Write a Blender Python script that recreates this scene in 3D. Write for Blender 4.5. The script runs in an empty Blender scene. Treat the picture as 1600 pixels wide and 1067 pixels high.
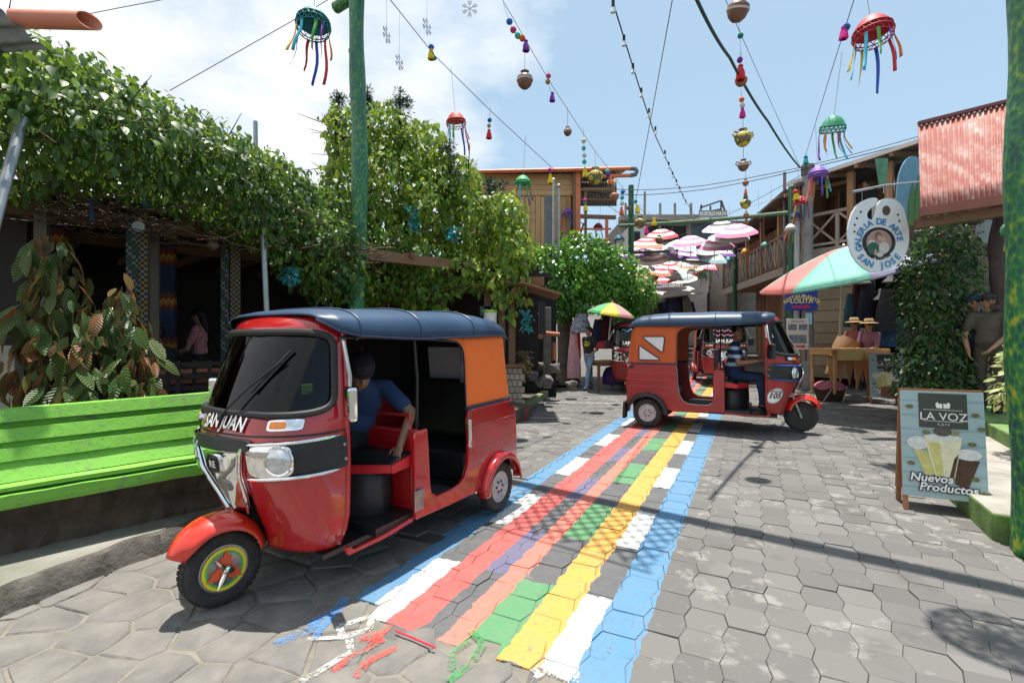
import bpy, bmesh, math, random
import numpy as np
from mathutils import Vector, Matrix, Euler
from mathutils.geometry import tessellate_polygon
random.seed(7); np.random.seed(7)
R = math.radians
PI = math.pi
scene = bpy.context.scene
COL = scene.collection

# ---------------------------------------------------------------- camera, sky, sun, exposure
F_PX, CAM_H = 770.0, 1.52
cam_d = bpy.data.cameras.new('camera')
cam_d.sensor_width = 36.0
cam_d.lens = 36.0 * F_PX / 1600.0
cam_d.clip_start = 0.05
cam_d.clip_end = 3000
cam = bpy.data.objects.new('camera', cam_d)
cam.location = (0, 0, CAM_H)
cam.rotation_euler = (R(90), 0, 0)
COL.objects.link(cam)
scene.camera = cam

SUN_EL, SUN_AZ = R(83), R(8)          # azimuth measured from +Y towards +X
sd = Vector((math.sin(SUN_AZ) * math.cos(SUN_EL), math.cos(SUN_AZ) * math.cos(SUN_EL), math.sin(SUN_EL)))
sun_d = bpy.data.lights.new('sun', 'SUN')
sun_d.energy = 5.0
sun_d.angle = R(0.53)
sun_d.color = (1.0, 0.95, 0.87)
sun = bpy.data.objects.new('sun', sun_d)
sun.rotation_euler = sd.to_track_quat('Z', 'Y').to_euler()
COL.objects.link(sun)

world = bpy.data.worlds.new('World')
scene.world = world
world.use_nodes = True
wn, wl = world.node_tree.nodes, world.node_tree.links
wn.clear()
w_out = wn.new('ShaderNodeOutputWorld')
w_bg = wn.new('ShaderNodeBackground')
w_bg.inputs['Strength'].default_value = 0.088
sky = wn.new('ShaderNodeTexSky')
sky.sky_type = 'NISHITA'
sky.sun_disc = False
sky.sun_elevation = SUN_EL
sky.sun_rotation = SUN_AZ
sky.altitude = 1500
sky.air_density = 1.0
sky.dust_density = 2.2
sky.ozone_density = 1.2
tcw = wn.new('ShaderNodeTexCoord')
sep = wn.new('ShaderNodeSeparateXYZ')
wl.new(tcw.outputs['Generated'], sep.inputs[0])
def wmath(op, a, b=None, c=None):
    n = wn.new('ShaderNodeMath'); n.operation = op
    for i, v in enumerate((a, b, c)):
        if v is None: continue
        if isinstance(v, (int, float)): n.inputs[i].default_value = v
        else: wl.new(v, n.inputs[i])
    return n.outputs[0]
dz = wmath('ADD', wmath('MAXIMUM', sep.outputs[2], 0.0), 0.22)
cx = wmath('DIVIDE', sep.outputs[0], dz)
cy = wmath('DIVIDE', sep.outputs[1], dz)
cmb = wn.new('ShaderNodeCombineXYZ')
wl.new(cx, cmb.inputs[0]); wl.new(cy, cmb.inputs[1])
n1 = wn.new('ShaderNodeTexNoise'); n1.inputs['Scale'].default_value = 1.15; n1.inputs['Detail'].default_value = 9
n1.inputs['Roughness'].default_value = 0.55
mpw = wn.new('ShaderNodeMapping'); mpw.inputs['Location'].default_value = (3.1, 0.7, 0)
wl.new(cmb.outputs[0], mpw.inputs[0]); wl.new(mpw.outputs[0], n1.inputs['Vector'])
# a bank of cloud to the west (camera left), thin haze elsewhere
bank = wmath('MULTIPLY_ADD', sep.outputs[0], -0.34, -0.055)
dens = wmath('ADD', n1.outputs['Fac'], bank)
cr = wn.new('ShaderNodeValToRGB')
cr.color_ramp.elements[0].position = 0.44; cr.color_ramp.elements[0].color = (0, 0, 0, 1)
cr.color_ramp.elements[1].position = 0.60; cr.color_ramp.elements[1].color = (1, 1, 1, 1)
wl.new(dens, cr.inputs[0])
n2 = wn.new('ShaderNodeTexNoise'); n2.inputs['Scale'].default_value = 3.0; n2.inputs['Detail'].default_value = 6
wl.new(mpw.outputs[0], n2.inputs['Vector'])
ccol = wn.new('ShaderNodeMix'); ccol.data_type = 'RGBA'
wl.new(n2.outputs['Fac'], ccol.inputs[0])
ccol.inputs[6].default_value = (6.4, 6.7, 7.0, 1)
ccol.inputs[7].default_value = (9.4, 9.4, 9.3, 1)
# milky midday haze over the blue
hz = wn.new('ShaderNodeMix'); hz.data_type = 'RGBA'
hz.inputs[0].default_value = 0.5
wl.new(sky.outputs[0], hz.inputs[6]); hz.inputs[7].default_value = (5.3, 7.3, 8.6, 1)
mixw = wn.new('ShaderNodeMix'); mixw.data_type = 'RGBA'
wl.new(wmath('MULTIPLY', cr.outputs[0], 0.92), mixw.inputs[0])
wl.new(hz.outputs[2], mixw.inputs[6]); wl.new(ccol.outputs[2], mixw.inputs[7])
wl.new(mixw.outputs[2], w_bg.inputs['Color'])
wl.new(w_bg.outputs[0], w_out.inputs[0])

vs = scene.view_settings
vs.view_transform = 'Standard'; vs.look = 'None'; vs.exposure = 0.66; vs.gamma = 1.0
try: vs.use_curve_mapping = False
except Exception: pass
scene.cycles.max_bounces = 8
scene.cycles.transparent_max_bounces = 16

# ---------------------------------------------------------------- places
def gz(x, y):
    z = 0.024 * y
    if y > 13: z += 0.5 * 0.0125 * min(y - 13, 9) ** 2 + 0.1125 * max(0, y - 22)
    return z
def P(px, py, Y):                      # a point seen in the photo, at a measured distance Y
    return Vector(((px - 800) / F_PX * Y, Y, CAM_H - (py - 533.5) / F_PX * Y))
TH = R(26)
CT, ST = math.cos(TH), math.sin(TH)
def UV(u, v, dz=0.0):                  # road coordinates: u across (right), v along the street
    x = u * CT + v * ST; y = -u * ST + v * CT
    return Vector((x, y, gz(x, y) + dz))
def lerp(a, b, t): return a + (b - a) * t
def rnd(a, b): return random.uniform(a, b)

# ---------------------------------------------------------------- objects
def tag(o, label=None, cat=None, group=None, kind=None):
    if label: o['label'] = label
    if cat: o['category'] = cat
    if group: o['group'] = group
    if kind: o['kind'] = kind
    return o
def empty(name, loc=(0, 0, 0), rz=0.0, label=None, cat=None, group=None, scale=1.0):
    o = bpy.data.objects.new(name, None)
    o.location = loc; o.rotation_euler = (0, 0, rz); o.scale = (scale,) * 3
    o.empty_display_size = 0.1
    COL.objects.link(o)
    return tag(o, label, cat, group)
def link_mesh(name, me, parent=None, loc=None, rot=None):
    o = bpy.data.objects.new(name, me)
    COL.objects.link(o)
    if parent is not None: o.parent = parent
    if loc is not None: o.location = loc
    if rot is not None: o.rotation_euler = rot
    return o
def copy_tree(o, parent=None):
    c = o.copy(); COL.objects.link(c); c.parent = parent
    for ch in o.children: copy_tree(ch, c)
    return c

class MB:
    """collects shapes of one part"""
    def __init__(s): s.v = []; s.f = []; s.m = []; s.cur = 0
    def add(s, vs, fs, mi=None):
        b = len(s.v); s.v.extend([tuple(p) for p in vs])
        for f in fs: s.f.append(tuple(i + b for i in f)); s.m.append(s.cur if mi is None else mi)
        return s
    def box(s, c, size, rot=None, mi=None):
        hx, hy, hz_ = size[0] / 2, size[1] / 2, size[2] / 2
        vs = [Vector((x, y, z)) for x in (-hx, hx) for y in (-hy, hy) for z in (-hz_, hz_)]
        if rot is not None:
            m = rot if isinstance(rot, Matrix) else Euler(rot).to_matrix()
            vs = [m @ p for p in vs]
        c = Vector(c)
        return s.add([p + c for p in vs], [(0, 1, 3, 2), (4, 6, 7, 5), (0, 4, 5, 1), (2, 3, 7, 6), (0, 2, 6, 4), (1, 5, 7, 3)], mi)
    def bar(s, a, b, w, h, up=(0, 0, 1), mi=None):      # a rectangular bar from a to b
        a, b = Vector(a), Vector(b); d = b - a; L = d.length; d.normalize()
        upv = Vector(up)
        if abs(d.dot(upv)) > 0.98: upv = Vector((0, 1, 0)) if abs(d.y) < 0.9 else Vector((1, 0, 0))
        sd_ = d.cross(upv).normalized(); u2 = sd_.cross(d)
        m = Matrix((d, sd_, u2)).transposed()
        return s.box((a + b) / 2, (L, w, h), m, mi)
    def tube(s, pts, r, n=8, cap=True, mi=None, closed=False):
        pts = [Vector(p) for p in pts]; k = len(pts)
        rs = r if isinstance(r, (list, tuple)) else [r] * k
        vs = []; prev = None
        for i, p in enumerate(pts):
            if closed: d = pts[(i + 1) % k] - pts[i - 1]
            else: d = pts[min(i + 1, k - 1)] - pts[max(i - 1, 0)]
            if d.length < 1e-9: d = Vector((0, 0, 1))
            d.normalize()
            if prev is None:
                a = Vector((0, 0, 1)) if abs(d.z) < 0.9 else Vector((1, 0, 0))
                u = d.cross(a).normalized()
            else:
                u = prev - d * prev.dot(d)
                if u.length < 1e-6: u = d.orthogonal()
                u.normalize()
            prev = u; w = d.cross(u)
            for j in range(n):
                t = 2 * PI * j / n
                vs.append(p + (u * math.cos(t) + w * math.sin(t)) * rs[i])
        fs = []
        for i in range(k if closed else k - 1):
            i2 = (i + 1) % k
            for j in range(n):
                fs.append((i * n + j, i * n + (j + 1) % n, i2 * n + (j + 1) % n, i2 * n + j))
        if cap and not closed:
            fs.append(tuple(range(n - 1, -1, -1))); fs.append(tuple((k - 1) * n + j for j in range(n)))
        return s.add(vs, fs, mi)
    def lathe(s, prof, n=20, mat=None, mi=None, cap=False):         # prof: (r, z) pairs about local z
        mat = mat or Matrix.Identity(4)
        vs = []; k = len(prof)
        for (r, z) in prof:
            for j in range(n):
                t = 2 * PI * j / n
                vs.append(mat @ Vector((r * math.cos(t), r * math.sin(t), z)))
        fs = []
        for i in range(k - 1):
            for j in range(n):
                fs.append((i * n + j, i * n + (j + 1) % n, (i + 1) * n + (j + 1) % n, (i + 1) * n + j))
        if prof[0][0] > 1e-6 and (cap or prof[0][0] < .003): fs.append(tuple(range(n - 1, -1, -1)))
        if prof[-1][0] > 1e-6 and (cap or prof[-1][0] < .003): fs.append(tuple((k - 1) * n + j for j in range(n)))
        return s.add(vs, fs, mi)
    def ball(s, c, r, n=10, k=6, mi=None):
        rr = r if isinstance(r, (list, tuple)) else (r, r, r)
        m = Matrix.Translation(Vector(c)) @ Matrix.Diagonal((*rr, 1))
        prof = [(max(math.sin(PI * i / k), 1e-4), -math.cos(PI * i / k)) for i in range(k + 1)]
        return s.lathe(prof, n, m, mi)
    def poly(s, pts, mi=None):
        pts = [Vector(p) for p in pts]
        tris = tessellate_polygon([pts])
        return s.add(pts, [tuple(t) for t in tris], mi)
    def prism(s, outline, depth, mat=None, mi=None):     # outline in local xy, from z=0 to z=depth
        mat = mat or Matrix.Identity(4); n = len(outline)
        o3 = [Vector((p[0], p[1], 0)) for p in outline]
        ar = sum(o3[i].x * o3[(i + 1) % n].y - o3[(i + 1) % n].x * o3[i].y for i in range(n))
        if ar < 0: o3.reverse()
        tris = [tuple(t) for t in tessellate_polygon([o3])]
        vs = [mat @ p for p in o3] + [mat @ Vector((p.x, p.y, depth)) for p in o3]
        fs = []
        for t in tris:
            a, b, c = (o3[i] for i in t)
            ccw = (b - a).cross(c - a).z > 0
            tt = t if ccw else t[::-1]
            fs.append(tuple(i + n for i in tt)); fs.append(tuple(tt[::-1]))
        for i in range(n):
            j = (i + 1) % n
            fs.append((i, j, j + n, i + n))
        return s.add(vs, fs, mi)
    def grid(s, fn, nu, nv, mi=None, skip=None, flip=False):
        vs = [fn(i / nu, j / nv) for i in range(nu + 1) for j in range(nv + 1)]
        fs = []
        for i in range(nu):
            for j in range(nv):
                if skip and skip((i + .5) / nu, (j + .5) / nv): continue
                a = i * (nv + 1) + j
                q = (a, a + nv + 1, a + nv + 2, a + 1)
                fs.append(q[::-1] if flip else q)
        return s.add(vs, fs, mi)
    def mesh(s, name, mats, smooth=False, angle=35):
        me = bpy.data.meshes.new(name)
        me.from_pydata(s.v, [], s.f)
        for m in (mats if isinstance(mats, (list, tuple)) else [mats]): me.materials.append(m)
        if any(s.m): me.polygons.foreach_set('material_index', s.m)
        if smooth:
            me.polygons.foreach_set('use_smooth', [True] * len(me.polygons))
            me.set_sharp_from_angle(angle=R(angle))
        me.update()
        return me
    def build(s, name, mats, parent=None, smooth=False, angle=35, bevel=0, loc=None, rot=None, solid=0):
        o = link_mesh(name, s.mesh(name, mats, smooth, angle), parent, loc, rot)
        if solid:
            md = o.modifiers.new('solid', 'SOLIDIFY'); md.thickness = solid; md.offset = -1
        if bevel:
            md = o.modifiers.new('bevel', 'BEVEL'); md.width = bevel; md.segments = 2; md.limit_method = 'ANGLE'; md.angle_limit = R(40)
        return o

def text_geo(txt, size=1.0, bold=0.0, res=3, spacing=1.0):
    """2D lettering as (verts, faces), centred on its own width, baseline at 0"""
    c = bpy.data.curves.new('t', 'FONT'); c.body = txt; c.size = size; c.offset = bold; c.resolution_u = res
    c.space_character = spacing; c.align_x = 'CENTER'; c.fill_mode = 'FRONT'
    o = bpy.data.objects.new('t', c)
    me = o.to_mesh()
    vs = [tuple(v.co) for v in me.vertices]; fs = [tuple(p.vertices) for p in me.polygons]
    o.to_mesh_clear(); bpy.data.objects.remove(o); bpy.data.curves.remove(c)
    return vs, fs

# ---------------------------------------------------------------- materials
def nodes_of(name):
    m = bpy.data.materials.new(name); m.use_nodes = True
    nt = m.node_tree; b = nt.nodes['Principled BSDF']
    return m, nt.nodes, nt.links, b
def nmath(nt, op, a, b=None, c=None):
    n = nt.nodes.new('ShaderNodeMath'); n.operation = op
    for i, v in enumerate((a, b, c)):
        if v is None: continue
        if isinstance(v, (int, float)): n.inputs[i].default_value = v
        else: nt.links.new(v, n.inputs[i])
    return n.outputs[0]
def nmix(nt, fac, a, b):
    n = nt.nodes.new('ShaderNodeMix'); n.data_type = 'RGBA'
    for i, v in ((0, fac), (6, a), (7, b)):
        if isinstance(v, (int, float)): n.inputs[i].default_value = v
        elif isinstance(v, (tuple, list)): n.inputs[i].default_value = (*v[:3], 1)
        else: nt.links.new(v, n.inputs[i])
    return n.outputs[2]
def nnoise(nt, scale, detail=4, vec=None, rough=.55):
    n = nt.nodes.new('ShaderNodeTexNoise'); n.inputs['Scale'].default_value = scale; n.inputs['Detail'].default_value = detail
    n.inputs['Roughness'].default_value = rough
    if vec is not None: nt.links.new(vec, n.inputs['Vector'])
    return n.outputs['Fac']
def nramp(nt, fac, stops, const=False):
    n = nt.nodes.new('ShaderNodeValToRGB'); r = n.color_ramp
    if const: r.interpolation = 'CONSTANT'
    while len(r.elements) < len(stops): r.elements.new(0.5)
    for e, (p, c) in zip(r.elements, stops):
        e.position = p; e.color = (*c, 1) if len(c) == 3 else c
    nt.links.new(fac, n.inputs[0])
    return n.outputs[0]
def nattr(nt, name):
    n = nt.nodes.new('ShaderNodeAttribute'); n.attribute_name = name
    return n.outputs['Fac']
def npos(nt): return nt.nodes.new('ShaderNodeNewGeometry').outputs['Position']
def nobj(nt): return nt.nodes.new('ShaderNodeTexCoord').outputs['Object']
def nbump(nt, h, strength, dist, bsdf):
    n = nt.nodes.new('ShaderNodeBump'); n.inputs['Strength'].default_value = strength; n.inputs['Distance'].default_value = dist
    nt.links.new(h, n.inputs['Height']); nt.links.new(n.outputs[0], bsdf.inputs['Normal'])
MC = {}
def M(name, col, rough=.6, metal=0.0, var=.0, scale=6, bump=0, bscale=60, coat=0, col2=None, spec=.5, stretch=None, rvar=0, glow=None):
    if name in MC: return MC[name]
    m, ns, ls, b = nodes_of(name); nt = m.node_tree
    b.inputs['Base Color'].default_value = (*col, 1)
    b.inputs['Roughness'].default_value = rough; b.inputs['Metallic'].default_value = metal
    b.inputs['Specular IOR Level'].default_value = spec
    if coat: b.inputs['Coat Weight'].default_value = coat; b.inputs['Coat Roughness'].default_value = .06
    vec = None
    if var or bump or rvar:
        vec = nobj(nt)
        if stretch:
            mp = ns.new('ShaderNodeMapping'); mp.inputs['Scale'].default_value = stretch
            ls.new(vec, mp.inputs[0]); vec = mp.outputs[0]
    if var:
        n = nnoise(nt, scale, 6, vec, .6)
        fac = nramp(nt, n, [(.32, (0, 0, 0)), (.68, (1, 1, 1))])
        c2 = col2 or tuple(c * (1 - var) for c in col)
        ls.new(nmix(nt, fac, col, c2), b.inputs['Base Color'])
    if rvar:
        n = nnoise(nt, scale * 2.3, 5, vec)
        ls.new(nmath(nt, 'MULTIPLY_ADD', n, rvar, rough - rvar / 2), b.inputs['Roughness'])
    if bump: nbump(nt, nnoise(nt, bscale, 5, vec), bump, .01, b)
    if glow:
        b.inputs['Emission Color'].default_value = (*glow[0], 1); b.inputs['Emission Strength'].default_value = glow[1]
    MC[name] = m
    return m
def MG(name, col=(.25, .27, .28), gloss=.5, rough=.02):    # tinted sheet glass
    if name in MC: return MC[name]
    m, ns, ls, b = nodes_of(name); ns.remove(b)
    tr = ns.new('ShaderNodeBsdfTransparent'); tr.inputs[0].default_value = (*col, 1)
    gl = ns.new('ShaderNodeBsdfGlossy'); gl.inputs['Roughness'].default_value = rough
    fr = ns.new('ShaderNodeFresnel'); fr.inputs['IOR'].default_value = 1.5 + gloss
    mx = ns.new('ShaderNodeMixShader')
    ls.new(fr.outputs[0], mx.inputs[0]); ls.new(tr.outputs[0], mx.inputs[1]); ls.new(gl.outputs[0], mx.inputs[2])
    ls.new(mx.outputs[0], ns['Material Output'].inputs[0])
    MC[name] = m
    return m
def M_leaf(name, c1, c2, c3, trans=.35, rough=.45, veins=False):       # per-leaf tone, light passes through
    if name in MC: return MC[name]
    m, ns, ls, b = nodes_of(name); nt = m.node_tree
    t = nattr(nt, 'tone')
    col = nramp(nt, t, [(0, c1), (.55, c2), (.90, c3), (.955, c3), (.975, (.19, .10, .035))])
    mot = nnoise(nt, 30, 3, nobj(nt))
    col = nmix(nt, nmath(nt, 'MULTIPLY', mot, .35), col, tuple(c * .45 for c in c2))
    if veins:                                # herringbone side veins
        sp = ns.new('ShaderNodeSeparateXYZ'); ls.new(nobj(nt), sp.inputs[0])
        w = nmath(nt, 'SINE', nmath(nt, 'MULTIPLY', nmath(nt, 'SUBTRACT', sp.outputs[0], nmath(nt, 'MULTIPLY', nmath(nt, 'ABSOLUTE', sp.outputs[1]), .8)), 62))
        col = nmix(nt, nmath(nt, 'MULTIPLY_ADD', w, .14, .13), col, tuple(min(1, c * 2.0 + .02) for c in c2)); nbump(nt, w, .5, .02, b)
    ls.new(col, b.inputs['Base Color']); b.inputs['Roughness'].default_value = rough
    tl = ns.new('ShaderNodeBsdfTranslucent'); ls.new(nmix(nt, .5, col, tuple(min(1, c * 1.6) for c in c3)), tl.inputs[0])
    mx = ns.new('ShaderNodeMixShader'); mx.inputs[0].default_value = trans
    ls.new(b.outputs[0], mx.inputs[1]); ls.new(tl.outputs[0], mx.inputs[2])
    ls.new(mx.outputs[0], ns['Material Output'].inputs[0])
    MC[name] = m
    return m
def M_wood(name, c1, c2, rough=.7, scale=(3, 30, 30), tone=.5):
    if name in MC: return MC[name]
    m, ns, ls, b = nodes_of(name); nt = m.node_tree
    tc = nobj(nt); mp = ns.new('ShaderNodeMapping'); mp.inputs['Scale'].default_value = scale
    ls.new(tc, mp.inputs[0])
    n = nnoise(nt, 1.0, 8, mp.outputs[0], .65)
    oi = ns.new('ShaderNodeObjectInfo')
    fac = nmath(nt, 'ADD', nmath(nt, 'MULTIPLY', oi.outputs['Random'], tone), nmath(nt, 'MULTIPLY', n, 1 - tone * .5))
    ls.new(nramp(nt, fac, [(.25, c1), (.85, c2)]), b.inputs['Base Color'])
    b.inputs['Roughness'].default_value = rough
    nbump(nt, n, .35, .01, b)
    MC[name] = m
    return m
# ================================================================ the street
def road_material():
    m, ns, ls, b = nodes_of('paver_and_paint'); nt = m.node_tree
    pos = npos(nt)
    def dot(vx, vy):
        n = ns.new('ShaderNodeVectorMath'); n.operation = 'DOT_PRODUCT'
        ls.new(pos, n.inputs[0]); n.inputs[1].default_value = (vx, vy, 0)
        return n.outputs['Value']
    u0, v0 = dot(CT, -ST), dot(ST, CT)
    e1 = nnoise(nt, 9, 5, pos); e2 = nnoise(nt, 22, 4, pos)
    wob = nmath(nt, 'ADD', nmath(nt, 'MULTIPLY_ADD', e1, .05, -.025), nmath(nt, 'MULTIPLY_ADD', e2, .03, -.015))
    # hand-painted edges follow the zigzag of the blocks
    zig = nmath(nt, 'MULTIPLY_ADD', nmath(nt, 'PINGPONG', v0, .106), .10, -.005)
    u = nmath(nt, 'ADD', nmath(nt, 'ADD', u0, wob), zig)
    v = nmath(nt, 'ADD', v0, nmath(nt, 'MULTIPLY', wob, 1.6))
    # bare block: grey with pale worn patches and a tone per block
    tone = nattr(nt, 'tone')
    big = nnoise(nt, 1.1, 5, pos); mid = nnoise(nt, 7, 8, pos, .65); fine = nnoise(nt, 160, 3, pos)
    grey = nramp(nt, tone, [(0, (.092, .089, .085)), (.5, (.124, .120, .114)), (1, (.165, .159, .148))])
    grey = nmix(nt, nmath(nt, 'MULTIPLY', fine, .5), grey, (.16, .155, .15))
    worn = nramp(nt, nmath(nt, 'ADD', mid, nmath(nt, 'MULTIPLY_ADD', big, .55, -.25)), [(.60, (0, 0, 0)), (.70, (1, 1, 1))])
    grey = nmix(nt, nmath(nt, 'MULTIPLY', worn, .42), grey, (.34, .325, .29))
    stain = nramp(nt, nnoise(nt, 2.3, 6, pos), [(.58, (0, 0, 0)), (.75, (1, 1, 1))])
    grey = nmix(nt, nmath(nt, 'MULTIPLY', stain, .6), grey, (.075, .070, .064))
    # paint
    dark = (.062, .066, .074); white = (.74, .74, .72); blue = (.052, .225, .42); red = (.60, .062, .050)
    purple = (.105, .095, .21); coral = (.78, .165, .105); green = (.055, .27, .085); yel = (.72, .36, .022)
    U0, UL = -2.07, 1.66
    q = lambda x: (x - U0) / UL
    def stripes(on):
        return [(0, blue), (q(-1.885), white if on else dark), (q(-1.725), red), (q(-1.525), dark if on else purple),
                (q(-1.395), coral), (q(-1.265), green if on else dark), (q(-1.06), yel), (q(-.865), white if on else dark), (q(-.71), blue)]
    uf = nmath(nt, 'DIVIDE', nmath(nt, 'SUBTRACT', u, U0), UL)
    on = nramp(nt, uf, stripes(True), True); off = nramp(nt, uf, stripes(False), True)
    ph = nmath(nt, 'FRACT', nmath(nt, 'DIVIDE', nmath(nt, 'ADD', v, 1.45 * 4 - 1.985), 1.45))
    sel = nmath(nt, 'LESS_THAN', ph, .517)
    paint = nmix(nt, sel, off, on)
    paint = nmix(nt, nmath(nt, 'MULTIPLY', mid, .48), paint, (.27, .26, .25))
    paint = nmix(nt, nmath(nt, 'MULTIPLY', fine, .22), paint, (.05, .05, .05))
    inside = nmath(nt, 'MULTIPLY', nmath(nt, 'GREATER_THAN', u, U0), nmath(nt, 'LESS_THAN', u, -.485))
    near = nmath(nt, 'GREATER_THAN', v, nmath(nt, 'MULTIPLY_ADD', nmath(nt, 'GREATER_THAN', u, -.865), -.30, 2.02))
    wear = nmath(nt, 'SUBTRACT', 1.0, nmath(nt, 'MULTIPLY', nramp(nt, nnoise(nt, 30, 6, pos, .7), [(.56, (0, 0, 0)), (.68, (1, 1, 1))]), .8))
    fac = nmath(nt, 'MULTIPLY', nmath(nt, 'MULTIPLY', inside, near), wear)
    ls.new(nmix(nt, fac, grey, paint), b.inputs['Base Color'])
    ls.new(nmath(nt, 'MULTIPLY_ADD', fac, -.2, .88), b.inputs['Roughness'])
    b.inputs['Specular IOR Level'].default_value = .35
    h = nmath(nt, 'ADD', nmath(nt, 'MULTIPLY', fine, .5), nmath(nt, 'MULTIPLY', mid, 1.2))
    nbump(nt, h, .35, .006, b)
    return m
MPAVE = road_material()
MJOINT = M('joint_dirt', (.125, .115, .10), .95, var=.5, scale=9, bump=.6, bscale=50)
MSTONE = M('flagstone_grey', (.205, .193, .174), .92, var=.5, scale=4.5, bump=1.0, bscale=26, col2=(.125, .119, .11))
MMORT = M('sandy_mortar', (.225, .205, .17), .95, var=.35, scale=7, bump=.9, bscale=45)
MCONC = M('worn_concrete', (.36, .34, .30), .9, var=.4, scale=3, bump=.5, bscale=35, col2=(.22, .205, .18))
MGREENP = M('green_kerb_paint', (.165, .30, .075), .75, var=.65, scale=5, bump=.4, bscale=40, col2=(.075, .12, .04))

# ground sheet: the bed under the blocks, rising up the hill
def ground_grid():
    mb = MB()
    xs = [-60, -30, -15, -10] + [x * 0.8 for x in range(-10, 19)] + [20, 30, 60, 90]
    ys = [-12, -6, -2] + [y * 0.8 for y in range(0, 36)] + [30, 36, 44, 60, 90, 140]
    vs = [(x, y, gz(x, y) - .016) for x in xs for y in ys]
    n = len(ys); fs = []
    for i in range(len(xs) - 1):
        for j in range(n - 1):
            a = i * n + j; fs.append((a, a + n, a + n + 1, a + 1))
    mb.add(vs, fs)
    return mb
road = ground_grid().build('road', MJOINT)
tag(road, kind='structure')

# paving blocks
PA, PB, PH = .083, .108, .212
def paver_variant(seed):
    rg = random.Random(seed)
    out = [(-PB, 0), (-PA, -PH / 2), (PA, -PH / 2), (PB, 0), (PA, PH / 2), (-PA, PH / 2)]
    g = .990
    top = [(x * g * .985 + rg.uniform(-.003, .003), y * g * .985 + rg.uniform(-.003, .003)) for x, y in out]
    bot = [(x * g, y * g) for x, y in out]
    tl = [rg.uniform(-.003, .003), rg.uniform(-.012, .012), rg.uniform(-.012, .012)]
    vs = []
    for (x, y) in top: vs.append((x * CT + y * ST, -x * ST + y * CT, tl[0] + tl[1] * x + tl[2] * y))
    for (x, y) in bot: vs.append((x * CT + y * ST, -x * ST + y * CT, tl[0] - .004 + tl[1] * x + tl[2] * y))
    for (x, y) in bot: vs.append((x * CT + y * ST, -x * ST + y * CT, -.02))
    # make it follow the gentle fall of the street
    vs = [(x, y, z + .024 * y) for x, y, z in vs]
    fs = [(0, 1, 2, 3, 4, 5)]
    for k in (0, 6):
        for i in range(6):
            j = (i + 1) % 6
            fs.append((i + k, i + k + 6, j + k + 6, j + k))
    return vs, fs, rg.random()
PV = [paver_variant(100 + i) for i in range(14)]
def pv_mesh(i):
    vs, fs, t = PV[i]
    me = bpy.data.meshes.new('paver'); me.from_pydata(vs, [], fs); me.materials.append(MPAVE)
    a = me.attributes.new('tone', 'FLOAT', 'FACE'); a.data.foreach_set('value', [t] * len(fs))
    return me
PVM = [pv_mesh(i) for i in range(len(PV))]
cells = []
du = PA + PB
def road_right(v):                       # right edge of the paved street
    return 1.52 if v < 7.4 else (2.55 if v < 12.5 else 3.1)
for ci in range(-18, 24):
    u = -.60 + ci * du
    for ri in range(-2, 68):
        v = ri * PH + (PH / 2 if ci % 2 else 0)
        if u > road_right(v) + .05: continue
        if u < -3.7 and v < 9: continue
        if u < -2.1 and v < 2.75 + .3 * math.sin(u * 5): continue
        if u < -.86 and v < 2.02 + .12 * math.sin(u * 9): continue
        x = u * CT + v * ST; y = -u * ST + v * CT
        if y < .9 or y > 13.5 or abs(x) > y * 1.12 + .3 or (u < -2.9 - .03 * v and v > 3.5 and x < -1.6): continue
        cells.append((y, x, u, v))
cells.sort()
vis = [c for c in cells if c[0] > 2.0]
ind = set(id(c) for c in vis[:300])
sv, sf, stn = [], [], []
for c in cells:
    y, x, u, v = c
    k = random.randrange(len(PV))
    if id(c) in ind:
        link_mesh('paver', PVM[k], road, (x, y, gz(x, y) + random.uniform(-.002, .003)))
    else:
        b = len(sv); vs, fs, t = PV[k]; zz = gz(x, y) + random.uniform(-.002, .003)
        sv += [(p[0] + x, p[1] + y, p[2] + zz) for p in vs]
        for f in fs: sf.append(tuple(i + b for i in f)); stn.append(t)
me = bpy.data.meshes.new('paver_field'); me.from_pydata(sv, [], sf); me.materials.append(MPAVE)
me.attributes.new('tone', 'FLOAT', 'FACE').data.foreach_set('value', stn)
tag(link_mesh('paver_field', me, road), kind='stuff')
# beyond the last single blocks, the same paving as a sheet going up the hill
mb = MB()
ys = [13.3 + i * 1.2 for i in range(24)]
for i in range(len(ys) - 1):
    a, b_ = ys[i], ys[i + 1]
    l0, r0 = -2 + .12 * (a - 13), 9.0 + .1 * (a - 13); l1, r1 = -2 + .12 * (b_ - 13), 9.0 + .1 * (b_ - 13)
    mb.add([(l0, a, gz(0, a) - .002), (r0, a, gz(0, a) - .002), (r1, b_, gz(0, b_) - .002), (l1, b_, gz(0, b_) - .002)], [(0, 1, 2, 3)])
tag(mb.build('street_far', MPAVE, road), kind='stuff')

# white lane strips across the far paving
MLINE = M('worn_line_paint', (.55, .54, .51), .8, var=.5, scale=12)
def strip(pts, w, mat, name, dz, parent, segs=1):
    mb = MB()
    for i in range(len(pts) - 1):
        a, b_ = Vector(pts[i]), Vector(pts[i + 1]); d = (b_ - a).normalized(); s_ = Vector((d.y, -d.x, 0)) * w / 2
        q = [a - s_, a + s_, b_ + s_, b_ - s_]
        mb.add([(p.x, p.y, gz(p.x, p.y) + dz) for p in q], [(0, 1, 2, 3)])
    return mb.build(name, mat, parent)
for (p0, p1) in (((800, 652), (890, 655)), ((870, 629), (985, 631)), ((1290, 637), (1372, 640)), ((1255, 576), (1340, 578))):
    def gp(px, py):
        Y = F_PX * CAM_H / (py - 515); return Vector(((px - 800) / F_PX * Y, Y, 0))
    strip([gp(*p0), gp(*p1)], .055, MLINE, 'line_marking', .008, road)

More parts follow.
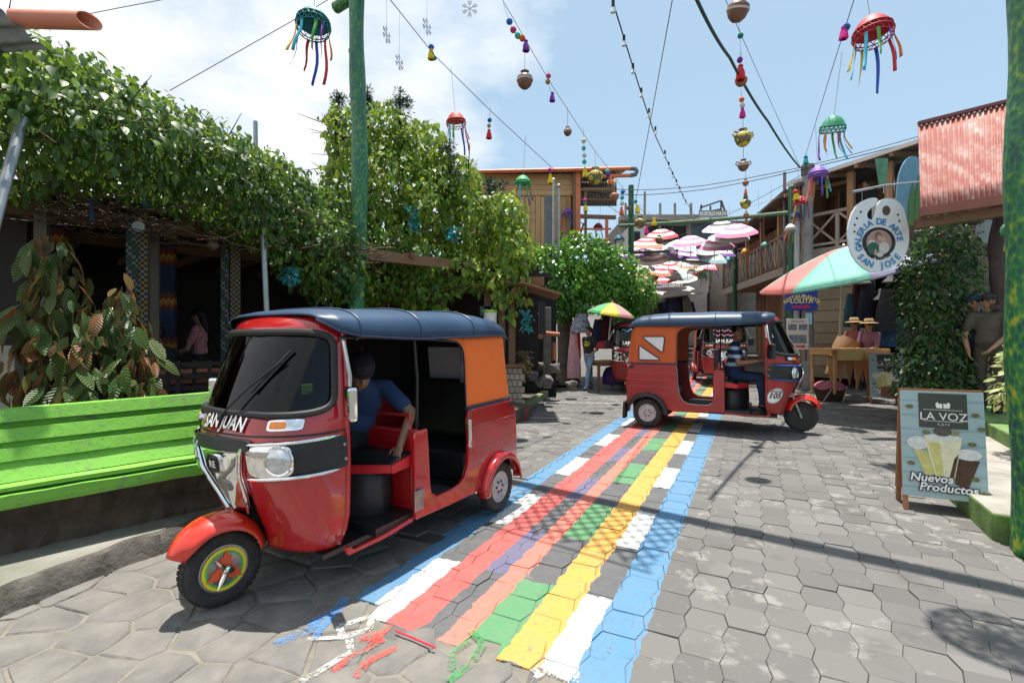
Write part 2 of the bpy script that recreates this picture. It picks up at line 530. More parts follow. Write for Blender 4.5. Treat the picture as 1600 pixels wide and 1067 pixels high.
# ---------------------------------------------------------------- flagstones by the left kerb
flag = empty('stone_paving', UV(-2.6, 1.2)); tag(flag, kind='structure')
FO = Vector(UV(-2.6, 1.2))
def voronoi(pts, bounds):
    cells_ = []
    for i, p in enumerate(pts):
        poly = [Vector(q) for q in bounds]
        for j, q in enumerate(pts):
            if i == j or (p - q).length > 1.9: continue
            mid_ = (p + q) / 2; n = (q - p).normalized()
            out = []
            for k in range(len(poly)):
                a, b_ = poly[k], poly[(k + 1) % len(poly)]
                da, db = (a - mid_).dot(n), (b_ - mid_).dot(n)
                if da <= 0: out.append(a)
                if (da < 0 < db) or (db < 0 < da): out.append(a + (b_ - a) * (da / (da - db)))
            poly = out
            if len(poly) < 3: break
        cells_.append(poly)
    return cells_
rg = random.Random(5)
bnd = [(-3.66, .2), (-.62, .2), (-.62, 1.85), (-.9, 2.0), (-2.1, 2.02), (-2.1, 2.7), (-3.62, 2.7)]
bnd = [(-3.66, .1), (-.55, .1), (-.55, 2.75), (-3.66, 2.75)]
pts = []
tries = 0
while len(pts) < 120 and tries < 9000:
    tries += 1
    q = Vector((rg.uniform(-3.66, -.55), rg.uniform(.1, 2.75)))
    if all((q - o).length > (.17 + .17 * rg.random()) for o in pts): pts.append(q)
mort = MB()
mort.grid(lambda i, j: UV(-3.75 + i * 3.3, .0 + j * 2.9, -.006 + .003 * math.sin(i * 31 + j * 17)), 12, 12, flip=True)
mort.build('mortar_bed', MMORT, flag, loc=-FO)
for poly in voronoi(pts, bnd):
    if len(poly) < 3: continue
    c = sum(poly, Vector((0, 0))) / len(poly)
    if c.y > 1.93 and c.x > -2.15: continue
    if c.x > -.80 and c.y > 1.55: continue
    # irregular outline
    ring = []
    n = len(poly)
    for k in range(n):
        a, b_ = poly[k], poly[(k + 1) % n]
        m_ = max(1, int((b_ - a).length / .09))
        for t in range(m_):
            ring.append(a + (b_ - a) * (t / m_))
    ring = [c + (p - c) * (.955 + rg.uniform(-.045, .035)) for p in ring]
    hgt = rg.uniform(-.003, .003); tx, ty = rg.uniform(-.012, .012), rg.uniform(-.012, .012)
    top = [c + (p - c) * .93 for p in ring]; mid2 = [c + (p - c) * .5 for p in ring]
    def zt(p, e): return hgt + tx * (p.x - c.x) + ty * (p.y - c.y) + e
    lay = [[UV(p.x, p.y, zt(p, -.03)) - FO for p in ring], [UV(p.x, p.y, zt(p, -.006)) - FO for p in ring],
           [UV(p.x, p.y, zt(p, .002 + rg.uniform(-.002, .002))) - FO for p in top], [UV(p.x, p.y, zt(p, .004 + rg.uniform(-.003, .003))) - FO for p in mid2]]
    mb = MB(); nn = len(ring)
    vs = [p for l in lay for p in l]; fs = []
    for L in range(3):
        for k in range(nn):
            j = (k + 1) % nn
            fs.append((L * nn + k, L * nn + j, (L + 1) * nn + j, (L + 1) * nn + k))
    fs.append(tuple(3 * nn + k for k in range(nn)))
    mb.add(vs, fs)
    mb.build('flagstone', MSTONE, flag, smooth=True, angle=40)
# loose ends of the painted carpet: sketched outlines where the stripes stop
def gpx(px, py):
    Y = F_PX * CAM_H / (py - 515); return Vector(((px - 800) / F_PX * Y, Y, 0))
def M_chalk(nm, col):
    if nm in MC: return MC[nm]
    m, ns, ls, b = nodes_of(nm); nt = m.node_tree
    b.inputs['Base Color'].default_value = (*col, 1); b.inputs['Roughness'].default_value = .9
    pos = npos(nt); a = nramp(nt, nmath(nt, 'ADD', nmath(nt, 'MULTIPLY', nnoise(nt, 55, 6, pos, .7), .7), nmath(nt, 'MULTIPLY', nnoise(nt, 9, 4, pos), .4)), [(.46, (0, 0, 0)), (.66, (.8, .8, .8))])
    ls.new(a, b.inputs['Alpha']); MC[nm] = m
    return m
def scrawl(pix, w, col, nm):
    pts_ = [gpx(*p) for p in pix]
    dense = []
    for i in range(len(pts_) - 1):
        for t in range(8):
            q = pts_[i].lerp(pts_[i + 1], t / 8); dense.append(q + Vector((rg.uniform(-.002, .002), rg.uniform(-.002, .002), 0)))
    dense.append(pts_[-1])
    o = strip(dense, w, M_chalk(nm, col), 'paint_line', .0085, flag)
    o.location = -FO
BL, WH, RD, GN = (.085, .27, .60), (.66, .66, .64), (.66, .08, .06), (.06, .30, .09)
scrawl([(540, 935), (528, 955), (495, 968), (486, 985), (430, 1008)], 0.061, BL, 'paint_blue')
scrawl([(528, 955), (500, 985), (492, 1000)], 0.041, BL, 'paint_blue')
scrawl([(582, 962), (577, 985), (535, 998), (530, 980), (578, 965)], 0.038, WH, 'paint_white')
scrawl([(535, 998), (480, 1000)], 0.027, WH, 'paint_white')
scrawl([(545, 1000), (548, 1020), (500, 1050), (470, 1067)], 0.035, WH, 'paint_white')
scrawl([(612, 975), (585, 1003), (562, 1000), (590, 990)], 0.047, RD, 'paint_red')
scrawl([(600, 1000), (545, 1028), (520, 1052)], 0.041, RD, 'paint_red')
scrawl([(625, 1010), (575, 1035), (555, 1060)], 0.041, RD, 'paint_red')
scrawl([(735, 985), (755, 1005), (735, 1040), (700, 1067)], 0.043, GN, 'paint_green')
scrawl([(735, 1000), (708, 1020), (705, 1050)], 0.038, GN, 'paint_green')
scrawl([(835, 1055), (850, 1045), (880, 1055), (905, 1060)], 0.068, WH, 'paint_white')
# a red straw lying on the paving
a, b_ = gpx(618, 992), gpx(680, 1019)
mb = MB(); mb.tube([(a.x, a.y, gz(a.x, a.y) + .024), (b_.x, b_.y, gz(b_.x, b_.y) + .024)], .005, 6)
tag(mb.build('drinking_straw', M('red_plastic', (.7, .03, .06), .35), smooth=True), 'thin red straw lying on the cracked paving at the end of the red stripe', 'straw')

# ---------------------------------------------------------------- left pavement and kerb
def kerb_line(v): return -3.60 + .03 * math.sin(v * 2.1) + .012 * math.sin(v * 7.3)
mb = MB()
vsn = [-.5 + i * .06 for i in range(135)]
prof = []
for v in vsn:
    u = kerb_line(v); j = rg.uniform(-.022, .018) + .02 * math.sin(v * 13); j2 = rg.uniform(-.022, .008)
    prof.append([UV(u + .02, v, -.03), UV(u + .01 + j, v, .05 + j2), UV(u - .01 + j, v, .13 + j2), UV(u - .035 + j, v, .15), UV(u - .3, v, .155), UV(u - 1.5, v, .16), UV(u - 6, v, .16)])
n = 7; vs = [p for r_ in prof for p in r_]; fs = []
for i in range(len(prof) - 1):
    for j in range(n - 1):
        a = i * n + j; fs.append((a, a + 1, a + n + 1, a + n))
mb.add(vs, fs)
MSIDE = M('mossy_concrete', (.27, .258, .228), .92, var=.6, scale=3.2, bump=.8, bscale=30, col2=(.15, .155, .115))
mb.m = [1 if k % 6 < 3 else 0 for k in range(len(mb.f))]
sidewalk = mb.build('pavement_left', [MSIDE, M('broken_kerb_face', (.17, .155, .13), .95, var=.6, scale=7, bump=1.0, bscale=28, col2=(.08, .072, .06))], smooth=True, angle=35)
tag(sidewalk, kind='structure')

# ---------------------------------------------------------------- right pavement: concrete landing with green painted edges
mb = MB()
def slab(mb, uv, z0, z1, mi_top=0, mi_side=1):
    n = len(uv)
    lo = [UV(u, v, z0) for u, v in uv]; hi = [UV(u, v, z1) for u, v in uv]
    mb.add(lo + hi, [tuple(range(n, 2 * n))], mi_top)
    b = len(mb.v) - 2 * n
    for i in range(n):
        j = (i + 1) % n
        mb.f.append((b + i, b + j, b + n + j, b + n + i)); mb.m.append(mi_side)
right_uv = [(1.56, 4.72), (4.6, 4.45), (4.6, 16), (3.4, 16), (3.3, 13.3), (2.75, 12.4), (2.62, 8.2), (1.62, 7.5)]
slab(mb, right_uv, -.03, .20)
pr = mb.build('pavement_right', [MCONC, MGREENP], bevel=.018)
tag(pr, kind='structure')
mb = MB()
slab(mb, [(2.50, 6.35), (4.6, 6.2), (4.6, 12.0), (3.0, 12.0), (2.72, 9.4)], .19, .36, 1, 1)
tag(mb.build('step_right', [MCONC, MGREENP], bevel=.015), kind='structure')
# ================================================================ three-wheeled taxis
MRED = M('red_coachwork', (.50, .008, .012), .22, var=.2, scale=2.2, coat=1.0, col2=(.37, .007, .010), rvar=.14)
def dusty(m):
    nt = m.node_tree; b = nt.nodes['Principled BSDF']; src = b.inputs['Base Color'].links[0].from_socket
    tc = nobj(nt); sp = nt.nodes.new('ShaderNodeSeparateXYZ'); nt.links.new(tc, sp.inputs[0])
    lo = nmath(nt, 'MAXIMUM', nmath(nt, 'MULTIPLY_ADD', sp.outputs[2], -1.3, .95), .12)
    n = nramp(nt, nmath(nt, 'ADD', nmath(nt, 'MULTIPLY', nnoise(nt, 5, 8, tc, .7), .6), nmath(nt, 'MULTIPLY', nnoise(nt, 45, 5, tc, .7), .4)), [(.46, (0, 0, 0)), (.62, (1, 1, 1))])
    f = nmath(nt, 'MULTIPLY', nmath(nt, 'MULTIPLY', n, lo), .20)
    nt.links.new(nmix(nt, f, src, (.30, .20, .16)), b.inputs['Base Color'])
    r0 = b.inputs['Roughness'].links[0].from_socket; nt.links.new(nmath(nt, 'ADD', r0, nmath(nt, 'MULTIPLY', f, 1.0)), b.inputs['Roughness'])
    pass
dusty(MRED)
MREDD = M('red_coachwork_dull', (.36, .020, .020), .42, var=.25, scale=5, coat=.25, col2=(.27, .016, .016), rvar=.2)
dusty(MREDD)
MORED = M('orange_red_mudguard', (.66, .030, .012), .28, coat=.7, var=.12, scale=4)
MBLK = M('black_plastic', (.018, .018, .019), .45, var=.3, scale=10)
MRUB = M('tyre_rubber', (.022, .021, .021), .85, var=.5, scale=18, bump=.3, bscale=120, col2=(.045, .042, .038))
MGASK = M('window_gasket', (.014, .014, .015), .6)
MCHR = M('chrome', (.86, .86, .87), .07, 1.0, rvar=.08, scale=12)
MSTEEL = M('dull_steel', (.42, .41, .40), .38, .9, var=.4, scale=14)
MBLUE = M('navy_vinyl', (.016, .042, .092), .42, var=.25, scale=2.5, bump=.10, bscale=220, col2=(.030, .066, .125), spec=.45)
MNAVY = M('navy_piping', (.008, .016, .045), .5)
MORG = M('orange_canvas', (.95, .175, .022), .75, var=.14, scale=4, bump=.35, bscale=7, col2=(.86, .165, .022))
MORGD = M('orange_canvas_aged', (.60, .12, .030), .8, var=.2, scale=4, bump=.35, bscale=7, col2=(.50, .095, .022))
MSEAT = M('black_vinyl', (.022, .022, .024), .42, var=.3, scale=6, bump=.15, bscale=150)
MREDV = M('red_vinyl', (.60, .018, .028), .38, var=.15, scale=6)
MDARK = M('dark_lining', (.012, .012, .013), .9)
MDARKR = M('underbody_red', (.16, .01, .01), .6, var=.5, scale=6)
MLENS = M('headlamp_lens', (.75, .78, .80), .05, .55, var=.3, scale=30)
MAMB = M('amber_lens', (.75, .22, .01), .15, coat=.6, var=.2, scale=40)
MGLS = MG('windscreen_glass', (.07, .075, .075), -.08)
MCLR = M('clear_sheet', (.72, .73, .74), .35, var=.1, scale=6)
MWHT = M('white_lettering', (.82, .82, .80), .5)
MPINK = M('pink_lettering', (.80, .30, .46), .5)
MYEL = M('yellow_lettering', (.82, .68, .02), .45)
MLIME = M('green_ring_paint', (.10, .45, .10), .45)
MORP = M('orange_star_paint', (.82, .10, .03), .4)
MBAG = M('grey_printed_cloth', (.30, .29, .33), .8, var=.7, scale=9, col2=(.05, .05, .07))

ZK = [.27, .33, .45, .60, .75, .88, .95, 1.02, 1.08, 1.20, 1.40, 1.53, 1.585, 1.635]
XN = [1.80, 1.81, 1.85, 1.91, 1.98, 2.00, 1.985, 1.965, 1.945, 1.90, 1.815, 1.755, 1.725, 1.67]
WN = [.48, .515, .54, .55, .555, .555, .552, .548, .542, .53, .505, .487, .47, .43]
XP = [1.60, 1.585, 1.57, 1.57, 1.57, 1.57, 1.57, 1.57, 1.568, 1.56, 1.545, 1.53, 1.525, 1.515]
NSUP = 2.35
_sc = {}
def cab_section(z):
    k = round(z, 4)
    if k in _sc: return _sc[k]
    xn, w, xp = (float(np.interp(z, ZK, a)) for a in (XN, WN, XP))
    ph = np.linspace(-PI / 2, PI / 2, 241)
    y = w * np.sign(np.sin(ph)) * np.abs(np.sin(ph)) ** (2 / NSUP)
    x = xp + (xn - xp) * np.abs(np.cos(ph)) ** (2 / NSUP)
    s = np.concatenate([[0], np.cumsum(np.hypot(np.diff(x), np.diff(y)))]); s -= s[120]
    _sc[k] = (s, x, y)
    return _sc[k]
def CS(s, z, off=0.0):                    # point on the cab skin, s = arc length from the nose, + is its left
    S_, X_, Y_ = cab_section(z)
    s = max(S_[0], min(S_[-1], s))
    x, y = np.interp(s, S_, X_), np.interp(s, S_, Y_)
    if off:
        e = .012
        a = np.array([np.interp(s + e, S_, X_) - np.interp(s - e, S_, X_), np.interp(s + e, S_, Y_) - np.interp(s - e, S_, Y_)])
        n = np.array([a[1], -a[0]]); n /= (np.linalg.norm(n) + 1e-9)
        x, y = x + n[0] * off, y + n[1] * off
    return Vector((x, y, z))
def CF(f, z, off=0.0):                    # the same by fraction -1..1 of the half length
    S_ = cab_section(z)[0]
    return CS(f * S_[-1], z, off)
def pad(mb, sc, zc, a, b, off, n=3.0, segs=36, rings=4, rim=.004, shear=0.0, mi=None, dome=0.0, taper=0.0):
    vs = []; fs = []
    for r_ in range(rings + 1):
        rr = 1 - r_ / (rings)
        for k in range(segs):
            t = 2 * PI * k / segs
            c, s_ = math.cos(t), math.sin(t)
            uu = math.copysign(abs(c) ** (2 / n), c) * rr; vv = math.copysign(abs(s_) ** (2 / n), s_) * rr
            bb = b * (1 + taper * uu)
            vs.append(CS(sc + a * uu, zc + bb * vv + shear * a * uu, off + dome * (1 - rr * rr)))
    outer = []
    for k in range(segs):
        t = 2 * PI * k / segs; c, s_ = math.cos(t), math.sin(t)
        uu = math.copysign(abs(c) ** (2 / n), c); vv = math.copysign(abs(s_) ** (2 / n), s_)
        outer.append(CS(sc + a * uu, zc + b * (1 + taper * uu) * vv + shear * a * uu, -rim))
    vs = outer + vs
    for r_ in range(rings + 1):
        for k in range(segs):
            j = (k + 1) % segs
            fs.append((r_ * segs + k, r_ * segs + j, (r_ + 1) * segs + j, (r_ + 1) * segs + k))
    mb.add(vs, fs, mi)
def surf_text(mb, txt, sc, zc, size, off, bold=.0, mi=None, slant=0.0, sx=1.0, arch=0.0, flipx=1):
    vs, fs = text_geo(txt, size, bold)
    mb.add([CS(sc + (x * sx + slant * y), zc + y + arch * (1 - (x * sx) ** 2 * 40), off) for x, y, z in vs], fs, mi)

def wheel(parent, loc, r, w, spoke=True, name='wheel', hub_mats=None):
    """wheel > tyre, rim ; axis along local y"""
    rot = Matrix.Rotation(R(90), 4, 'X')
    e = bpy.data.objects.new(name, None); COL.objects.link(e); e.parent = parent; e.location = loc; e.empty_display_size = .05
    h = w / 2
    mb = MB()
    prof = [(r * .60, -h * .72), (r * .70, -h * .98), (r * .86, -h), (r * .955, -h * .80), (r * .985, -h * .45), (r, -h * .12), (r, h * .12), (r * .985, h * .45), (r * .955, h * .80), (r * .86, h), (r * .70, h * .98), (r * .60, h * .72)]
    mb.lathe(prof, 40, rot)
    for k in range(36):                    # tread blocks
        t = 2 * PI * k / 36
        for sgn in (-1, 1):
            c = Vector((math.cos(t) * r * .983, sgn * h * .42, math.sin(t) * r * .983))
            mb.box(c, (.012, w * .30, .022), Euler((0, -t, 0)))
    mb.build('tyre', MRUB, e, smooth=True, angle=50)
    mb = MB()
    mb.lathe([(r * .62, -h * .7), (r * .60, -h * .3), (r * .60, h * .3), (r * .64, h * .74), (r * .60, h * .80), (r * .55, h * .66), (r * .50, h * .42), (r * .32, h * .40), (r * .24, h * .62), (r * .16, h * .70), (.001, h * .74)], 32, rot)
    mb.lathe([(r * .62, h * .7), (r * .60, h * .3), (r * .60, -h * .3), (r * .64, -h * .74), (r * .60, -h * .80), (r * .55, -h * .66), (r * .50, -h * .42), (r * .32, -h * .40), (r * .24, -h * .62), (.001, -h * .7)], 32, rot)
    for k in range(6):
        t = 2 * PI * k / 6
        for sg in (-1, 1): mb.ball((math.cos(t) * r * .22, sg * h * .66, math.sin(t) * r * .22), .011, 6, 4, 1)
    mb.build('rim', [M('painted_rim', (.56, .55, .53), .45, 0, var=.4, scale=16), MBLK], e, smooth=True, angle=40)
    return e

def make_taxi(loc, rz, scale, label, opt):
    T = empty('three_wheeled_taxi', loc, rz, label, 'taxi', 'red three-wheeled taxis in the street', scale)
    red = MRED if opt.get('shine') else MREDD
    org = opt.get('hood', MORG)
    det = opt.get('detail', True)
    # --- cab skin with windscreen opening
    z0, z1 = .27, 1.635
    zb, zt, fw = 1.075, 1.535, .90
    def in_screen(f, z, g=0.0):
        zc, hb = (zb + zt) / 2, (zt - zb) / 2 + g
        a = abs(f) / (fw + g); b = abs(z - zc) / hb
        return (a ** 7 + b ** 7) < 1
    def notch(f, z): return z < .60 and abs(f) < .20 + .10 * max(0, (.5 - z))
    mb = MB()
    mb.grid(lambda i, j: CF(2 * i - 1, lerp(z0, z1, j)), 100, 60, skip=lambda i, j: in_screen(2 * i - 1, lerp(z0, z1, j)) or notch(2 * i - 1, lerp(z0, z1, j)))
    cab = mb.build('cab_body', red, T, smooth=True, angle=60, solid=.012)
    # inner dark bulkhead behind the fork
    mb = MB(); mb.box((1.74, 0, .46), (.03, .62, .36)); mb.build('bulkhead', MDARK, T)
    mb = MB()
    mb.grid(lambda i, j: CF((2 * i - 1) * (fw + .01), lerp(zb - .01, zt + .01, j), -.006), 40, 14)
    mb.build('windscreen', MGLS, T, smooth=True)
    mb = MB(); pts = []
    for k in range(96):
        t = 2 * PI * k / 96; c, s_ = math.cos(t), math.sin(t)
        pts.append(CF(math.copysign(abs(c) ** (2 / 7), c) * fw, (zb + zt) / 2 + math.copysign(abs(s_) ** (2 / 7), s_) * (zt - zb) / 2, .006))
    mb.tube(pts, .021, 8, closed=True)
    mb.build('windscreen_gasket', MGASK, cab, smooth=True)
    mb = MB(); mb.tube([CF(f, .965 + .0 * f, .004) for f in np.linspace(-1, 1, 41)], .0055, 6)
    mb.build('belt_trim', MBLK, cab, smooth=True)
    # door pillar edges
    for sg in (1, -1):
        mb = MB(); mb.tube([CF(sg, z, 0) + Vector((-.005, 0, 0)) for z in np.linspace(.29, 1.6, 16)], .016, 8)
        mb.build('door_pillar', red, T, smooth=True)
    # --- wiper
    if det:
        mb = MB()
        mb.tube([CS(-.02, 1.05, .03), CS(.06, 1.12, .04), CS(.15, 1.22, .035), CS(.31, 1.37, .03)], .006, 6)
        mb.tube([CS(.17, 1.20, .02), CS(.34, 1.43, .02)], .009, 6)
        mb.ball(CS(-.02, 1.05, .02), .02)
        mb.build('wiper', MBLK, T, smooth=True)
    # --- light band: black side wings, chrome mask, lamps
    trim = opt.get('trim', MCHR)
    for sg in (1, -1):
        w_ = MB(); pad(w_, sg * .53, .835, .29, .105, .012, n=5, shear=sg * .045, rim=.004, taper=-.12 * sg)
        wing = w_.build('lamp_surround', MBLK, T, smooth=True, angle=50)
        for zc, nm in ((.935, 'upper'), (.742, 'lower')):
            m_ = MB(); m_.tube([CS(sg * s, zc + .05 * (s - .5), .020) for s in np.linspace(.22, .72, 16)], [.004] + [.011] * 13 + [.008, .003], 8)
            m_.build('trim_strip', trim, wing, smooth=True)
        for q in (.77, .77):
            pass
        for zq in (.885, .80): m_ = MB(); m_.ball(CS(sg * .77, zq, .014), .011, 8, 5); m_.build('bolt', MSTEEL, wing, smooth=True)
        # chrome reflector housing and round lamp
        h_ = MB(); pad(h_, sg * .365, .832, .125, .088, .022, n=4, shear=sg * .03)
        hs = h_.build('lamp_housing', MCHR if trim is MCHR else MBLK, T, smooth=True, angle=50)
        c = CS(sg * .42, .838, .016); nrm = (CS(sg * .42, .838, .05) - c).normalized() * .9 + Vector((.25, 0, 0)); nrm.normalize()
        Mx = Matrix.Translation(c) @ nrm.to_track_quat('Z', 'Y').to_matrix().to_4x4()
        l_ = MB(); l_.lathe([(.078, -.02), (.084, .004), (.080, .012), (.070, .010)], 28, Mx, 0); l_.build('lamp_bezel', MCHR, hs, smooth=True)
        l_ = MB(); l_.lathe([(.072, .006), (.060, .016), (.035, .022), (.001, .024)], 28, Mx); l_.build('lamp_lens', MLENS, hs, smooth=True)
        # turn signal box
        b_ = MB(); pad(b_, sg * .43, 1.028, .092, .030, .022, n=6, shear=sg * .02); bx = b_.build('signal_lamp', MCHR if trim is MCHR else MBLK, T, smooth=True, angle=50)
        b_ = MB(); pad(b_, sg * .395, 1.028, .042, .019, .027, n=6, rim=-.02); b_.build('amber_lens', MAMB, bx, smooth=True)
        b_ = MB(); pad(b_, sg * .478, 1.031, .034, .017, .027, n=6, rim=-.02); b_.build('clear_lens', MLENS, bx, smooth=True)
    # front mask: black brow, chrome grille narrowing to the fork
    b_ = MB(); pad(b_, 0, .915, .26, .035, .030, n=5); b_.build('brow', MBLK, T, smooth=True, angle=50)
    g_ = MB()
    g_.grid(lambda i, j: CS((2 * i - 1) * lerp(.10, .215, j ** .8), lerp(.50, .905, j), .030 - .012 * (2 * i - 1) ** 2), 14, 12)
    mask = g_.build('front_mask', MCHR if opt.get('chrome_mask') else MBLK, T, smooth=True, solid=.02)
    for sg in (1, -1):
        g_ = MB(); g_.tube([CS(sg * lerp(.10, .215, j ** .8), lerp(.50, .905, j), .028) for j in np.linspace(0, 1, 10)], .010, 6)
        g_.build('mask_rib', MCHR, mask, smooth=True)
    g_ = MB(); pad(g_, 0, .80, .055, .052, .042, n=5, rim=-.02); bdg = g_.build('badge', MCHR, mask, smooth=True, angle=50)
    g_ = MB(); pad(g_, 0, .80, .043, .040, .046, n=5, rim=-.03); g_.build('badge_face', MBLK, bdg, smooth=True)
    if det:
        g_ = MB(); surf_text(g_, 'RE', 0, .782, .055, .050, .001); g_.build('badge_lettering', MWHT, bdg)
    g_ = MB(); pad(g_, 0, .665, .06, .030, .040, n=5, rim=-.02); g_.build('lower_vent', MSTEEL, mask, smooth=True, angle=50)
    # --- front wheel, fork, mudguard
    hr = opt.get('steer', 0.0)
    fe = bpy.data.objects.new('front_fork', None); COL.objects.link(fe); fe.parent = T; fe.location = (2.0, 0, .208); fe.rotation_euler = (0, 0, hr); fe.empty_display_size = .05
    # the steered assembly hangs on one part: fork > wheel pieces
    rot = Matrix.Rotation(R(90), 4, 'X')
    r, w = .208, .105; h = w / 2
    mb = MB()
    mb.lathe([(r * .60, -h * .72), (r * .70, -h * .98), (r * .86, -h), (r * .955, -h * .80), (r * .985, -h * .45), (r, 0), (r * .985, h * .45), (r * .955, h * .80), (r * .86, h), (r * .70, h * .98), (r * .60, h * .72)], 44, rot)
    for k in range(40):
        t = 2 * PI * k / 40
        for sgn in (-1, 1):
            mb.box(Vector((math.cos(t) * r * .983, sgn * h * .42, math.sin(t) * r * .983)), (.012, w * .30, .022), Euler((0, -t, 0)))
    mb.build('tyre', MRUB, fe, smooth=True, angle=50)
    mb = MB()
    for sg in (1, -1):
        q = [(r * .62, sg * h * .6), (r * .64, sg * h * .78), (r * .58, sg * h * .80), (r * .30, sg * h * .72), (r * .14, sg * h * .95), (.001, sg * h)]
        mb.lathe(q if sg > 0 else q[::-1], 32, rot)
    mb.build('rim', MSTEEL if opt.get('hubcap') else MBLK, fe, smooth=True, angle=40)
    mb = MB()
    mb.tube([(-.02, -.085, .0), (-.10, -.085, .22), (-.17, -.08, .42)], .017, 8); mb.tube([(-.17, -.08, .40), (-.17, .04, .42)], .02, 8)
    mb.tube([(-.02, -.10, 0), (-.02, .10, 0)], .014, 8)
    mb.build('fork_leg', MBLK if opt.get('hubcap') else MSTEEL, fe, smooth=True)
    if opt.get('hubcap'):
        mb = MB()
        for r0, r1, mi in ((.0, .050, 0), (.050, .088, 3), (.088, .100, 1), (.100, .118, 2)):
            mb.lathe([(r0 + .0005, h * 1.02 - r0 * .05), (r1, h * 1.02 - r1 * .05)], 40, rot @ Matrix.Scale(-1, 4, (0, 0, 1)), mi)
        for k in range(3):                # three-pointed flame star
            t = R(95 + k * 120)
            for dd, ln, wd in ((0, .112, .040), (.38, .085, .022), (-.38, .085, .022)):
                tip = Vector((math.cos(t + dd), 0, math.sin(t + dd))) * ln; sidev = Vector((-math.sin(t + dd), 0, math.cos(t + dd))) * wd
                basep = Vector((math.cos(t), 0, math.sin(t))) * .015
                yv = Vector((0, h * 1.08, 0))
                mb.add([basep + sidev + yv, tip + yv, basep - sidev + yv, basep * 2.2 + yv * 1.06], [(0, 1, 3), (1, 2, 3)], 4)
        mb.build('hub_cover', [MSTEEL, MLIME, MYEL, MSTEEL, MORP], fe, smooth=True)
        mb = MB()
        Mx = Matrix.Translation((0, h * 1.1, 0)) @ Matrix.Rotation(R(-90), 4, 'X')
        mb.lathe([(.026, 0), (.030, .012), (.022, .03), (.001, .036)], 18, Mx)
        for t in (R(52), R(-60)):
            tip = Vector((math.cos(t) * .105, h * 1.1 + .03, math.sin(t) * .105)); c = Vector((0, h * 1.1 + .018, 0))
            mb.tube([c, c.lerp(tip, .55), tip], [.012, .014, .002], 8)
        mb.build('hub_spinner', MCHR, fe, smooth=True)
    # mudguard
    mb = MB()
    def mg(i, j):
        a = lerp(R(24), R(165), i); rr = .246 + .026 * math.sin(a) + .006 * max(0, math.cos(a))
        wv = lerp(.10, .145, min(1, i * 1.6)) ; t = (2 * j - 1)
        wv *= 1 - .35 * max(0, .15 - i) / .15
        drop = .070 * abs(t) ** 2.4
        return Vector((math.cos(a) * (rr - drop) + .02, wv * t, math.sin(a) * (rr - drop) + .035))
    mb.grid(mg, 30, 12)
    mb.build('mudguard', MORED, fe, smooth=True, angle=70, solid=.006)
    # --- lower body: sill/side panels each side, floor, rear
    arch = [(.285 * math.cos(t) + 0, .21 + .285 * math.sin(t)) for t in np.linspace(R(12), R(168), 15)]
    side = [(-.27, .92), (.405, .92), (.42, .86), (.432, .66), (.455, .50), (.50, .415), (.57, .375), (.66, .365), (.84, .365), (.885, .40), (.90, .46), (.905, .86), (1.04, .86), (1.05, .82), (1.055, .27), (.62, .255)]
    side += [(.36, .255)] + arch + [(-.30, .28), (-.31, .60), (-.30, .86)]
    for sg in (1, -1):
        mb = MB()
        Mx = Matrix(((1, 0, 0, 0), (0, 0, sg, 0), (0, 1, 0, 0), (0, 0, 0, 1)))
        mb.prism(side, .035, Matrix.Translation((0, sg * .585, 0)) @ Mx)
        if sg < 0: mb.f = [f[::-1] for f in mb.f]
        # the panel leans in towards its top
        mb.v = [(x, y - sg * max(0, z - .55) * .05, z) for x, y, z in mb.v]
        sp = mb.build('side_panel', red, T, bevel=.012)
        mb = MB()
        for zc in ((.50, .60, .70, .80) if opt.get('lines') else (.60, .78)):
            x1 = .40 if zc > .62 else .38
            mb.tube([(-.27, sg * (.6215 - max(0, zc - .55) * .05), zc), (x1, sg * (.6215 - max(0, zc - .55) * .05), zc - .0)], .0035, 5)
        mb.build('pressed_line', M('line_wear', (.45, .10, .09), .5), sp, smooth=True)
        mb = MB(); pts = [(x, sg * .615, z) for x, z in side[1:10]]
        mb.tube(pts, .007, 6); mb.build('edge_trim', MSTEEL if opt.get('lines') else red, sp, smooth=True)
        # sill below the driver's door
        mb = MB(); mb.prism([(1.05, .285), (1.05, .255), (1.30, .235), (1.60, .24), (1.62, .29), (1.585, .29), (1.56, .262), (1.32, .262)], .03, Matrix.Translation((0, sg * .56, 0)) @ Mx)
        if sg < 0: mb.f = [f[::-1] for f in mb.f]
        mb.build('door_sill', red, T, bevel=.006)
        # fender
        mb = MB()
        sec = [(.282, .585), (.292, .635), (.288, .672), (.262, .690), (.236, .690)]
        def fe_(i, j):
            a = lerp(R(-4), R(178), i); k = j * (len(sec) - 1); q = min(int(k), len(sec) - 2); f_ = k - q
            rr = lerp(sec[q][0], sec[q + 1][0], f_); yy = lerp(sec[q][1], sec[q + 1][1], f_)
            return Vector((math.cos(a) * rr * 1.03, sg * yy, .215 + math.sin(a) * rr))
        mb.grid(fe_, 28, 10, flip=(sg > 0))
        mb.build('rear_fender', opt.get('fender', red), T, smooth=True, angle=60, solid=.006)
        wheel(T, (0, sg * .585, .208), .208, .10)
        if opt.get('flaps'):
          mb = MB(); mb.prism([(-.30, .36), (-.335, .36), (-.345, .12), (-.31, .12)], .16, Matrix.Translation((0, sg * .56 if sg > 0 else -.56, 0)) @ Mx)
          mb.build('mud_flap', MBLK, T)
        mb = MB(); mb.box((-.24, sg * .606, .885), (.075, .016, .045)); mb.build('fuel_flap', MBLK, T, bevel=.006)
    mb = MB(); mb.box((.62, 0, .285), (1.5, 1.14, .05)); mb.box((.0, 0, .30), (.5, .9, .06)); mb.box((1.45, 0, .245), (.5, .98, .03))
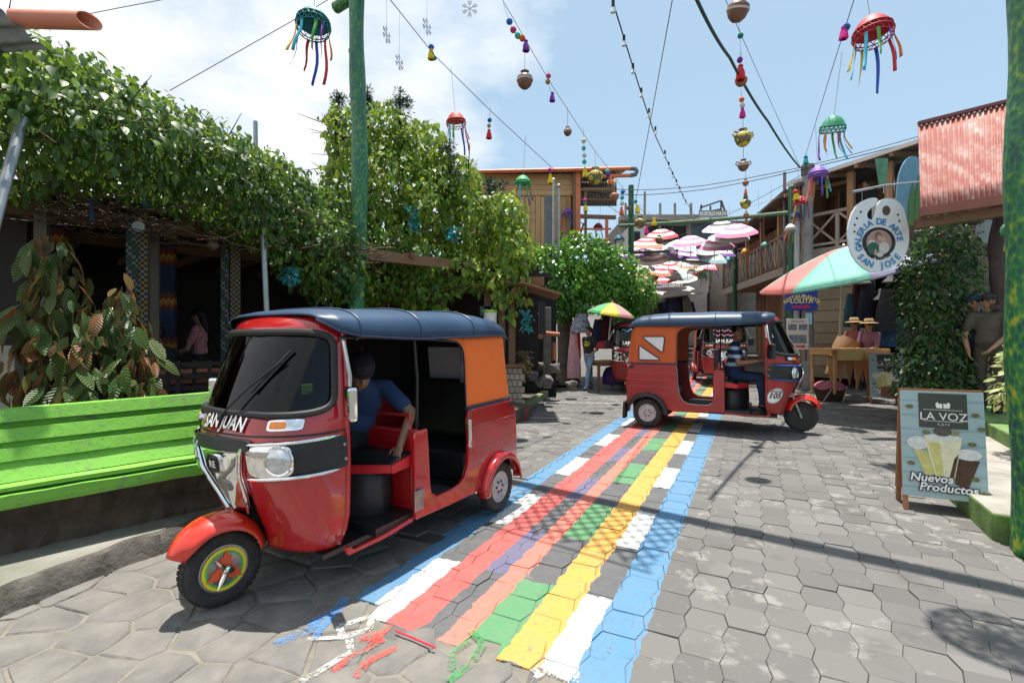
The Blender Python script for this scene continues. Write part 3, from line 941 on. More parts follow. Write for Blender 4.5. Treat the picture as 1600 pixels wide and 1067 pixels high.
    mb.build('floor_pan', MBLK, T)
    mb = MB(); mb.box((.70, 0, .315), (.40, 1.13, .012)); mb.build('floor_mat', M('ribbed_mat', (.045, .045, .047), .8, var=.4, scale=20), T)
    mb = MB(); mb.box((.62, 0, .225), (1.9, .18, .09)); mb.tube([(0, -.52, .208), (0, .52, .208)], .035, 10); mb.box((-.05, 0, .24), (.4, .5, .18))
    mb.build('chassis', M('chassis_black', (.02, .02, .02), .7), T)
    # rear wall
    mb = MB()
    def rw(i, j):
        z = lerp(.28, .92, j); y = (2 * i - 1) * .59; k = abs(2 * i - 1)
        return Vector((-.31 + .035 * k ** 6, y * (1 - max(0, z - .55) * .05 / .59), z))
    mb.grid(rw, 24, 6); rear = mb.build('rear_panel', red, T, smooth=True, solid=.02)
    for sg in (1, -1):
        mb = MB(); mb.box((-.325, sg * .50, .62), (.03, .09, .16)); mb.build('tail_lamp', M('tail_red', (.5, .01, .02), .2, coat=.5), rear, bevel=.01)
    mb = MB(); mb.box((-.315, 0, .33), (.05, 1.12, .09)); mb.build('bumper', opt.get('bumper', MBLK), T, bevel=.012)
    # --- partition and seats
    mb = MB(); mb.box((.97, 0, .58), (.075, 1.10, .56)); part = mb.build('partition', red, T, bevel=.015)
    for sg in (1, -1):
        mb = MB(); mb.box((.93, sg * .30, .60), (.008, .34, .36)); mb.build('partition_panel', red, part, bevel=.004)
        mb = MB(); mb.box((1.010, sg * .38, .72), (.008, .22, .2)); mb.build('partition_panel', red, part, bevel=.004)
    mb = MB(); mb.tube([(.97, -.50, .86), (.97, -.50, .95), (.97, .50, .95), (.97, .50, .86)], .013, 8); mb.build('partition_rail', red, part, smooth=True)
    mb = MB(); mb.prism([(.99, .62), (1.36, .60), (1.36, .655), (1.30, .70), (.99, .715)], 1.08, Matrix(((1, 0, 0, 0), (0, 0, 1, -.54), (0, 1, 0, 0), (0, 0, 0, 1))))
    mb.f = [f[::-1] for f in mb.f]
    # rounded plan: pull the front corners in
    mb.v = [(x - (.16 * (abs(y) / .54) ** 2 if x > 1.2 else 0), y, z) for x, y, z in mb.v]
    st = mb.build('driver_seat', [MSEAT], T, bevel=.018)
    for sg in (1, -1):
        mb = MB(); mb.prism([(.985, .625), (1.21, .612), (1.215, .668), (.985, .705)], .024, Matrix(((1, 0, 0, 0), (0, 0, 1, sg * .552 - .012), (0, 1, 0, 0), (0, 0, 0, 1))))
        mb.bar((1.205, sg * .55, .642), (1.34, sg * .30, .640), .024, .055)
        mb.build('seat_trim', MREDV, st, bevel=.006)
    mb = MB(); mb.lathe([(.36, .31), (.37, .40), (.36, .56), (.33, .60)], 28, Matrix.Translation((1.12, 0, 0)) @ Matrix.Diagonal((.62, 1.12, 1, 1)))
    mb.build('seat_base', MSEAT, T, smooth=True)
    mb = MB(); mb.box((.10, 0, .50), (.50, 1.06, .12)); mb.box((.33, 0, .43), (.05, 1.04, .24)); bench = mb.build('rear_seat', MSEAT, T, bevel=.04)
    mb = MB(); mb.box((-.18, 0, .82), (.12, 1.06, .54), (0, R(-12), 0)); mb.build('rear_backrest', MSEAT, T, bevel=.04)
    if opt.get('driver_rest'):
        mb = MB(); mb.box((.92, -.02, 1.00), (.07, .44, .26)); dr = mb.build('driver_backrest', MNAVY, T, bevel=.02)
        mb = MB(); mb.box((.88, -.02, 1.00), (.012, .40, .22)); mb.build('backrest_face', MREDV, dr, bevel=.01)
    # posts, roof frame
    mb = MB()
    for sg in (1, -1):
        mb.tube([(.92, sg * .515, .86), (.92, sg * .525, 1.2), (.93, sg * .51, 1.50)], .011, 8)
        mb.tube([(1.55, sg * .50, 1.50), (.3, sg * .53, 1.49), (-.25, sg * .52, 1.46)], .011, 8)
    for x in (.3, .93, 1.45): mb.tube([(x, -.52, 1.49), (x, -.3, 1.60), (x, .3, 1.60), (x, .52, 1.49)], .011, 8)
    mb.build('roof_frame', MBLK, T, smooth=True)
    # steering
    mb = MB(); mb.tube([(1.80, 0, .50), (1.62, 0, 1.02)], .03, 10); mb.tube([(1.60, -.33, .98), (1.63, -.2, 1.02), (1.63, .2, 1.02), (1.60, .33, .98)], .016, 8)
    for sg in (1, -1): mb.tube([(1.605, sg * .24, .99), (1.595, sg * .35, .975)], .022, 8)
    mb.box((1.70, 0, 1.03), (.16, .34, .12))
    mb.build('handlebar', MBLK, T, smooth=True)
    mb = MB(); mb.box((1.60, 0, .62), (.05, .94, .6)); mb.build('inner_apron', MDARKR if opt.get('shine') else MREDD, T, bevel=.01)
    # --- roof canopy
    rx = [1.675, 1.65, 1.58, 1.45, 1.15, .93, .60, .30, .05, -.12, -.20, -.255, -.275]
    rw_ = [.43, .465, .525, .555, .575, .578, .58, .58, .575, .565, .552, .54, .535]
    re_ = [1.605, 1.585, 1.535, 1.505, 1.488, 1.48, 1.485, 1.49, 1.495, 1.495, 1.49, 1.475, 1.46]
    rc = [1.645, 1.662, 1.678, 1.688, 1.697, 1.70, 1.702, 1.70, 1.688, 1.662, 1.63, 1.585, 1.54]
    nx = 64
    xs_ = np.concatenate([np.linspace(1.675, 1.55, 12), np.linspace(1.53, -.10, 40), np.linspace(-.12, -.275, 10)])
    o_ = np.argsort(rx); RX = np.array(rx)[o_]
    def rv(a, x): return float(np.interp(x, RX, np.array(a)[o_]))
    def roofp(x, t, lift=0.0):
        w_, e_, c_ = rv(rw_, x), rv(re_, x), rv(rc, x)
        sag = -.005 * abs(math.sin(PI * (x - .3) / .63)) ** .7 if -.1 < x < 1.5 else 0
        ph = t * PI / 2; n_ = 3.4
        y = w_ * math.copysign(abs(math.sin(ph)) ** (2 / n_), t); q = abs(math.cos(ph)) ** (2 / n_)
        return Vector((x, y * (1 + .012 * (1 - q)), e_ + (c_ - e_) * q + sag * q + lift))
    mb = MB()
    N = len(xs_) - 1
    def rg_(i, j):
        k = min(int(round(i * N)), N); return roofp(xs_[k], 2 * j - 1)
    mb.grid(rg_, N, 36, flip=True)
    roof = mb.build('roof_canopy', [MBLUE, MDARK], T, smooth=True, angle=70, solid=.008); roof.modifiers[0].material_offset = 1
    for sg in (1, -1):
        mb = MB(); mb.tube([roofp(x, sg) for x in xs_], .009, 6); mb.build('roof_piping', MNAVY, roof, smooth=True)
    for x in (.30, .93, 1.45):
        mb = MB(); mb.tube([roofp(x, t, .004) for t in np.linspace(-1, 1, 41)], .006, 6); mb.build('roof_seam', MBLUE, roof, smooth=True)
    # --- canvas hood
    mb = MB()
    path = []
    for x in np.linspace(.42, -.20, 10): path.append((x, .578))
    for t in np.linspace(R(90), R(180), 9)[1:]: path.append((-.20 + .125 * math.cos(t), .453 + .125 * math.sin(t)))
    path += [(-.325, y) for y in np.linspace(.45, -.45, 14)[1:]]
    for t in np.linspace(R(180), R(270), 9)[1:]: path.append((-.20 + .125 * math.cos(t), -.453 + .125 * math.sin(t)))
    for x in np.linspace(-.20, .42, 10)[1:]: path.append((x, -.578))
    NP = len(path) - 1
    def hood(i, j):
        x, y = path[min(int(round(i * NP)), NP)]; z = lerp(.915, 1.50, j)
        inn = 1 - .035 * j
        puff = .012 * math.sin(j * PI) * math.sin(i * 23)
        return Vector((x + .065 * j * max(0, min(1, (.1 - x) / .3)), y * inn * (1 + puff * .5), z))
    def rear_win(i, j): return (.40 < i < .60) and (.30 < j < .78)
    mb.grid(hood, NP, 12, skip=rear_win)
    for sg in (1, -1):                     # the strip that runs forward along the roof edge
        pts_ = [Vector((.42, sg * .561, 1.49))]
        arc_ = [(.42, 1.30), (.425, 1.36), (.44, 1.40), (.47, 1.432), (.52, 1.452), (.62, 1.462), (.92, 1.480)]
        b = len(mb.v); V_ = [Vector((x, sg * (.578 - .02 * (z - .915) / .585), z)) for x, z in arc_]
        top_ = [Vector((min(.92, max(.42, x)), sg * .558, 1.497)) for x, z in arc_]
        mb.v += [tuple(p) for p in V_ + top_]
        for k in range(len(arc_) - 1):
            f_ = (b + k, b + k + 1, b + 7 + k + 1, b + 7 + k); mb.f.append(f_ if sg < 0 else f_[::-1]); mb.m.append(0)
    hd = mb.build('canvas_hood', [org, opt.get('lining', MDARK)], T, smooth=True, angle=60, solid=.006); hd.modifiers[0].material_offset = 1
    mb = MB(); mb.tube([Vector((path[k][0], path[k][1] * 1.004, .925)) for k in range(NP + 1)], .018, 6); mb.build('hood_hem', MNAVY, hd, smooth=True)
    for sg in (1, -1):
        mb = MB(); mb.tube([Vector((x, sg * (.580 - .02 * (z - .915) / .585), z)) for x, z in [(.42, .92), (.42, 1.30), (.425, 1.36), (.44, 1.40), (.47, 1.432), (.52, 1.452), (.62, 1.462), (.92, 1.480)]], .0075, 6)
        mb.build('hood_piping', MNAVY, hd, smooth=True)
    mb = MB(); mb.grid(lambda i, j: hood(lerp(.39, .61, i), lerp(.28, .80, j)) + Vector((.012, 0, 0)), 10, 4); mb.build('rear_window', MCLR, hd)
    if opt.get('side_windows'):
        for sg in (1, -1):
            for tri in ([(.25, 1.335), (-.10, 1.335), (.22, 1.085)], [(-.13, 1.21), (-.13, .985), (.20, .985)]):
                c = sum((Vector(t) for t in tri), Vector((0, 0))) / 3
                ring = []
                for k in range(3):
                    a, b2, cc = Vector(tri[k - 1]), Vector(tri[k]), Vector(tri[(k + 1) % 3])
                    for q in (.16, .06): ring.append(b2 + (a - b2) * q + (c - b2) * (.06 - q * .2))
                    for q in (.06, .16): ring.append(b2 + (cc - b2) * q + (c - b2) * (.06 - q * .2))
                p3 = [Vector((p.x, sg * (.594 - .02 * (p.y - .915) / .585), p.y)) for p in ring]
                mb = MB(); mb.poly(p3); sw = mb.build('side_window', MCLR, hd)
                mb = MB(); mb.tube(p3, .008, 6, closed=True); mb.build('window_piping', MNAVY, sw, smooth=True)
    # --- mirrors
    for sg in (1, -1):
        mb = MB(); mb.tube([CF(sg * .97, 1.50, .01), CF(sg * .95, 1.47, .05), CF(sg * .95, 1.28, .10), CF(sg * .93, 1.20, .12)], .013, 8)
        arm = mb.build('mirror_arm', MSTEEL, T, smooth=True)
        c = CF(sg * .93, 1.13, .125)
        mb = MB(); mb.box(c + Vector((.0, 0, 0)), (.055, .135, .20), (0, 0, sg * R(-28))); mr = mb.build('mirror', MCHR if opt.get('shine') else MBLK, T, bevel=.022)
        mb = MB(); mb.box(c + Vector((-.02, 0, 0)) , (.02, .115, .175), (0, 0, sg * R(-28))); mb.build('mirror_glass', M('mirror_glass', (.8, .8, .82), .03, 1.0), mr, bevel=.008)
    return T

# ---------------------------------------------------------------- taxi in front
wA = (-1.61, 2.735); angA = R(239.5)
SCA = .975
fx, fy = math.cos(angA), math.sin(angA)
oA = Vector((wA[0] - 2.0 * SCA * fx, wA[1] - 2.0 * SCA * fy, 0)); oA.z = gz(oA.x, oA.y) + .006
TA = make_taxi(oA, angA, SCA, 'nearest red taxi with orange hood and navy roof, SAN JUAN under its windscreen',
               dict(shine=True, chrome_mask=True, hubcap=True, steer=R(-8)))
TA.rotation_euler = (0, -math.asin(.024 * fy) * 1.0, angA)
mb = MB(); surf_text(mb, 'SAN JUAN', -.010, .988, .106, .010, .0068, 0, slant=.22, sx=.80, arch=.008); mb.build('lettering_outline', MBLK, TA)  # black outline painted round the white letters
mb = MB(); surf_text(mb, 'SAN JUAN', -.010, .9895, .106, .0125, .0024, 0, slant=.22, sx=.80, arch=.008); mb.build('lettering', MWHT, TA)
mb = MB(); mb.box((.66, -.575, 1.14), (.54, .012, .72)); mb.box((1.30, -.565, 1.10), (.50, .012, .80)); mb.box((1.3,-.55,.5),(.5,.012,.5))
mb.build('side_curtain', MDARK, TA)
# rolled cloth bag tucked inside the hood, side chrome vent
mb = MB()
for k in range(5): mb.tube([(.30 - k * .05, .46, 1.44), (.29 - k * .055, .48, 1.28), (.31 - k * .045, .47, 1.12 + .02 * k)], [.02, .042, .02], 8)
mb.build('rolled_curtain', MBAG, TA, smooth=True)
mb = MB(); mb.box((.43, .622, .74), (.035, .02, .22)); mb.build('grab_plate', MCHR, TA, bevel=.012)
mb = MB(); mb.box((1.035, .628, .40), (.09, .012, .14)); mb.build('foot_plate', MSTEEL, TA, bevel=.006)

# ---------------------------------------------------------------- taxi crossing behind
def aim(px, py, ang, x0, y0, sc):          # put model point (x0, y0) on the ground point seen at px, py
    g = gpx(px, py); c, s_ = math.cos(ang), math.sin(ang)
    o = Vector((g.x - sc * (x0 * c - y0 * s_), g.y - sc * (x0 * s_ + y0 * c), 0)); o.z = gz(o.x, o.y) + .006
    return o
angB, scB = R(-27), 1.045
oB = aim(1012, 668, angB, 0, -.585, scB)
TB = make_taxi(oB, angB, scB, 'red taxi numbered 105 crossing the painted stripes, triangular windows in its orange hood',
               dict(hood=MORGD, lines=True, fender=MBLK, trim=M('blue_trim', (.02, .075, .30), .35), side_windows=True, driver_rest=True, flaps=True, lining=MORGD, steer=R(12)))
mb = MB(); pad(mb, -.60, .53, .105, .105, .004, n=2.0, rim=.0); rd = mb.build('number_disc', MWHT, TB, smooth=True)
mb = MB(); surf_text(mb, '105', -.60, .500, .105, .0075, .003); mb.build('number', M('black_print', (.01, .01, .012), .6), rd)
mb = MB(); mb.tube([CS(-.60 + .098 * math.cos(t), .53 + .098 * math.sin(t), .006) for t in np.linspace(0, 2 * PI, 40)[:-1]], .0025, 5, closed=True)
surf_text(mb, 'ASOMOSAM', -.60, .582, .026, .0075, .001); mb.build('disc_print', M('black_print', (.01, .01, .012), .6), rd)
for (zc, a, b, t) in ((1.42, .045, .05, 'A'), (1.34, .055, .028, '')):
    mb = MB(); pad(mb, -.62, zc, a, b, .006, n=6, rim=0); mb.build('screen_sticker', MWHT, TB)
# ================================================================ plants: leaves
def leaf_shape(l, w, fold=.18, droop=.15, kind='ovate'):
    """one leaf along +x, folded on its midrib"""
    if kind == 'ovate': ts = [(0, 0), (.12, .30), (.34, .48), (.62, .38), (.86, .14), (1, 0)]
    elif kind == 'long': ts = [(0, 0), (.10, .20), (.34, .42), (.60, .45), (.83, .27), (1, 0)]
    else: ts = [(0, 0), (.4, .5), (1, 0)]
    mid = []; L_ = []; R_ = []
    for t, k in ts:
        z = -droop * l * t * t
        mid.append((l * t, 0, z))
        if 0 < t < 1:
            L_.append((l * t - .03 * l, w * k, z + fold * w * k)); R_.append((l * t - .03 * l, -w * k, z + fold * w * k))
    vs = mid + L_ + R_; nm, nl = len(mid), len(L_)
    fs = []
    for S_, flip in ((nm, False), (nm + nl, True)):
        f = [(0, 1, S_)] + [(i + 1, i + 2, S_ + i + 1, S_ + i) for i in range(nl - 1)] + [(nl, nl + 1, S_ + nl - 1)]
        fs += [x[::-1] if flip else x for x in f]
    return np.array(vs), fs
def rotmat(d, up, roll=0.0):
    d = Vector(d).normalized(); up = Vector(up)
    s_ = up.cross(d)
    if s_.length < 1e-4: s_ = d.orthogonal()
    s_.normalize(); n = d.cross(s_)
    m = Matrix((d, s_, n)).transposed()
    return m @ Matrix.Rotation(roll, 3, 'X')
def foliage(name, leaves, shapes, mat, parent, n_single=0, single='leaf', cam_sort=True):
    """leaves: list of (pos, dir, up, scale, tone); n_single nearest become parts of their own, the rest one mass"""
    inv = Vector((0, 0, 0))
    if parent is not None: inv = parent.location
    leaves = sorted(leaves, key=lambda q: (Vector(q[0]) - Vector((0, 0, CAM_H))).length)
    meshes = {}
    mats = mat
    V, F_, T_ = [], [], []; base = 0
    for i, (p, d, up, sc, tone) in enumerate(leaves):
        k = random.randrange(len(shapes))
        m = rotmat(d, up, random.gauss(0, .6))
        if i < n_single:
            tq = int(tone * 5.99); key = (k, tq)
            if key not in meshes:
                me = bpy.data.meshes.new(single); me.from_pydata([tuple(v) for v in shapes[k][0]], [], shapes[k][1]); me.materials.append(mats)
                me.attributes.new('tone', 'FLOAT', 'FACE').data.foreach_set('value', [(tq + .5) / 6] * len(shapes[k][1]))
                me.polygons.foreach_set('use_smooth', [True] * len(me.polygons))
                meshes[key] = me
            o = bpy.data.objects.new(single, meshes[key]); COL.objects.link(o); o.parent = parent
            o.matrix_basis = Matrix.Translation(Vector(p) - inv) @ m.to_4x4() @ Matrix.Scale(sc, 4)
        else:
            v = (shapes[k][0] * sc) @ np.array(m).T + np.array(Vector(p) - inv)
            V.append(v)
            for f in shapes[k][1]: F_.append(tuple(a + base for a in f)); T_.append(tone)
            base += len(v)
    if V:
        me = bpy.data.meshes.new(name)
        me.from_pydata([tuple(x) for x in np.concatenate(V)], [], F_); me.materials.append(mats)
        me.attributes.new('tone', 'FLOAT', 'FACE').data.foreach_set('value', T_)
        me.polygons.foreach_set('use_smooth', [True] * len(me.polygons))
        o = link_mesh(name, me, parent); o['kind'] = 'stuff'
        return o
def shell_leaves(blobs, n, scale, hang=.5, inner=.25, tone_bias=0.0, zmin=None):
    """leaves over a set of ellipsoids (centre, radii): hung outward and down on the skin, some deeper"""
    out = []
    wts = [b[1][0] * b[1][1] + b[1][1] * b[1][2] + b[1][0] * b[1][2] for b in blobs]
    while len(out) < n:
        c, r_ = random.choices(blobs, wts)[0]
        d = Vector((random.gauss(0, 1), random.gauss(0, 1), random.gauss(0, 1))).normalized()
        k = 1.0 + random.gauss(0, .07)
        if random.random() < inner: k *= random.uniform(.5, .95)
        # clumps: push skin in and out
        k *= 1 + .22 * math.sin(d.x * 7 + c[0] * 3) * math.sin(d.y * 8 + c[1]) * math.cos(d.z * 6 + c[2] * 2)
        p = Vector((c[0] + d.x * r_[0] * k, c[1] + d.y * r_[1] * k, c[2] + d.z * r_[2] * k))
        if zmin is not None and p.z < zmin: continue
        ins = False
        for c2, r2 in blobs:
            if c2 is c: continue
            q = Vector(((p.x - c2[0]) / r2[0], (p.y - c2[1]) / r2[1], (p.z - c2[2]) / r2[2]))
            if q.length < .72: ins = True; break
        if ins and random.random() < .85: continue
        nrm = Vector((d.x / r_[0], d.y / r_[1], d.z / r_[2])).normalized()
        dr = (nrm * (1 - hang) + Vector((random.gauss(0, .35), random.gauss(0, .35), -hang * 1.3 + random.gauss(0, .25)))).normalized()
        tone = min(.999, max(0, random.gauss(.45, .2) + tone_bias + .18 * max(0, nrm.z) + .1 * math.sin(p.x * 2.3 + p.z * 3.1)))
        out.append((p, dr, nrm + Vector((0, 0, .35)), scale * random.uniform(.5, 1.4), tone))
    return out
def twig_mass(mb, blobs, n, r=.006, L=.5):
    for _ in range(n):
        c, r_ = random.choice(blobs)
        p = Vector((c[0] + random.uniform(-.7, .7) * r_[0], c[1] + random.uniform(-.7, .7) * r_[1], c[2] + random.uniform(-.8, .5) * r_[2]))
        d = Vector((random.gauss(0, 1), random.gauss(0, 1), random.gauss(0, .5))).normalized() * L
        mb.tube([p, p + d * .5 + Vector((0, 0, random.uniform(-.06, .06))), p + d], [r, r * .8, r * .3], 5)
SH_OV = [leaf_shape(1, .62, .22, d_) for d_ in (.08, .2, .32)]
SH_LG = [leaf_shape(1, .46, .22, d_, 'long') for d_ in (.1, .22, .35)]
SH_SM = [leaf_shape(1, .5, .2, d_, 'tri') for d_ in (.05, .25)]
ML_VINE = M_leaf('vine_leaf', (.016, .050, .012), (.058, .138, .018), (.24, .37, .040), .32, .45)
ML_VINE2 = M_leaf('vine_leaf_yellowing', (.040, .120, .016), (.115, .240, .024), (.44, .52, .055), .38, .45)
ML_FICUS = M_leaf('ficus_leaf', (.030, .120, .020), (.090, .260, .032), (.22, .42, .050), .34, .32)
ML_IVY = M_leaf('ivy_leaf', (.014, .045, .016), (.030, .085, .024), (.085, .17, .04), .25)
ML_CYP = M_leaf('cypress_needle', (.012, .040, .026), (.024, .065, .036), (.05, .10, .05), .15)
ML_CACAO = M_leaf('cacao_leaf', (.026, .095, .018), (.075, .135, .028), (.36, .115, .060), .28, .36, True)
ML_VAR = M_leaf('variegated_leaf', (.12, .20, .05), (.36, .42, .14), (.60, .58, .28), .3)
ML_JADE = M_leaf('jade_flower', (.02, .22, .24), (.03, .36, .40), (.10, .50, .52), .25)
MBARK = M('grey_bark', (.16, .13, .10), .92, var=.5, scale=5, bump=.9, bscale=16, col2=(.075, .06, .05))
MTWIG = M('brown_twig', (.11, .075, .045), .9, var=.4, scale=12)
MSTEM = M('brown_stem', (.13, .095, .055), .85, var=.4, scale=10)

# ================================================================ left terrace: bench wall, restaurant under its vines
MBEN = M('lime_bench_paint', (.115, .52, .024), .5, var=.5, scale=2.4, bump=.45, bscale=24, col2=(.095, .40, .028), rvar=.2)
def M_bench():
    m, ns, ls, b = nodes_of('lime_paint_scuffed'); nt = m.node_tree
    pos = npos(nt)
    n = nnoise(nt, 1.6, 4, pos); n2 = nnoise(nt, 14, 8, pos, .7); n3 = nnoise(nt, 3.5, 5, pos)
    base = nramp(nt, n, [(.3, (.15, .40, .040)), (.7, (.215, .53, .058))])
    sc = nramp(nt, nmath(nt, 'ADD', nmath(nt, 'MULTIPLY', n2, .7), nmath(nt, 'MULTIPLY', n3, .5)), [(.66, (0, 0, 0)), (.76, (1, 1, 1))])
    base = nmix(nt, nmath(nt, 'MULTIPLY', sc, .7), base, (.19, .22, .15))
    mp = ns.new('ShaderNodeMapping'); mp.inputs['Rotation'].default_value = (0, 0, R(-45.7)); mp.inputs['Scale'].default_value = (2, 60, 60); ls.new(pos, mp.inputs[0])
    gr = nnoise(nt, 1.0, 6, mp.outputs[0], .6)
    base = nmix(nt, nramp(nt, gr, [(.56, (0, 0, 0)), (.74, (.7, .7, .7))]), base, (.05, .13, .03))
    ls.new(base, b.inputs['Base Color']); ls.new(nmath(nt, 'MULTIPLY_ADD', gr, .4, .38), b.inputs['Roughness'])
    nbump(nt, nnoise(nt, 26, 5, pos), .4, .008, b)
    return m
MBEN = M_bench()
MEARTH = M('crumbling_adobe', (.11, .08, .055), .95, var=.6, scale=4, bump=1.0, bscale=12, col2=(.05, .036, .027))
b0 = Vector((-3.98, 2.55)); b1 = Vector((-1.05, 5.55))          # back line of the bench
bd = (b1 - b0).normalized(); bn = Vector((bd.y, -bd.x))          # towards the street
BL_ = (b1 - b0).length
def BP(s, out, z):                          # s along the bench, out towards the street, z above the pavement
    p = b0 + bd * s + bn * out
    return Vector((p.x, p.y, gz(p.x, p.y) + .155 + z))
BO = BP(0, 0, 0)
bench = empty('bench_wall', BO, 0, 'long lime green slatted bench built along the terrace wall', 'bench')
def run(name, prof, mat, parent, segs=24, jit=.0):
    """sweep a profile of (out, z) along the bench"""
    mb = MB(); n = len(prof); vs = []
    for i in range(segs + 1):
        s = BL_ * i / segs
        for (o_, z) in prof: vs.append(BP(s, o_ + random.uniform(-jit, jit), z + random.uniform(-jit, jit)) - BO)
    fs = []
    for i in range(segs):
        for j in range(n):
            j2 = (j + 1) % n
            fs.append((i * n + j, i * n + j2, (i + 1) * n + j2, (i + 1) * n + j))
    fs.append(tuple(range(n))); fs.append(tuple((segs) * n + j for j in range(n - 1, -1, -1)))
    mb.add(vs, fs)
    return mb.build(name, mat, parent)
def slat(o0, z0, o1, z1, th): # leaning board, out at foot bigger
    return [(o0, z0), (o0 + th, z0 + .004), (o1 + th, z1), (o1, z1 + .002)]
for k, (za, zb_) in enumerate(((.790, .872), (.672, .752), (.560, .638))):
    oa, ob = .30 - .30 * (za - .5), .30 - .30 * (zb_ - .5)
    run('back_slat', slat(oa, za, ob, zb_, .058), MBEN, bench, 24, .0015)
run('back_panel', [(.10, .42), (.385, .445), (.315, .56), (.17, .86), (.10, .86)], MBEN, bench, 20, .002)
run('seat_board', [(.15, .405), (.475, .410), (.475, .436), (.15, .45)], MBEN, bench, 24, .002)
run('seat_front', [(.34, .305), (.490, .31), (.502, .34), (.50, .392), (.34, .40)], MBEN, bench, 26, .003)
run('foundation', [(-.1, -.1), (.36, -.1), (.33, .05), (.28, .15), (.32, .31), (-.1, .40)], MEARTH, bench, 60, .022)
# white scratched writing on the top slat
mb = MB(); pts_ = []
for k in range(40):
    s = .55 + k * .0115; pts_.append(BP(s, .252, .83 + .018 * math.sin(k * 1.7) + (.01 if k % 3 else -.01)) - BO)
mb.tube(pts_, .004, 4); mb.build('scrawl', M('chalk', (.6, .68, .6), .9), bench)

# terrace floor, raised behind the bench
terrace = MB()
tp = [BP(-2, .12, 0), BP(BL_, .12, 0), Vector((.35, 8.6, 0)), Vector((-3, 13, 0)), Vector((-14, 13, 0)), Vector((-14, 1, 0))]
TZ = .42
terrace.prism([(p.x, p.y) for p in tp], TZ - .05, Matrix.Translation((0, 0, .05)))
tag(terrace.build('terrace', M('dark_floor', (.10, .075, .055), .8, var=.4, scale=3)), kind='structure')

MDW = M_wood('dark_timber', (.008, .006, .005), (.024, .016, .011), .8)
MBW = M_wood('brown_timber', (.10, .052, .026), (.24, .125, .060), .7)
MPOST = M('galvanised_pole', (.40, .42, .43), .4, .7, var=.3, scale=8)
# restaurant shell: roof deck and dark walls
rest = empty('restaurant', (-6, 7, TZ), 0, 'dark open-fronted restaurant with dark timber walls under a flat vine roof', 'restaurant')
RO = Vector((-6, 7, TZ))
def rpart(mb, name, mat, **k):
    o = mb.build(name, mat, rest, **k); o.location = -RO; return o
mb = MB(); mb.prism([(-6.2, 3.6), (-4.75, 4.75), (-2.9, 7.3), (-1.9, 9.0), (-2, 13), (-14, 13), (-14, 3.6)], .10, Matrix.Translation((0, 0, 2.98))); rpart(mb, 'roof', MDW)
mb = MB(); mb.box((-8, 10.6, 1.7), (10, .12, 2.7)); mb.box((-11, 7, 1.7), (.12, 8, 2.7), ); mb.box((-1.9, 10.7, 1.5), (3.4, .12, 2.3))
rpart(mb, 'wall', MDW)
# low cream wall on the left
mb = MB(); mb.box((-5.9, 4.75, .95), (1.9, .14, 1.06), (0, 0, R(14))); rpart(mb, 'low_wall', M('cream_plaster', (.40, .36, .28), .9, var=.25, scale=4))
mb = MB(); mb.box((-5.9, 4.85, 2.2), (1.9, .06, 1.5), (0, 0, R(14))); rpart(mb, 'window_screen', MDW)
def checker_mat(name, c1, c2, c3, sc):
    m, ns, ls, b = nodes_of(name); nt = m.node_tree
    tc = nobj(nt); ck = ns.new('ShaderNodeTexChecker'); ck.inputs['Scale'].default_value = sc
    ls.new(tc, ck.inputs['Vector']); 
    ck2 = ns.new('ShaderNodeTexChecker'); ck2.inputs['Scale'].default_value = sc / 4; ls.new(tc, ck2.inputs['Vector'])
    c = nmix(nt, ck2.outputs['Fac'], c2, c3)
    ls.new(nmix(nt, ck.outputs['Fac'], c1, c), b.inputs['Base Color']); b.inputs['Roughness'].default_value = .7
    return m
MCK1 = checker_mat('checker_paint', (.006, .006, .008), (.13, .12, .09), (.17, .10, .01), 34)
MCK2 = checker_mat('checker_paint_green', (.006, .007, .012), (.12, .115, .10), (.008, .05, .016), 32)
def zig_mat():
    m, ns, ls, b = nodes_of('zigzag_weave'); nt = m.node_tree
    sp = ns.new('ShaderNodeSeparateXYZ'); ls.new(nobj(nt), sp.inputs[0])
    z = nmath(nt, 'ADD', sp.outputs[2], nmath(nt, 'MULTIPLY', nmath(nt, 'PINGPONG', nmath(nt, 'ADD', sp.outputs[0], sp.outputs[1]), .03), 1.6))
    fr = nmath(nt, 'FRACT', nmath(nt, 'MULTIPLY', z, 1.7))
    ls.new(nramp(nt, fr, [(0, (.012, .02, .05)), (.45, (.01, .03, .08)), (.62, (.12, .02, .015)), (.72, (.30, .11, .015)), (.80, (.34, .19, .02)), (.86, (.13, .03, .015))], True), b.inputs['Base Color'])
    b.inputs['Roughness'].default_value = .9
    return m
MZIG = zig_mat()
def column(px, Y, top_y, mat, w=.17, nm='column'):
    p = P(px, 500, Y); mb = MB(); z1 = 2.98
    mb.box((0, 0, (z1 - TZ) / 2), (w, w, z1 - TZ))
    o = mb.build(nm, mat, rest); o.location = Vector((p.x, p.y, TZ)) - RO; o.rotation_euler = (0, 0, R(25))
    return o
column(222, 5.25, 320, MCK1, .12); column(208, 5.2, 320, MCK2, .10); column(368, 6.25, 350, MCK1, .11); column(352, 6.2, 350, MCK2, .09)
column(66, 5.0, 300, M('pale_post', (.13, .11, .085), .8, var=.3), .10); column(242, 5.9, 300, M('pale_post', (.30, .26, .20), .8), .09)
column(88, 5.4, 300, MZIG, .16); column(262, 6.6, 350, MZIG, .18)
for (a, b_) in (((-5.2, 4.6), (-2.4, 7.5)), ((-6.4, 5.6), (-3.0, 8.6)), ((-2.4, 7.5), (-.2, 9.3))):
    mb = MB(); mb.bar((a[0], a[1], 2.86), (b_[0], b_[1], 2.86), .10, .16); rpart(mb, 'beam', MBW)
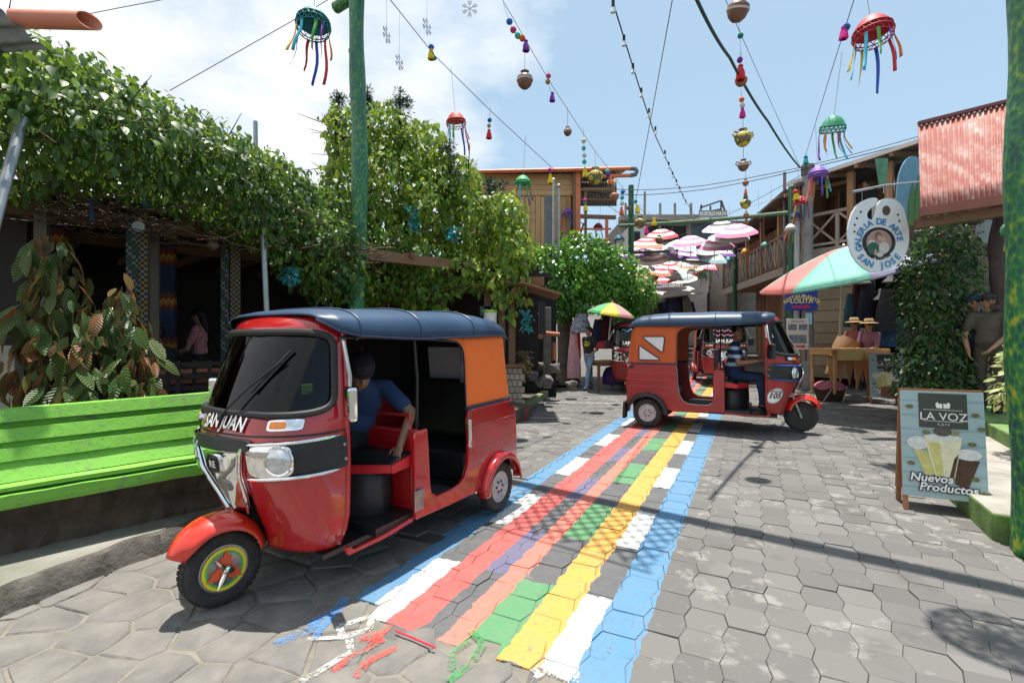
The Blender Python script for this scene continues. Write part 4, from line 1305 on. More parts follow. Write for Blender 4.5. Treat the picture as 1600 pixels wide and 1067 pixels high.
for k in range(7):
    a = Vector((-4.9 + k * .55, 4.7 + k * .55, 2.92)); mb = MB(); mb.bar(a, a + Vector((-3.2, 3.0, 0)), .07, .10); rpart(mb, 'rafter', MBW)
# fluorescent tube alight in the gloom
mb = MB(); p = P(130, 362, 7.5); mb.bar(p + Vector((-.35, .3, 0)), p + Vector((.05, -.05, 0)), .03, .03)
tag(mb.build('tube_lamp', M('lit_tube', (.9, .95, 1), .4, glow=((.85, .93, 1), 9))), 'lit white tube lamp glowing inside the dark restaurant', 'lamp')

# vine pergola over the restaurant front
vine = empty('vine_pergola', (-4.2, 5.2, 2.9), 0, 'thick leafy vine roof over the restaurant front at the left', 'vine')
blobs = []
def vb(px, py, Y, rx, ry, rz): blobs.append((tuple(P(px, py, Y)), (rx, ry, rz)))
vb(-30, 200, 4.1, .75, .7, .55); vb(60, 152, 4.15, .55, .7, .42); vb(70, 215, 4.2, .6, .7, .35); vb(150, 200, 4.5, .6, .8, .42); vb(150, 235, 4.5, .6, .7, .32)
vb(230, 228, 4.9, .6, .8, .40); vb(220, 260, 4.9, .55, .7, .32); vb(300, 260, 5.4, .6, .8, .42); vb(300, 290, 5.3, .5, .6, .30); vb(370, 280, 5.9, .55, .8, .42); vb(365, 310, 5.8, .5, .6, .38)
vb(425, 312, 6.3, .45, .8, .50); vb(430, 350, 6.3, .42, .6, .42); vb(470, 355, 6.8, .45, .8, .42); vb(480, 390, 6.8, .45, .7, .45); vb(520, 385, 7.2, .45, .8, .40); vb(520, 425, 7.2, .45, .6, .40)
vb(-20, 122, 5.2, 1.2, 1.0, .35); vb(120, 165, 5.6, 1.0, 1.0, .30); vb(250, 225, 6.2, 1.0, 1.0, .30); vb(400, 295, 7.4, .9, 1.0, .35); vb(450, 320, 8.0, .8, 1.0, .3)
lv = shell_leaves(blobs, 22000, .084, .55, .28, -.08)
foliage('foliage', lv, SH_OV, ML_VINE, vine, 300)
mb = MB(); twig_mass(mb, blobs, 260, .008, .6); o = mb.build('twigs', MTWIG, vine); o.location = -vine.location; o['kind'] = 'stuff'
mb = MB()                              # bare dry stems under the leaf roof
for _ in range(420):
    s = random.random(); p = Vector((lerp(-4.6, -2.3, s) + random.uniform(-.5, .5), lerp(4.2, 7.3, s) + random.uniform(-.3, .9), random.uniform(2.68, 2.97)))
    d = Vector((random.gauss(0, .3), random.gauss(0, .3), random.gauss(0, .07))); mb.tube([p, p + d * .5 + Vector((0, 0, -.04)), p + d], .006, 4)
o = mb.build('dry_stems', MTWIG, vine); o.location = -vine.location; o['kind'] = 'stuff'

# steel poles of the pergola
def pole(pix0, Y0, pix1, Y1, r, mat, name, label, cat):
    a, b_ = P(*pix0, Y0), P(*pix1, Y1)
    e = MB(); e.tube([Vector((0, 0, 0)), b_ - a], r, 12)
    o = e.build(name, mat, None, smooth=True, loc=a); return tag(o, label, cat)
pole((-28, 420), 3.25, (36, 185), 3.7, .035, MPOST, 'steel_pole', 'leaning galvanised pole at the left edge holding up the vine roof', 'pole')
pole((424, 640), 5.9, (408, 300), 5.9, .032, MPOST, 'steel_pole', 'galvanised steel pole rising behind the nearest taxi', 'pole')
pole((400, 300), 7, (399, 190), 7, .03, MPOST, 'pole_stub', 'short grey pole end poking out above the vine roof', 'pole')

# corrugated eave and orange pipe, top left
eave = empty('corrugated_eave', P(20, 70, 3.4), 0, 'grey corrugated metal eave corner at the top left', 'roof')
mb = MB()
def corr(o, ux, uy, nx, amp, nw, L, W):
    return lambda i, j: o + ux * (L * i) + uy * (W * j) + nx * (amp * math.sin(2 * PI * nw * j))
p0 = P(72, 78, 3.5)
mb.grid(corr(Vector((0, 0, 0)), Vector((-1, .15, .02)).normalized(), Vector((-.1, -1, .30)).normalized(), Vector((0, .3, 1)).normalized(), .018, 7, 1.6, .9), 2, 84)
o = mb.build('sheet', M('grey_zinc', (.30, .31, .33), .45, .6, var=.4, scale=5), eave, smooth=True, solid=.003); o.location = p0 - eave.location
mb = MB(); a = P(140, 33, 3.45); b_ = P(20, 30, 3.35); d = (a - b_).normalized()
Mx = Matrix.Translation(b_) @ d.to_track_quat('Z', 'Y').to_matrix().to_4x4(); L = (a - b_).length
n = 24; out_, in_ = [], []
for j in range(n):
    t = 2 * PI * j / n; cut = .05 * math.cos(t)
    out_.append([Mx @ Vector((r * math.cos(t), r * math.sin(t), z)) for r, z in ((.058, 0), (.058, L + cut), (.050, L + cut), (.050, 0))])
vs = [p for q in out_ for p in q]; fs = []
for j in range(n):
    k = (j + 1) % n
    for q in range(3): fs.append((j * 4 + q, k * 4 + q, k * 4 + q + 1, j * 4 + q + 1))
mb.add(vs, fs)
tag(mb.build('drain_pipe', M('terracotta_pvc', (.66, .22, .13), .5, var=.15, scale=5), smooth=True), 'open-ended orange drain pipe jutting out over the vines, top left', 'pipe')

# cacao shrub behind the bench
def shrub(name, base, label, cat, stems, leaf_n, shapes, mat, lsize, n_single, spread, hgt, hang=.7, tone=(.4, .25), group=None):
    e = empty(name, base, 0, label, cat, group)
    mb = MB(); tips = []
    for k in range(stems):
        a = 2 * PI * k / stems + rnd(-.4, .4); h_ = hgt * rnd(.55, 1.05); sp = spread * rnd(.3, 1)
        pts_ = [Vector((0, 0, 0)), Vector((math.cos(a) * sp * .3, math.sin(a) * sp * .3, h_ * .45)), Vector((math.cos(a) * sp * .75, math.sin(a) * sp * .75, h_ * .8)), Vector((math.cos(a) * sp, math.sin(a) * sp, h_))]
        mb.tube(pts_, [.02, .015, .009, .004], 6)
        for q in range(leaf_n // stems):
            t = rnd(.25, 1.0) * 3; i = min(int(t), 2); p = pts_[i].lerp(pts_[i + 1], t - i)
            tips.append((p, a))
    mb.build('stem', MSTEM, e, smooth=True)
    lv = []
    for p, a in tips:
        az = a + random.gauss(0, 1.3); d = Vector((math.cos(az) * (1 - hang * .6), math.sin(az) * (1 - hang * .6), -hang + random.gauss(.1, .25)))
        lv.append((Vector(base) + p + Vector((math.cos(az), math.sin(az), 0)) * rnd(.02, .10), d, Vector((math.cos(az), math.sin(az), .8)), lsize * rnd(.6, 1.2), min(.999, max(0, random.gauss(*tone)))))
    foliage('foliage', lv, shapes, mat, e, n_single)
    return e
def cacao(base_px, pix, n, label, tone):
    b = P(*base_px); b.z = TZ + .05; e = empty('cacao_shrub', b, 0, label, 'shrub'); bl = []; mb = MB()
    for (px, py, Y, r_) in pix:
        c = P(px, py, Y); bl.append((tuple(c), (r_, r_, r_ * 1.1))); d = c - b
        mb.tube([Vector((rnd(-.04, .04), rnd(-.04, .04), 0)), d * .5 + Vector((rnd(-.06, .06), 0, .1)), d + Vector((0, 0, r_))], [.016, .012, .004], 6)
    mb.build('stem', MSTEM, e, smooth=True)
    lv = [(p, (Vector(d) + Vector((0, 0, -.5))).normalized(), u, s_, min(.93, max(0, t_ + tone + random.gauss(0, .22)))) for p, d, u, s_, t_ in shell_leaves(bl, n, .185, .55, .45, 0)]
    foliage('foliage', lv, SH_LG, ML_CACAO, e, 300)
cacao((95, 640, 3.85), ((75, 395, 3.8, .13), (95, 450, 3.8, .17), (60, 505, 3.75, .18), (115, 520, 3.75, .18), (45, 575, 3.7, .19), (100, 590, 3.7, .20)), 300, 'tall cacao shrub with drooping bronze and green leaves behind the lime bench', .0)
cacao((185, 640, 3.95), ((190, 470, 3.95, .11), (165, 500, 3.9, .15), (205, 520, 3.95, .14), (150, 555, 3.85, .18), (215, 575, 3.9, .15)), 230, 'shorter cacao shrub with reddish young leaves, right of the tall one', -.05)
cacao((150, 640, 3.75), ((130, 605, 3.7, .16), (170, 610, 3.75, .15), (210, 610, 3.8, .14), (70, 615, 3.65, .13)), 190, 'low cacao bush of broad green leaves just above the bench back', -.22)

# table and chairs inside
MTAB = M_wood('red_brown_table', (.16, .05, .035), (.30, .11, .07), .4)
def table(p, rz, L, W, H, label, mat=MTAB):
    e = empty('table', p, rz, label, 'table')
    mb = MB(); mb.box((0, 0, H - .025), (L, W, .05)); mb.build('table_top', mat, e, bevel=.006)
    mb = MB(); mb.box((0, 0, H - .09), (L - .1, W - .1, .08)); mb.build('apron', mat, e)
    for sx in (-1, 1):
        for sy in (-1, 1):
            mb = MB(); mb.box((sx * (L / 2 - .07), sy * (W / 2 - .07), (H - .06) / 2), (.06, .06, H - .06)); mb.build('leg', mat, e)
    return e
def chair(p, rz, label, group=None):
    e = empty('chair', p, rz, label, 'chair', group)
    mb = MB(); mb.box((0, 0, .45), (.40, .40, .05)); mb.build('seat', MTAB, e, bevel=.01)
    for sx in (-1, 1):
        mb = MB(); mb.box((sx * .18, -.18, .225), (.035, .035, .43)); mb.build('leg', MDW, e)
        mb = MB(); mb.box((sx * .18, .18, .45), (.035, .035, .90)); mb.build('leg', MDW, e)
    for z in (.62, .74, .86): mb = MB(); mb.box((0, .18, z), (.33, .02, .05)); mb.build('back_slat', MDW, e)
    return e
pt = P(300, 560, 5.6)
table((pt.x, pt.y, TZ), R(35), 1.5, .7, .78, 'red-brown wooden table beside the lime bench in the restaurant')
for k, (px, yy, rz) in enumerate(((255, 5.15, 200), (300, 5.25, 205), (335, 5.5, 210))):
    q = P(px, 600, yy); chair((q.x, q.y, TZ), R(rz), ['dark chair at the left end of the red-brown table', 'dark chair in the middle of the near side of the table', 'dark chair at the right end, half behind the windscreen'][k], 'restaurant chairs')
# ornaments hanging in the gloom
def ornament(px, py, Y, r, mat, label, flat=False):
    c = P(px, py, Y); e = empty('hanging_ornament', c, 0, label, 'ornament')
    mb = MB()
    if flat: mb.lathe([(.001, -.012), (r, -.008), (r, .008), (.001, .012)], 20, Matrix.Rotation(R(80), 4, 'X') @ Matrix.Rotation(R(20), 4, 'Y'))
    else: mb.lathe([(.001, -r), (r * .8, -r * .5), (r, 0), (r * .6, r * .6), (.01, r)], 14)
    mb.build('body', mat, e, smooth=True)
    mb = MB(); mb.tube([(0, 0, r), (0, 0, max(r + .05, 2.9 - c.z))], .003, 4); mb.build('cord', MTWIG, e)
    return e
ornament(216, 354, 5.0, .055, M('pale_disc', (.42, .44, .40), .6, var=.3), 'pale oval disc hanging beside the checkered column', True)
ornament(113, 326, 5.2, .03, M('dark_grey', (.12, .12, .12), .6), 'small grey disc hanging near the striped textile', True)
ornament(229, 318, 5.0, .05, M('teal_glass', (.02, .12, .14), .4), 'dark teal bulb hanging above the checkered column')
ornament(310, 372, 6.0, .035, M('red_flower', (.5, .03, .04), .5), 'small red flower hanging inside the restaurant')
ornament(272, 368, 6.0, .035, M('yellow_gourd', (.45, .33, .04), .6), 'small yellow gourd hanging inside the restaurant')
ornament(333, 382, 6.0, .07, M('woven_bird', (.28, .20, .14), .9, var=.5, scale=30), 'brown woven ornament hanging by a cord under the vines')
mb = MB(); p = P(144, 325, 4.9); mb.box(p, (.012, .03, .26)); tag(mb.build('ribbon', M('blue_ribbon', (.02, .12, .5), .6)), 'blue ribbon hanging under the vine roof', 'ribbon')
# ================================================================ middle distance, left side of the street
# --- painted green pole pair and crossbeam
def M_snake():
    m, ns, ls, b = nodes_of('green_scale_paint'); nt = m.node_tree
    tc = nobj(nt); mp = ns.new('ShaderNodeMapping'); mp.inputs['Scale'].default_value = (1, 1, .55); ls.new(tc, mp.inputs[0])
    v = ns.new('ShaderNodeTexVoronoi'); v.inputs['Scale'].default_value = 30; ls.new(mp.outputs[0], v.inputs['Vector'])
    n = nnoise(nt, 11, 5, mp.outputs[0], .7); sp = ns.new('ShaderNodeSeparateXYZ'); ls.new(tc, sp.inputs[0])
    n3 = nnoise(nt, 20, 6, mp.outputs[0], .75)
    col = nramp(nt, nmath(nt, 'ADD', nmath(nt, 'MULTIPLY', v.outputs['Distance'], .30), nmath(nt, 'ADD', nmath(nt, 'MULTIPLY', n, .45), nmath(nt, 'MULTIPLY', n3, .45))),
                [(.40, (.006, .030, .055)), (.50, (.008, .070, .060)), (.58, (.015, .15, .045)), (.66, (.05, .25, .03)), (.76, (.40, .42, .02))])
    hi = nmath(nt, 'SUBTRACT', 1.0, nmath(nt, 'MULTIPLY', sp.outputs[2], .16))
    col = nmix(nt, nmath(nt, 'MAXIMUM', nmath(nt, 'MINIMUM', nmath(nt, 'MULTIPLY', sp.outputs[2], .13), .7), 0), col, (.045, .15, .10))
    ls.new(col, b.inputs['Base Color']); b.inputs['Roughness'].default_value = .5
    nbump(nt, v.outputs['Distance'], .35, .01, b)
    return m
MSNAKE = M_snake()
def snake_pole(base, H, r, label, lean=(0, 0), knots=6, seed=1):
    rg2 = random.Random(seed)
    pts_, rs = [], []
    for i in range(31):
        t = i / 30; z = H * t
        pts_.append(Vector((lean[0] * t + .035 * math.sin(t * 9 + seed) , lean[1] * t + .03 * math.cos(t * 7), z)))
        rs.append(r * (1.08 - .22 * t) * (1 + .06 * math.sin(t * 31 + seed)))
    mb = MB(); mb.tube(pts_, rs, 18)
    for k in range(knots):
        i = rg2.randrange(3, 28); a = rg2.uniform(0, 2 * PI); p = pts_[i] + Vector((math.cos(a), math.sin(a), 0)) * rs[i] * .92
        mb.ball(p, (.035, .035, .05), 8, 6)
    o = mb.build('painted_pole', MSNAKE, None, smooth=True, loc=base)
    return tag(o, label, 'pole', 'green painted poles')
pL = Vector((-2.31, 7.4, gz(-2.3, 7.4) + .1)); pR = Vector((3.56, 3.28, gz(3.4, 3.3)))
snake_pole(pL, 6.75, .125, 'green scale-painted pole rising behind the nearest taxi', (.0, 0), 8, 3)
snake_pole(pR, 6.6, .155, 'thick green painted pole at the right edge of the picture', (-.12, .05), 6, 8)
mb = MB(); a = pL + Vector((-.45, .33, 6.47)); b_ = pR + Vector((.3, -.2, 6.4))
mb.tube([a.lerp(b_, i / 12) + Vector((0, 0, .03 * math.sin(i * 2))) for i in range(13)], .085, 14)
beam_c = (a + b_) / 2; mb.v = [tuple(Vector(p) - beam_c) for p in mb.v]
tag(mb.build('painted_beam', MSNAKE, None, smooth=True, loc=beam_c), 'green painted crossbeam end beside the top of the left green pole', 'beam')

# --- vine-grown mass on the timber shop
tmass = empty('vine_thicket', P(660, 470, 9.0), 0, 'tall yellow-green vine thicket grown over the timber shop behind the taxi', 'vine')
blobs = []
vb(545, 215, 9.0, .38, .5, .55); vb(540, 300, 9.0, .42, .6, .6); vb(550, 390, 9.0, .5, .6, .6); vb(600, 205, 9.1, .50, .6, .45); vb(610, 290, 9.0, .6, .7, .65); vb(600, 380, 8.9, .6, .7, .6)
vb(660, 235, 9.2, .45, .6, .45); vb(675, 320, 9.1, .6, .7, .65); vb(660, 410, 9.0, .6, .7, .5); vb(715, 285, 9.3, .42, .6, .45); vb(730, 350, 9.2, .55, .6, .6); vb(725, 425, 9.0, .6, .5, .35)
vb(785, 340, 9.2, .42, .6, .40); vb(800, 395, 9.1, .42, .6, .5); vb(775, 430, 9.0, .5, .5, .32); vb(500, 420, 8.6, .5, .5, .45); vb(590, 445, 8.7, .45, .4, .28); vb(660, 460, 8.8, .5, .4, .2)
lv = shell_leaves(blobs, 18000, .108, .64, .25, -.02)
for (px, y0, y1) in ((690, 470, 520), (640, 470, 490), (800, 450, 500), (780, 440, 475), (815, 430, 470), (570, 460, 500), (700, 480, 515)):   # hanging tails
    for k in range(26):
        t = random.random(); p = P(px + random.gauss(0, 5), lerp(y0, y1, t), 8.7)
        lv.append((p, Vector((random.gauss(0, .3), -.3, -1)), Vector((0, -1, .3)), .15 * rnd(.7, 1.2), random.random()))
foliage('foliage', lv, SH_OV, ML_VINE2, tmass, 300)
mb = MB(); twig_mass(mb, blobs, 160, .012, .8); o = mb.build('twigs', MTWIG, tmass); o.location = -tmass.location; o['kind'] = 'stuff'
# jade vine flowers
for k, (px, py, Y) in enumerate(((647, 340, 8.45), (706, 365, 8.5), (455, 300 + 130, 6.3), (822, 500, 8.6), (540, 440, 7.6))):
    e = empty('jade_flower', P(px, py, Y), 0, ['long turquoise flower cluster hanging on the thicket', 'turquoise flower cluster lower on the thicket, right of the long one', 'turquoise flower cluster hanging under the left vine roof', 'turquoise flower cluster hanging beside the block wall', 'turquoise flower cluster hanging beside the green pole'][k], 'flowers', 'jade vine flowers')
    c = e.location; L_ = [.45, .22, .2, .38, .3][k]
    fl = [(Vector((c.x + random.gauss(0, .05), c.y + random.gauss(0, .05), c.z - random.uniform(-L_ / 2, L_ / 2))), Vector((random.gauss(0, 1), random.gauss(0, 1), -.6)), Vector((0, 0, 1)), .075 * rnd(.7, 1.2), random.random()) for _ in range(90)]
    foliage('petals', fl, SH_OV, ML_JADE, e, 0)
# cypress tips poking out
def cypress(px, y0, y1, Y, label, wd=.25):
    a, b_ = P(px, y1, Y), P(px, y0, Y)
    e = empty('cypress_tree', a, 0, label, 'tree', 'cypresses')
    mb = MB(); mb.tube([Vector((0, 0, 0)), b_ - a], [.06, .015], 8); mb.build('trunk', MBARK, e, smooth=True)
    H = (b_ - a).length; lv = []
    tufts = [(Vector((random.gauss(0, wd * .45), random.gauss(0, wd * .45), rnd(.1, .97) * H)), rnd(.7, 1.2)) for _ in range(14)] + [(Vector((0, 0, H * t)), 1) for t in (.7, .85, .98)]
    for (p, k) in tufts:
        for _ in range(110):
            d = Vector((random.gauss(0, 1), random.gauss(0, 1), random.gauss(.5, .8))).normalized()
            lv.append((a + p + d * rnd(.02, .10) * k, d, Vector((0, 0, 1)), .075 * rnd(.6, 1.2), random.random()))
    foliage('crown', lv, [leaf_shape(1, .22, .1, .1, 'tri')], ML_CYP, e, 0)
cypress(526, 150, 260, 9.0, 'small dark cypress tip at the left end of the thicket', .18)
cypress(574, 140, 260, 9.3, 'thin dark cypress spire behind the green pole', .1)
cypress(625, 145, 280, 9.0, 'tallest dark cypress tip above the thicket', .22)
cypress(703, 225, 330, 8.9, 'blue-green cypress tip right of the thicket', .26)
cypress(765, 285, 345, 9.6, 'dull green cypress behind the thicket, against the wooden house', .35)

# --- timber shop under the thicket
shop = empty('timber_shop', P(690, 600, 9.3), 0, 'dark timber shop front under the vine thicket', 'shop')
SO = shop.location.copy()
def spart(mb, name, mat, **k):
    o = mb.build(name, mat, shop, **k); o.location = -SO; return o
z0 = .55
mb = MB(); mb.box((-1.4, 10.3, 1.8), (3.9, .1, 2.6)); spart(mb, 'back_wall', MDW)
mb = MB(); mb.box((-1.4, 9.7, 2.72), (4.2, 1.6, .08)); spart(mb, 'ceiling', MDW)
for px in (598, 628, 682, 762, 784, 800):
    a = P(px, 560, 9.0); mb = MB(); mb.box((a.x, 9.0, 1.6), (.12, .12, 2.3)); spart(mb, 'post', MBW)
a, b_ = P(565, 449, 8.9), P(880, 449, 8.9)
mb = MB(); mb.bar(P(560, 447, 8.92), P(770, 450, 8.92), .09, .15); spart(mb, 'lintel', MBW)
mb = MB(); mb.bar(P(760, 440, 8.8), P(850, 440, 8.8), .09, .16); spart(mb, 'lintel', MBW)
mb = MB(); mb.bar(P(700, 500, 8.8), P(650, 620, 8.85), .05, .06); spart(mb, 'brace', MDW)
for k, yy in enumerate((8.6, 8.75, 8.9, 9.05)):
    mb = MB(); mb.bar(P(812, 455, 8.8) + Vector((0, (k - 1.5) * .28, .10 - k * .0)), P(871, 462, 8.9) + Vector((0, (k - 1.5) * .28, -.02)), .27, .03); spart(mb, 'awning_board', MBW)
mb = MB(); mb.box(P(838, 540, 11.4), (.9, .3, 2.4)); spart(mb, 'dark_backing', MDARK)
for k in range(5):
    mb = MB(); mb.box(P(814 + k * 8.5, 497, 10.6) , (.108, .03, .70)); spart(mb, 'plank', M_wood('grey_boards', (.035, .033, .03), (.085, .08, .075), scale=(20, 20, 2)))
# pot on the counter, small sign
mb = MB(); c = P(766, 508, 8.85); mb.lathe([(.10, -.24), (.12, .20), (.125, .22), (.11, .22)], 18, Matrix.Translation((0, 0, 0)))
bk = mb.build('bucket', M('white_plastic', (.72, .74, .74), .4), None, smooth=True, loc=c); tag(bk, 'white plastic bucket with lime lid on the shop counter', 'bucket')
mb = MB(); mb.lathe([(.001, .275), (.128, .27), (.132, .22), (.001, .215)], 18); mb.build('lid', M('lime_plastic', (.35, .55, .05), .4), bk, smooth=True)
mb = MB(); mb.lathe([(.112, -.40), (.112, -.24), (.09, -.24)], 18); mb.build('base', M('lime_plastic', (.35, .55, .05), .4), bk, smooth=True)
c = P(762, 486, 8.95); e = empty('small_sign', c, 0, 'small teal sign with pale letters in the shop window', 'sign')
mb = MB(); mb.box((0, 0, 0), (.28, .02, .17)); mb.build('board', M('teal_board', (.01, .07, .075), .5), e)
vs, fs = text_geo('URG', .10, .002); mb = MB(); mb.add([(x, -.014, y - .035) for x, y, z in vs], fs); mb.build('lettering', M('pale_teal', (.18, .42, .40), .6), e)

# --- concrete block wall with recessed joints
MBLOCK = M('sandy_block', (.40, .345, .255), .92, var=.35, scale=8, bump=.6, bscale=60)
wall = empty('block_wall', P(795, 600, 9.0), 0, 'short tan block wall under the shop counter', 'wall')
wz = gz(0, 9) + .15
cw = Vector((P(797, 600, 8.8).x, 8.9, wz))
wall.location = cw
mb = MB(); mb.box((-.06, .09, .34), (.50, .19, .68)); mb.build('core', MMORT, wall)
for r_ in range(6):
    for k in range(6):
        for side in (0,):
            x = -.26 + k * .09 + (.045 if r_ % 2 else 0)
            if x > .22: continue
            mb = MB(); mb.box((x + .03, -.02, .055 + r_ * .115), (.082, .05, .102)); mb.build('block', MBLOCK, wall, bevel=.006)
mb = MB(); mb.box((-.05, .05, .72), (.62, .36, .045)); mb.build('counter', MBW, wall)
# red-brown step and green kerb
mb = MB(); c = P(810, 628, 8.3); mb.box((c.x - .1, 8.45, gz(0, 8.4) + .10), (.55, .5, .2)); tag(mb.build('red_step', M('red_floor_paint', (.16, .035, .03), .6, var=.3), bevel=.01), 'dark red painted step at the end of the block wall', 'step')
mb = MB(); a, b_ = gpx(803, 655), gpx(868, 612)
pts_ = [a.lerp(b_, i / 10) for i in range(11)]
vs = []
for p in pts_:
    for (o_, z) in ((.0, -.02), (0, .13), (-.12, .14), (-.14, -.02)): vs.append((p.x + o_ + rnd(-.008, .008), p.y, gz(p.x, p.y) + z))
fs = [(i * 4 + j, i * 4 + (j + 1) % 4, (i + 1) * 4 + (j + 1) % 4, (i + 1) * 4 + j) for i in range(10) for j in range(4)] + [(0, 1, 2, 3), (43, 42, 41, 40)]
mb.add(vs, fs); tag(mb.build('kerb', M('pale_green_kerb', (.22, .30, .12), .8, var=.5, scale=5, col2=(.2, .19, .16))), kind='structure')
# earth bank with boulders behind the kerb
mb = MB(); mb.grid(lambda i, j: Vector((lerp(-3, .03 + (lerp(8.5, 15, j) - 8.36) * .278 - .12, i), lerp(8.5, 15, j), gz(0, lerp(8.5, 15, j)) + .13 + .05 * math.sin(i * 9 + j * 7) + 1.0 * max(0, .85 - i) * min(1, j * 2.2))), 24, 24)
tag(mb.build('earth_bank', M('earth', (.13, .10, .072), .95, var=.5, scale=3, bump=1, bscale=14)), kind='structure')
def boulder(c, r, label, mat, sq=.7, seed=0):
    rg2 = random.Random(seed); mb = MB(); mb.ball((0, 0, 0), 1, 14, 9)
    ph = [rg2.uniform(0, 6) for _ in range(6)]
    vv = []
    for x, y, z in mb.v:
        k = 1 + .16 * math.sin(3 * x + ph[0]) * math.cos(2.5 * y + ph[1]) + .10 * math.sin(5 * z + ph[2] + 4 * x)
        vv.append((max(-.8, min(.8, x)) * k * r, max(-.8, min(.8, y)) * k * r, max(-.75, min(.75, z)) * k * r * sq))
    mb.v = vv
    return tag(mb.build('boulder', mat, None, smooth=True, angle=30, loc=c), label, 'stone', 'boulders on the bank')
MROCK = M('field_stone', (.20, .18, .155), .92, var=.5, scale=4, bump=.8, bscale=18)
for k, (px, py, Y, r_, lb) in enumerate(((830, 588, 9.9, .16, 'rounded boulder beside the block wall'), (853, 595, 9.8, .17, 'wide flat boulder behind the green kerb'), (864, 575, 10.6, .17, 'boulder against the grey post'), (850, 572, 10.9, .15, 'square grey stone block on the bank'), (893, 602, 10.8, .16, 'grey stone at the foot of the tree'), (842, 600, 9.4, .09, 'small stone on the bank by the kerb'))):
    boulder(P(px, py, Y), r_, lb, MROCK, .75, k)
mb = MB(); a = P(855, 590, 10.7); mb.box((0, 0, .65), (.16, .16, 1.75)); tag(mb.build('concrete_post', M('concrete_post', (.22, .20, .17), .9, var=.4, scale=5, bump=.4), None, bevel=.012, loc=(a.x, a.y, a.z)), 'grey concrete post between the block wall and the tree', 'post')
for k, (x0, y0, x1, y1, c, lb) in enumerate(((811, 526, 848, 526, (.50, .15, .06), 'orange pipe lying across the bank left of the post'), (853, 521, 874, 523, (.42, .13, .05), 'short orange pipe right of the concrete post'), (866, 535, 866, 563, (.45, .15, .06), 'upright orange pipe leaning by the tree'))):
    a, b_ = P(x0, y0, 10.3), P(x1, y1, 10.3); mb = MB(); mb.tube([Vector((0, 0, 0)), b_ - a], .05, 12); tag(mb.build('clay_pipe', M('clay_pipe%d' % k, c, .6, var=.2), None, smooth=True, loc=a), lb, 'pipe')
# dry tuft by the wall
e = empty('dry_plant', P(818, 590, 9.3), 0, 'tuft of dry yellow-brown plant beside the block wall', 'plant')
lv = [(e.location + Vector((random.gauss(0, .06), random.gauss(0, .06), rnd(0, .5))), Vector((random.gauss(0, 1), random.gauss(0, 1), random.gauss(-.2, .6))), Vector((0, 0, 1)), .11 * rnd(.6, 1.2), random.random()) for _ in range(150)]
foliage('foliage', lv, SH_LG, M_leaf('dry_leaf', (.08, .14, .03), (.30, .22, .10), (.50, .34, .18), .3), e, 0)

# --- street tree with leafy round crown
def tree(name, base, pts_, rs, blobs_, n, ls_, mat, label, shapes, cat='tree', bias=0, ns=0):
    e = empty(name, base, 0, label, cat)
    mb = MB(); B = Vector(base)
    mb.tube([Vector(p) - B for p in pts_], rs, 14)
    top = Vector(pts_[-1]) - B
    for c, r_ in blobs_:
        tgt = Vector(c) - B; st_ = (Vector(pts_[-2]) - B).lerp(top, rnd(.2, 1))
        mb.tube([st_, st_.lerp(tgt, .5) + Vector((0, 0, .1)), tgt], [rs[-1] * .6, rs[-1] * .4, .012], 7)
    mb.build('trunk', MBARK, e, smooth=True)
    foliage('crown', shell_leaves(blobs_, n, ls_, .45, .35, bias), shapes, mat, e, ns)
    return e
tb = gpx(884, 602); tz = gz(tb.x, tb.y) + .15; Yt = tb.y
bl = [(tuple(P(*q[:2], Yt + q[2])), (q[3], q[4], q[5])) for q in ((860, 415, -.2, .75, .7, .5), (905, 400, 0, .8, .8, .55), (945, 420, .1, .75, .8, .6), (880, 445, -.4, .7, .6, .5), (930, 445, -.1, .7, .6, .45), (965, 440, .2, .45, .6, .4), (870, 480, -.3, .5, .4, .35), (900, 480, -.3, .4, .4, .25), (850, 450, 0, .5, .5, .5))]
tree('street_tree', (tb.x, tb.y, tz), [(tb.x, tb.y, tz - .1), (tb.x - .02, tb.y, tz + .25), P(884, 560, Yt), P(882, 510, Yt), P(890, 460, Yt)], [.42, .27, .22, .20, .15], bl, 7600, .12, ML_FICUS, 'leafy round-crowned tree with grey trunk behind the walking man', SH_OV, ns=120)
bl = [(tuple(P(*q[:2], 15 + q[2])), (q[3], q[4], q[5])) for q in ((985, 445, 0, .6, .7, .55), (970, 480, .2, .6, .6, .5), (1000, 470, 0, .45, .5, .5), (960, 425, 0, .5, .5, .4))]
b15 = P(980, 560, 15); tree('street_tree', (b15.x, 15, gz(0, 15)), [(b15.x, 15, gz(0, 15)), P(980, 520, 15), P(980, 470, 15)], [.15, .12, .09], bl, 3200, .12, ML_FICUS, 'smaller tree further up the street behind the round tree', SH_OV, bias=-.05)

# --- wooden upper storey behind
MPLK = M_wood('honey_plank', (.34, .18, .075), (.60, .37, .17), .65, scale=(14, 14, 1.6), tone=.6)
MPLKH = M_wood('honey_plank_h', (.30, .155, .065), (.52, .31, .14), .65, scale=(1.6, 14, 14), tone=.6)
HY = 14.0
house = empty('wooden_house', P(860, 400, HY), 0, 'honey-coloured plank house with orange gutter above the trees', 'house')
HO = house.location.copy()
def hpart(mb, name, mat, **k):
    o = mb.build(name, mat, house, **k); o.location = -HO; return o
mb = MB(); a, b_ = P(725, 270, HY + .15), P(895, 395, HY + .15); mb.box(((a.x + b_.x) / 2, HY + 1.2, (a.z + b_.z) / 2), (b_.x - a.x, 2.2, a.z - b_.z)); hpart(mb, 'core', MBW)
x0, x1 = P(725, 0, HY).x, P(896, 0, HY).x
pm = MB(); pm.box((0, 0, 0), (.135, .035, 2.0)); pmesh = pm.mesh('plank', MPLK)
n = int((x1 - x0) / .145)
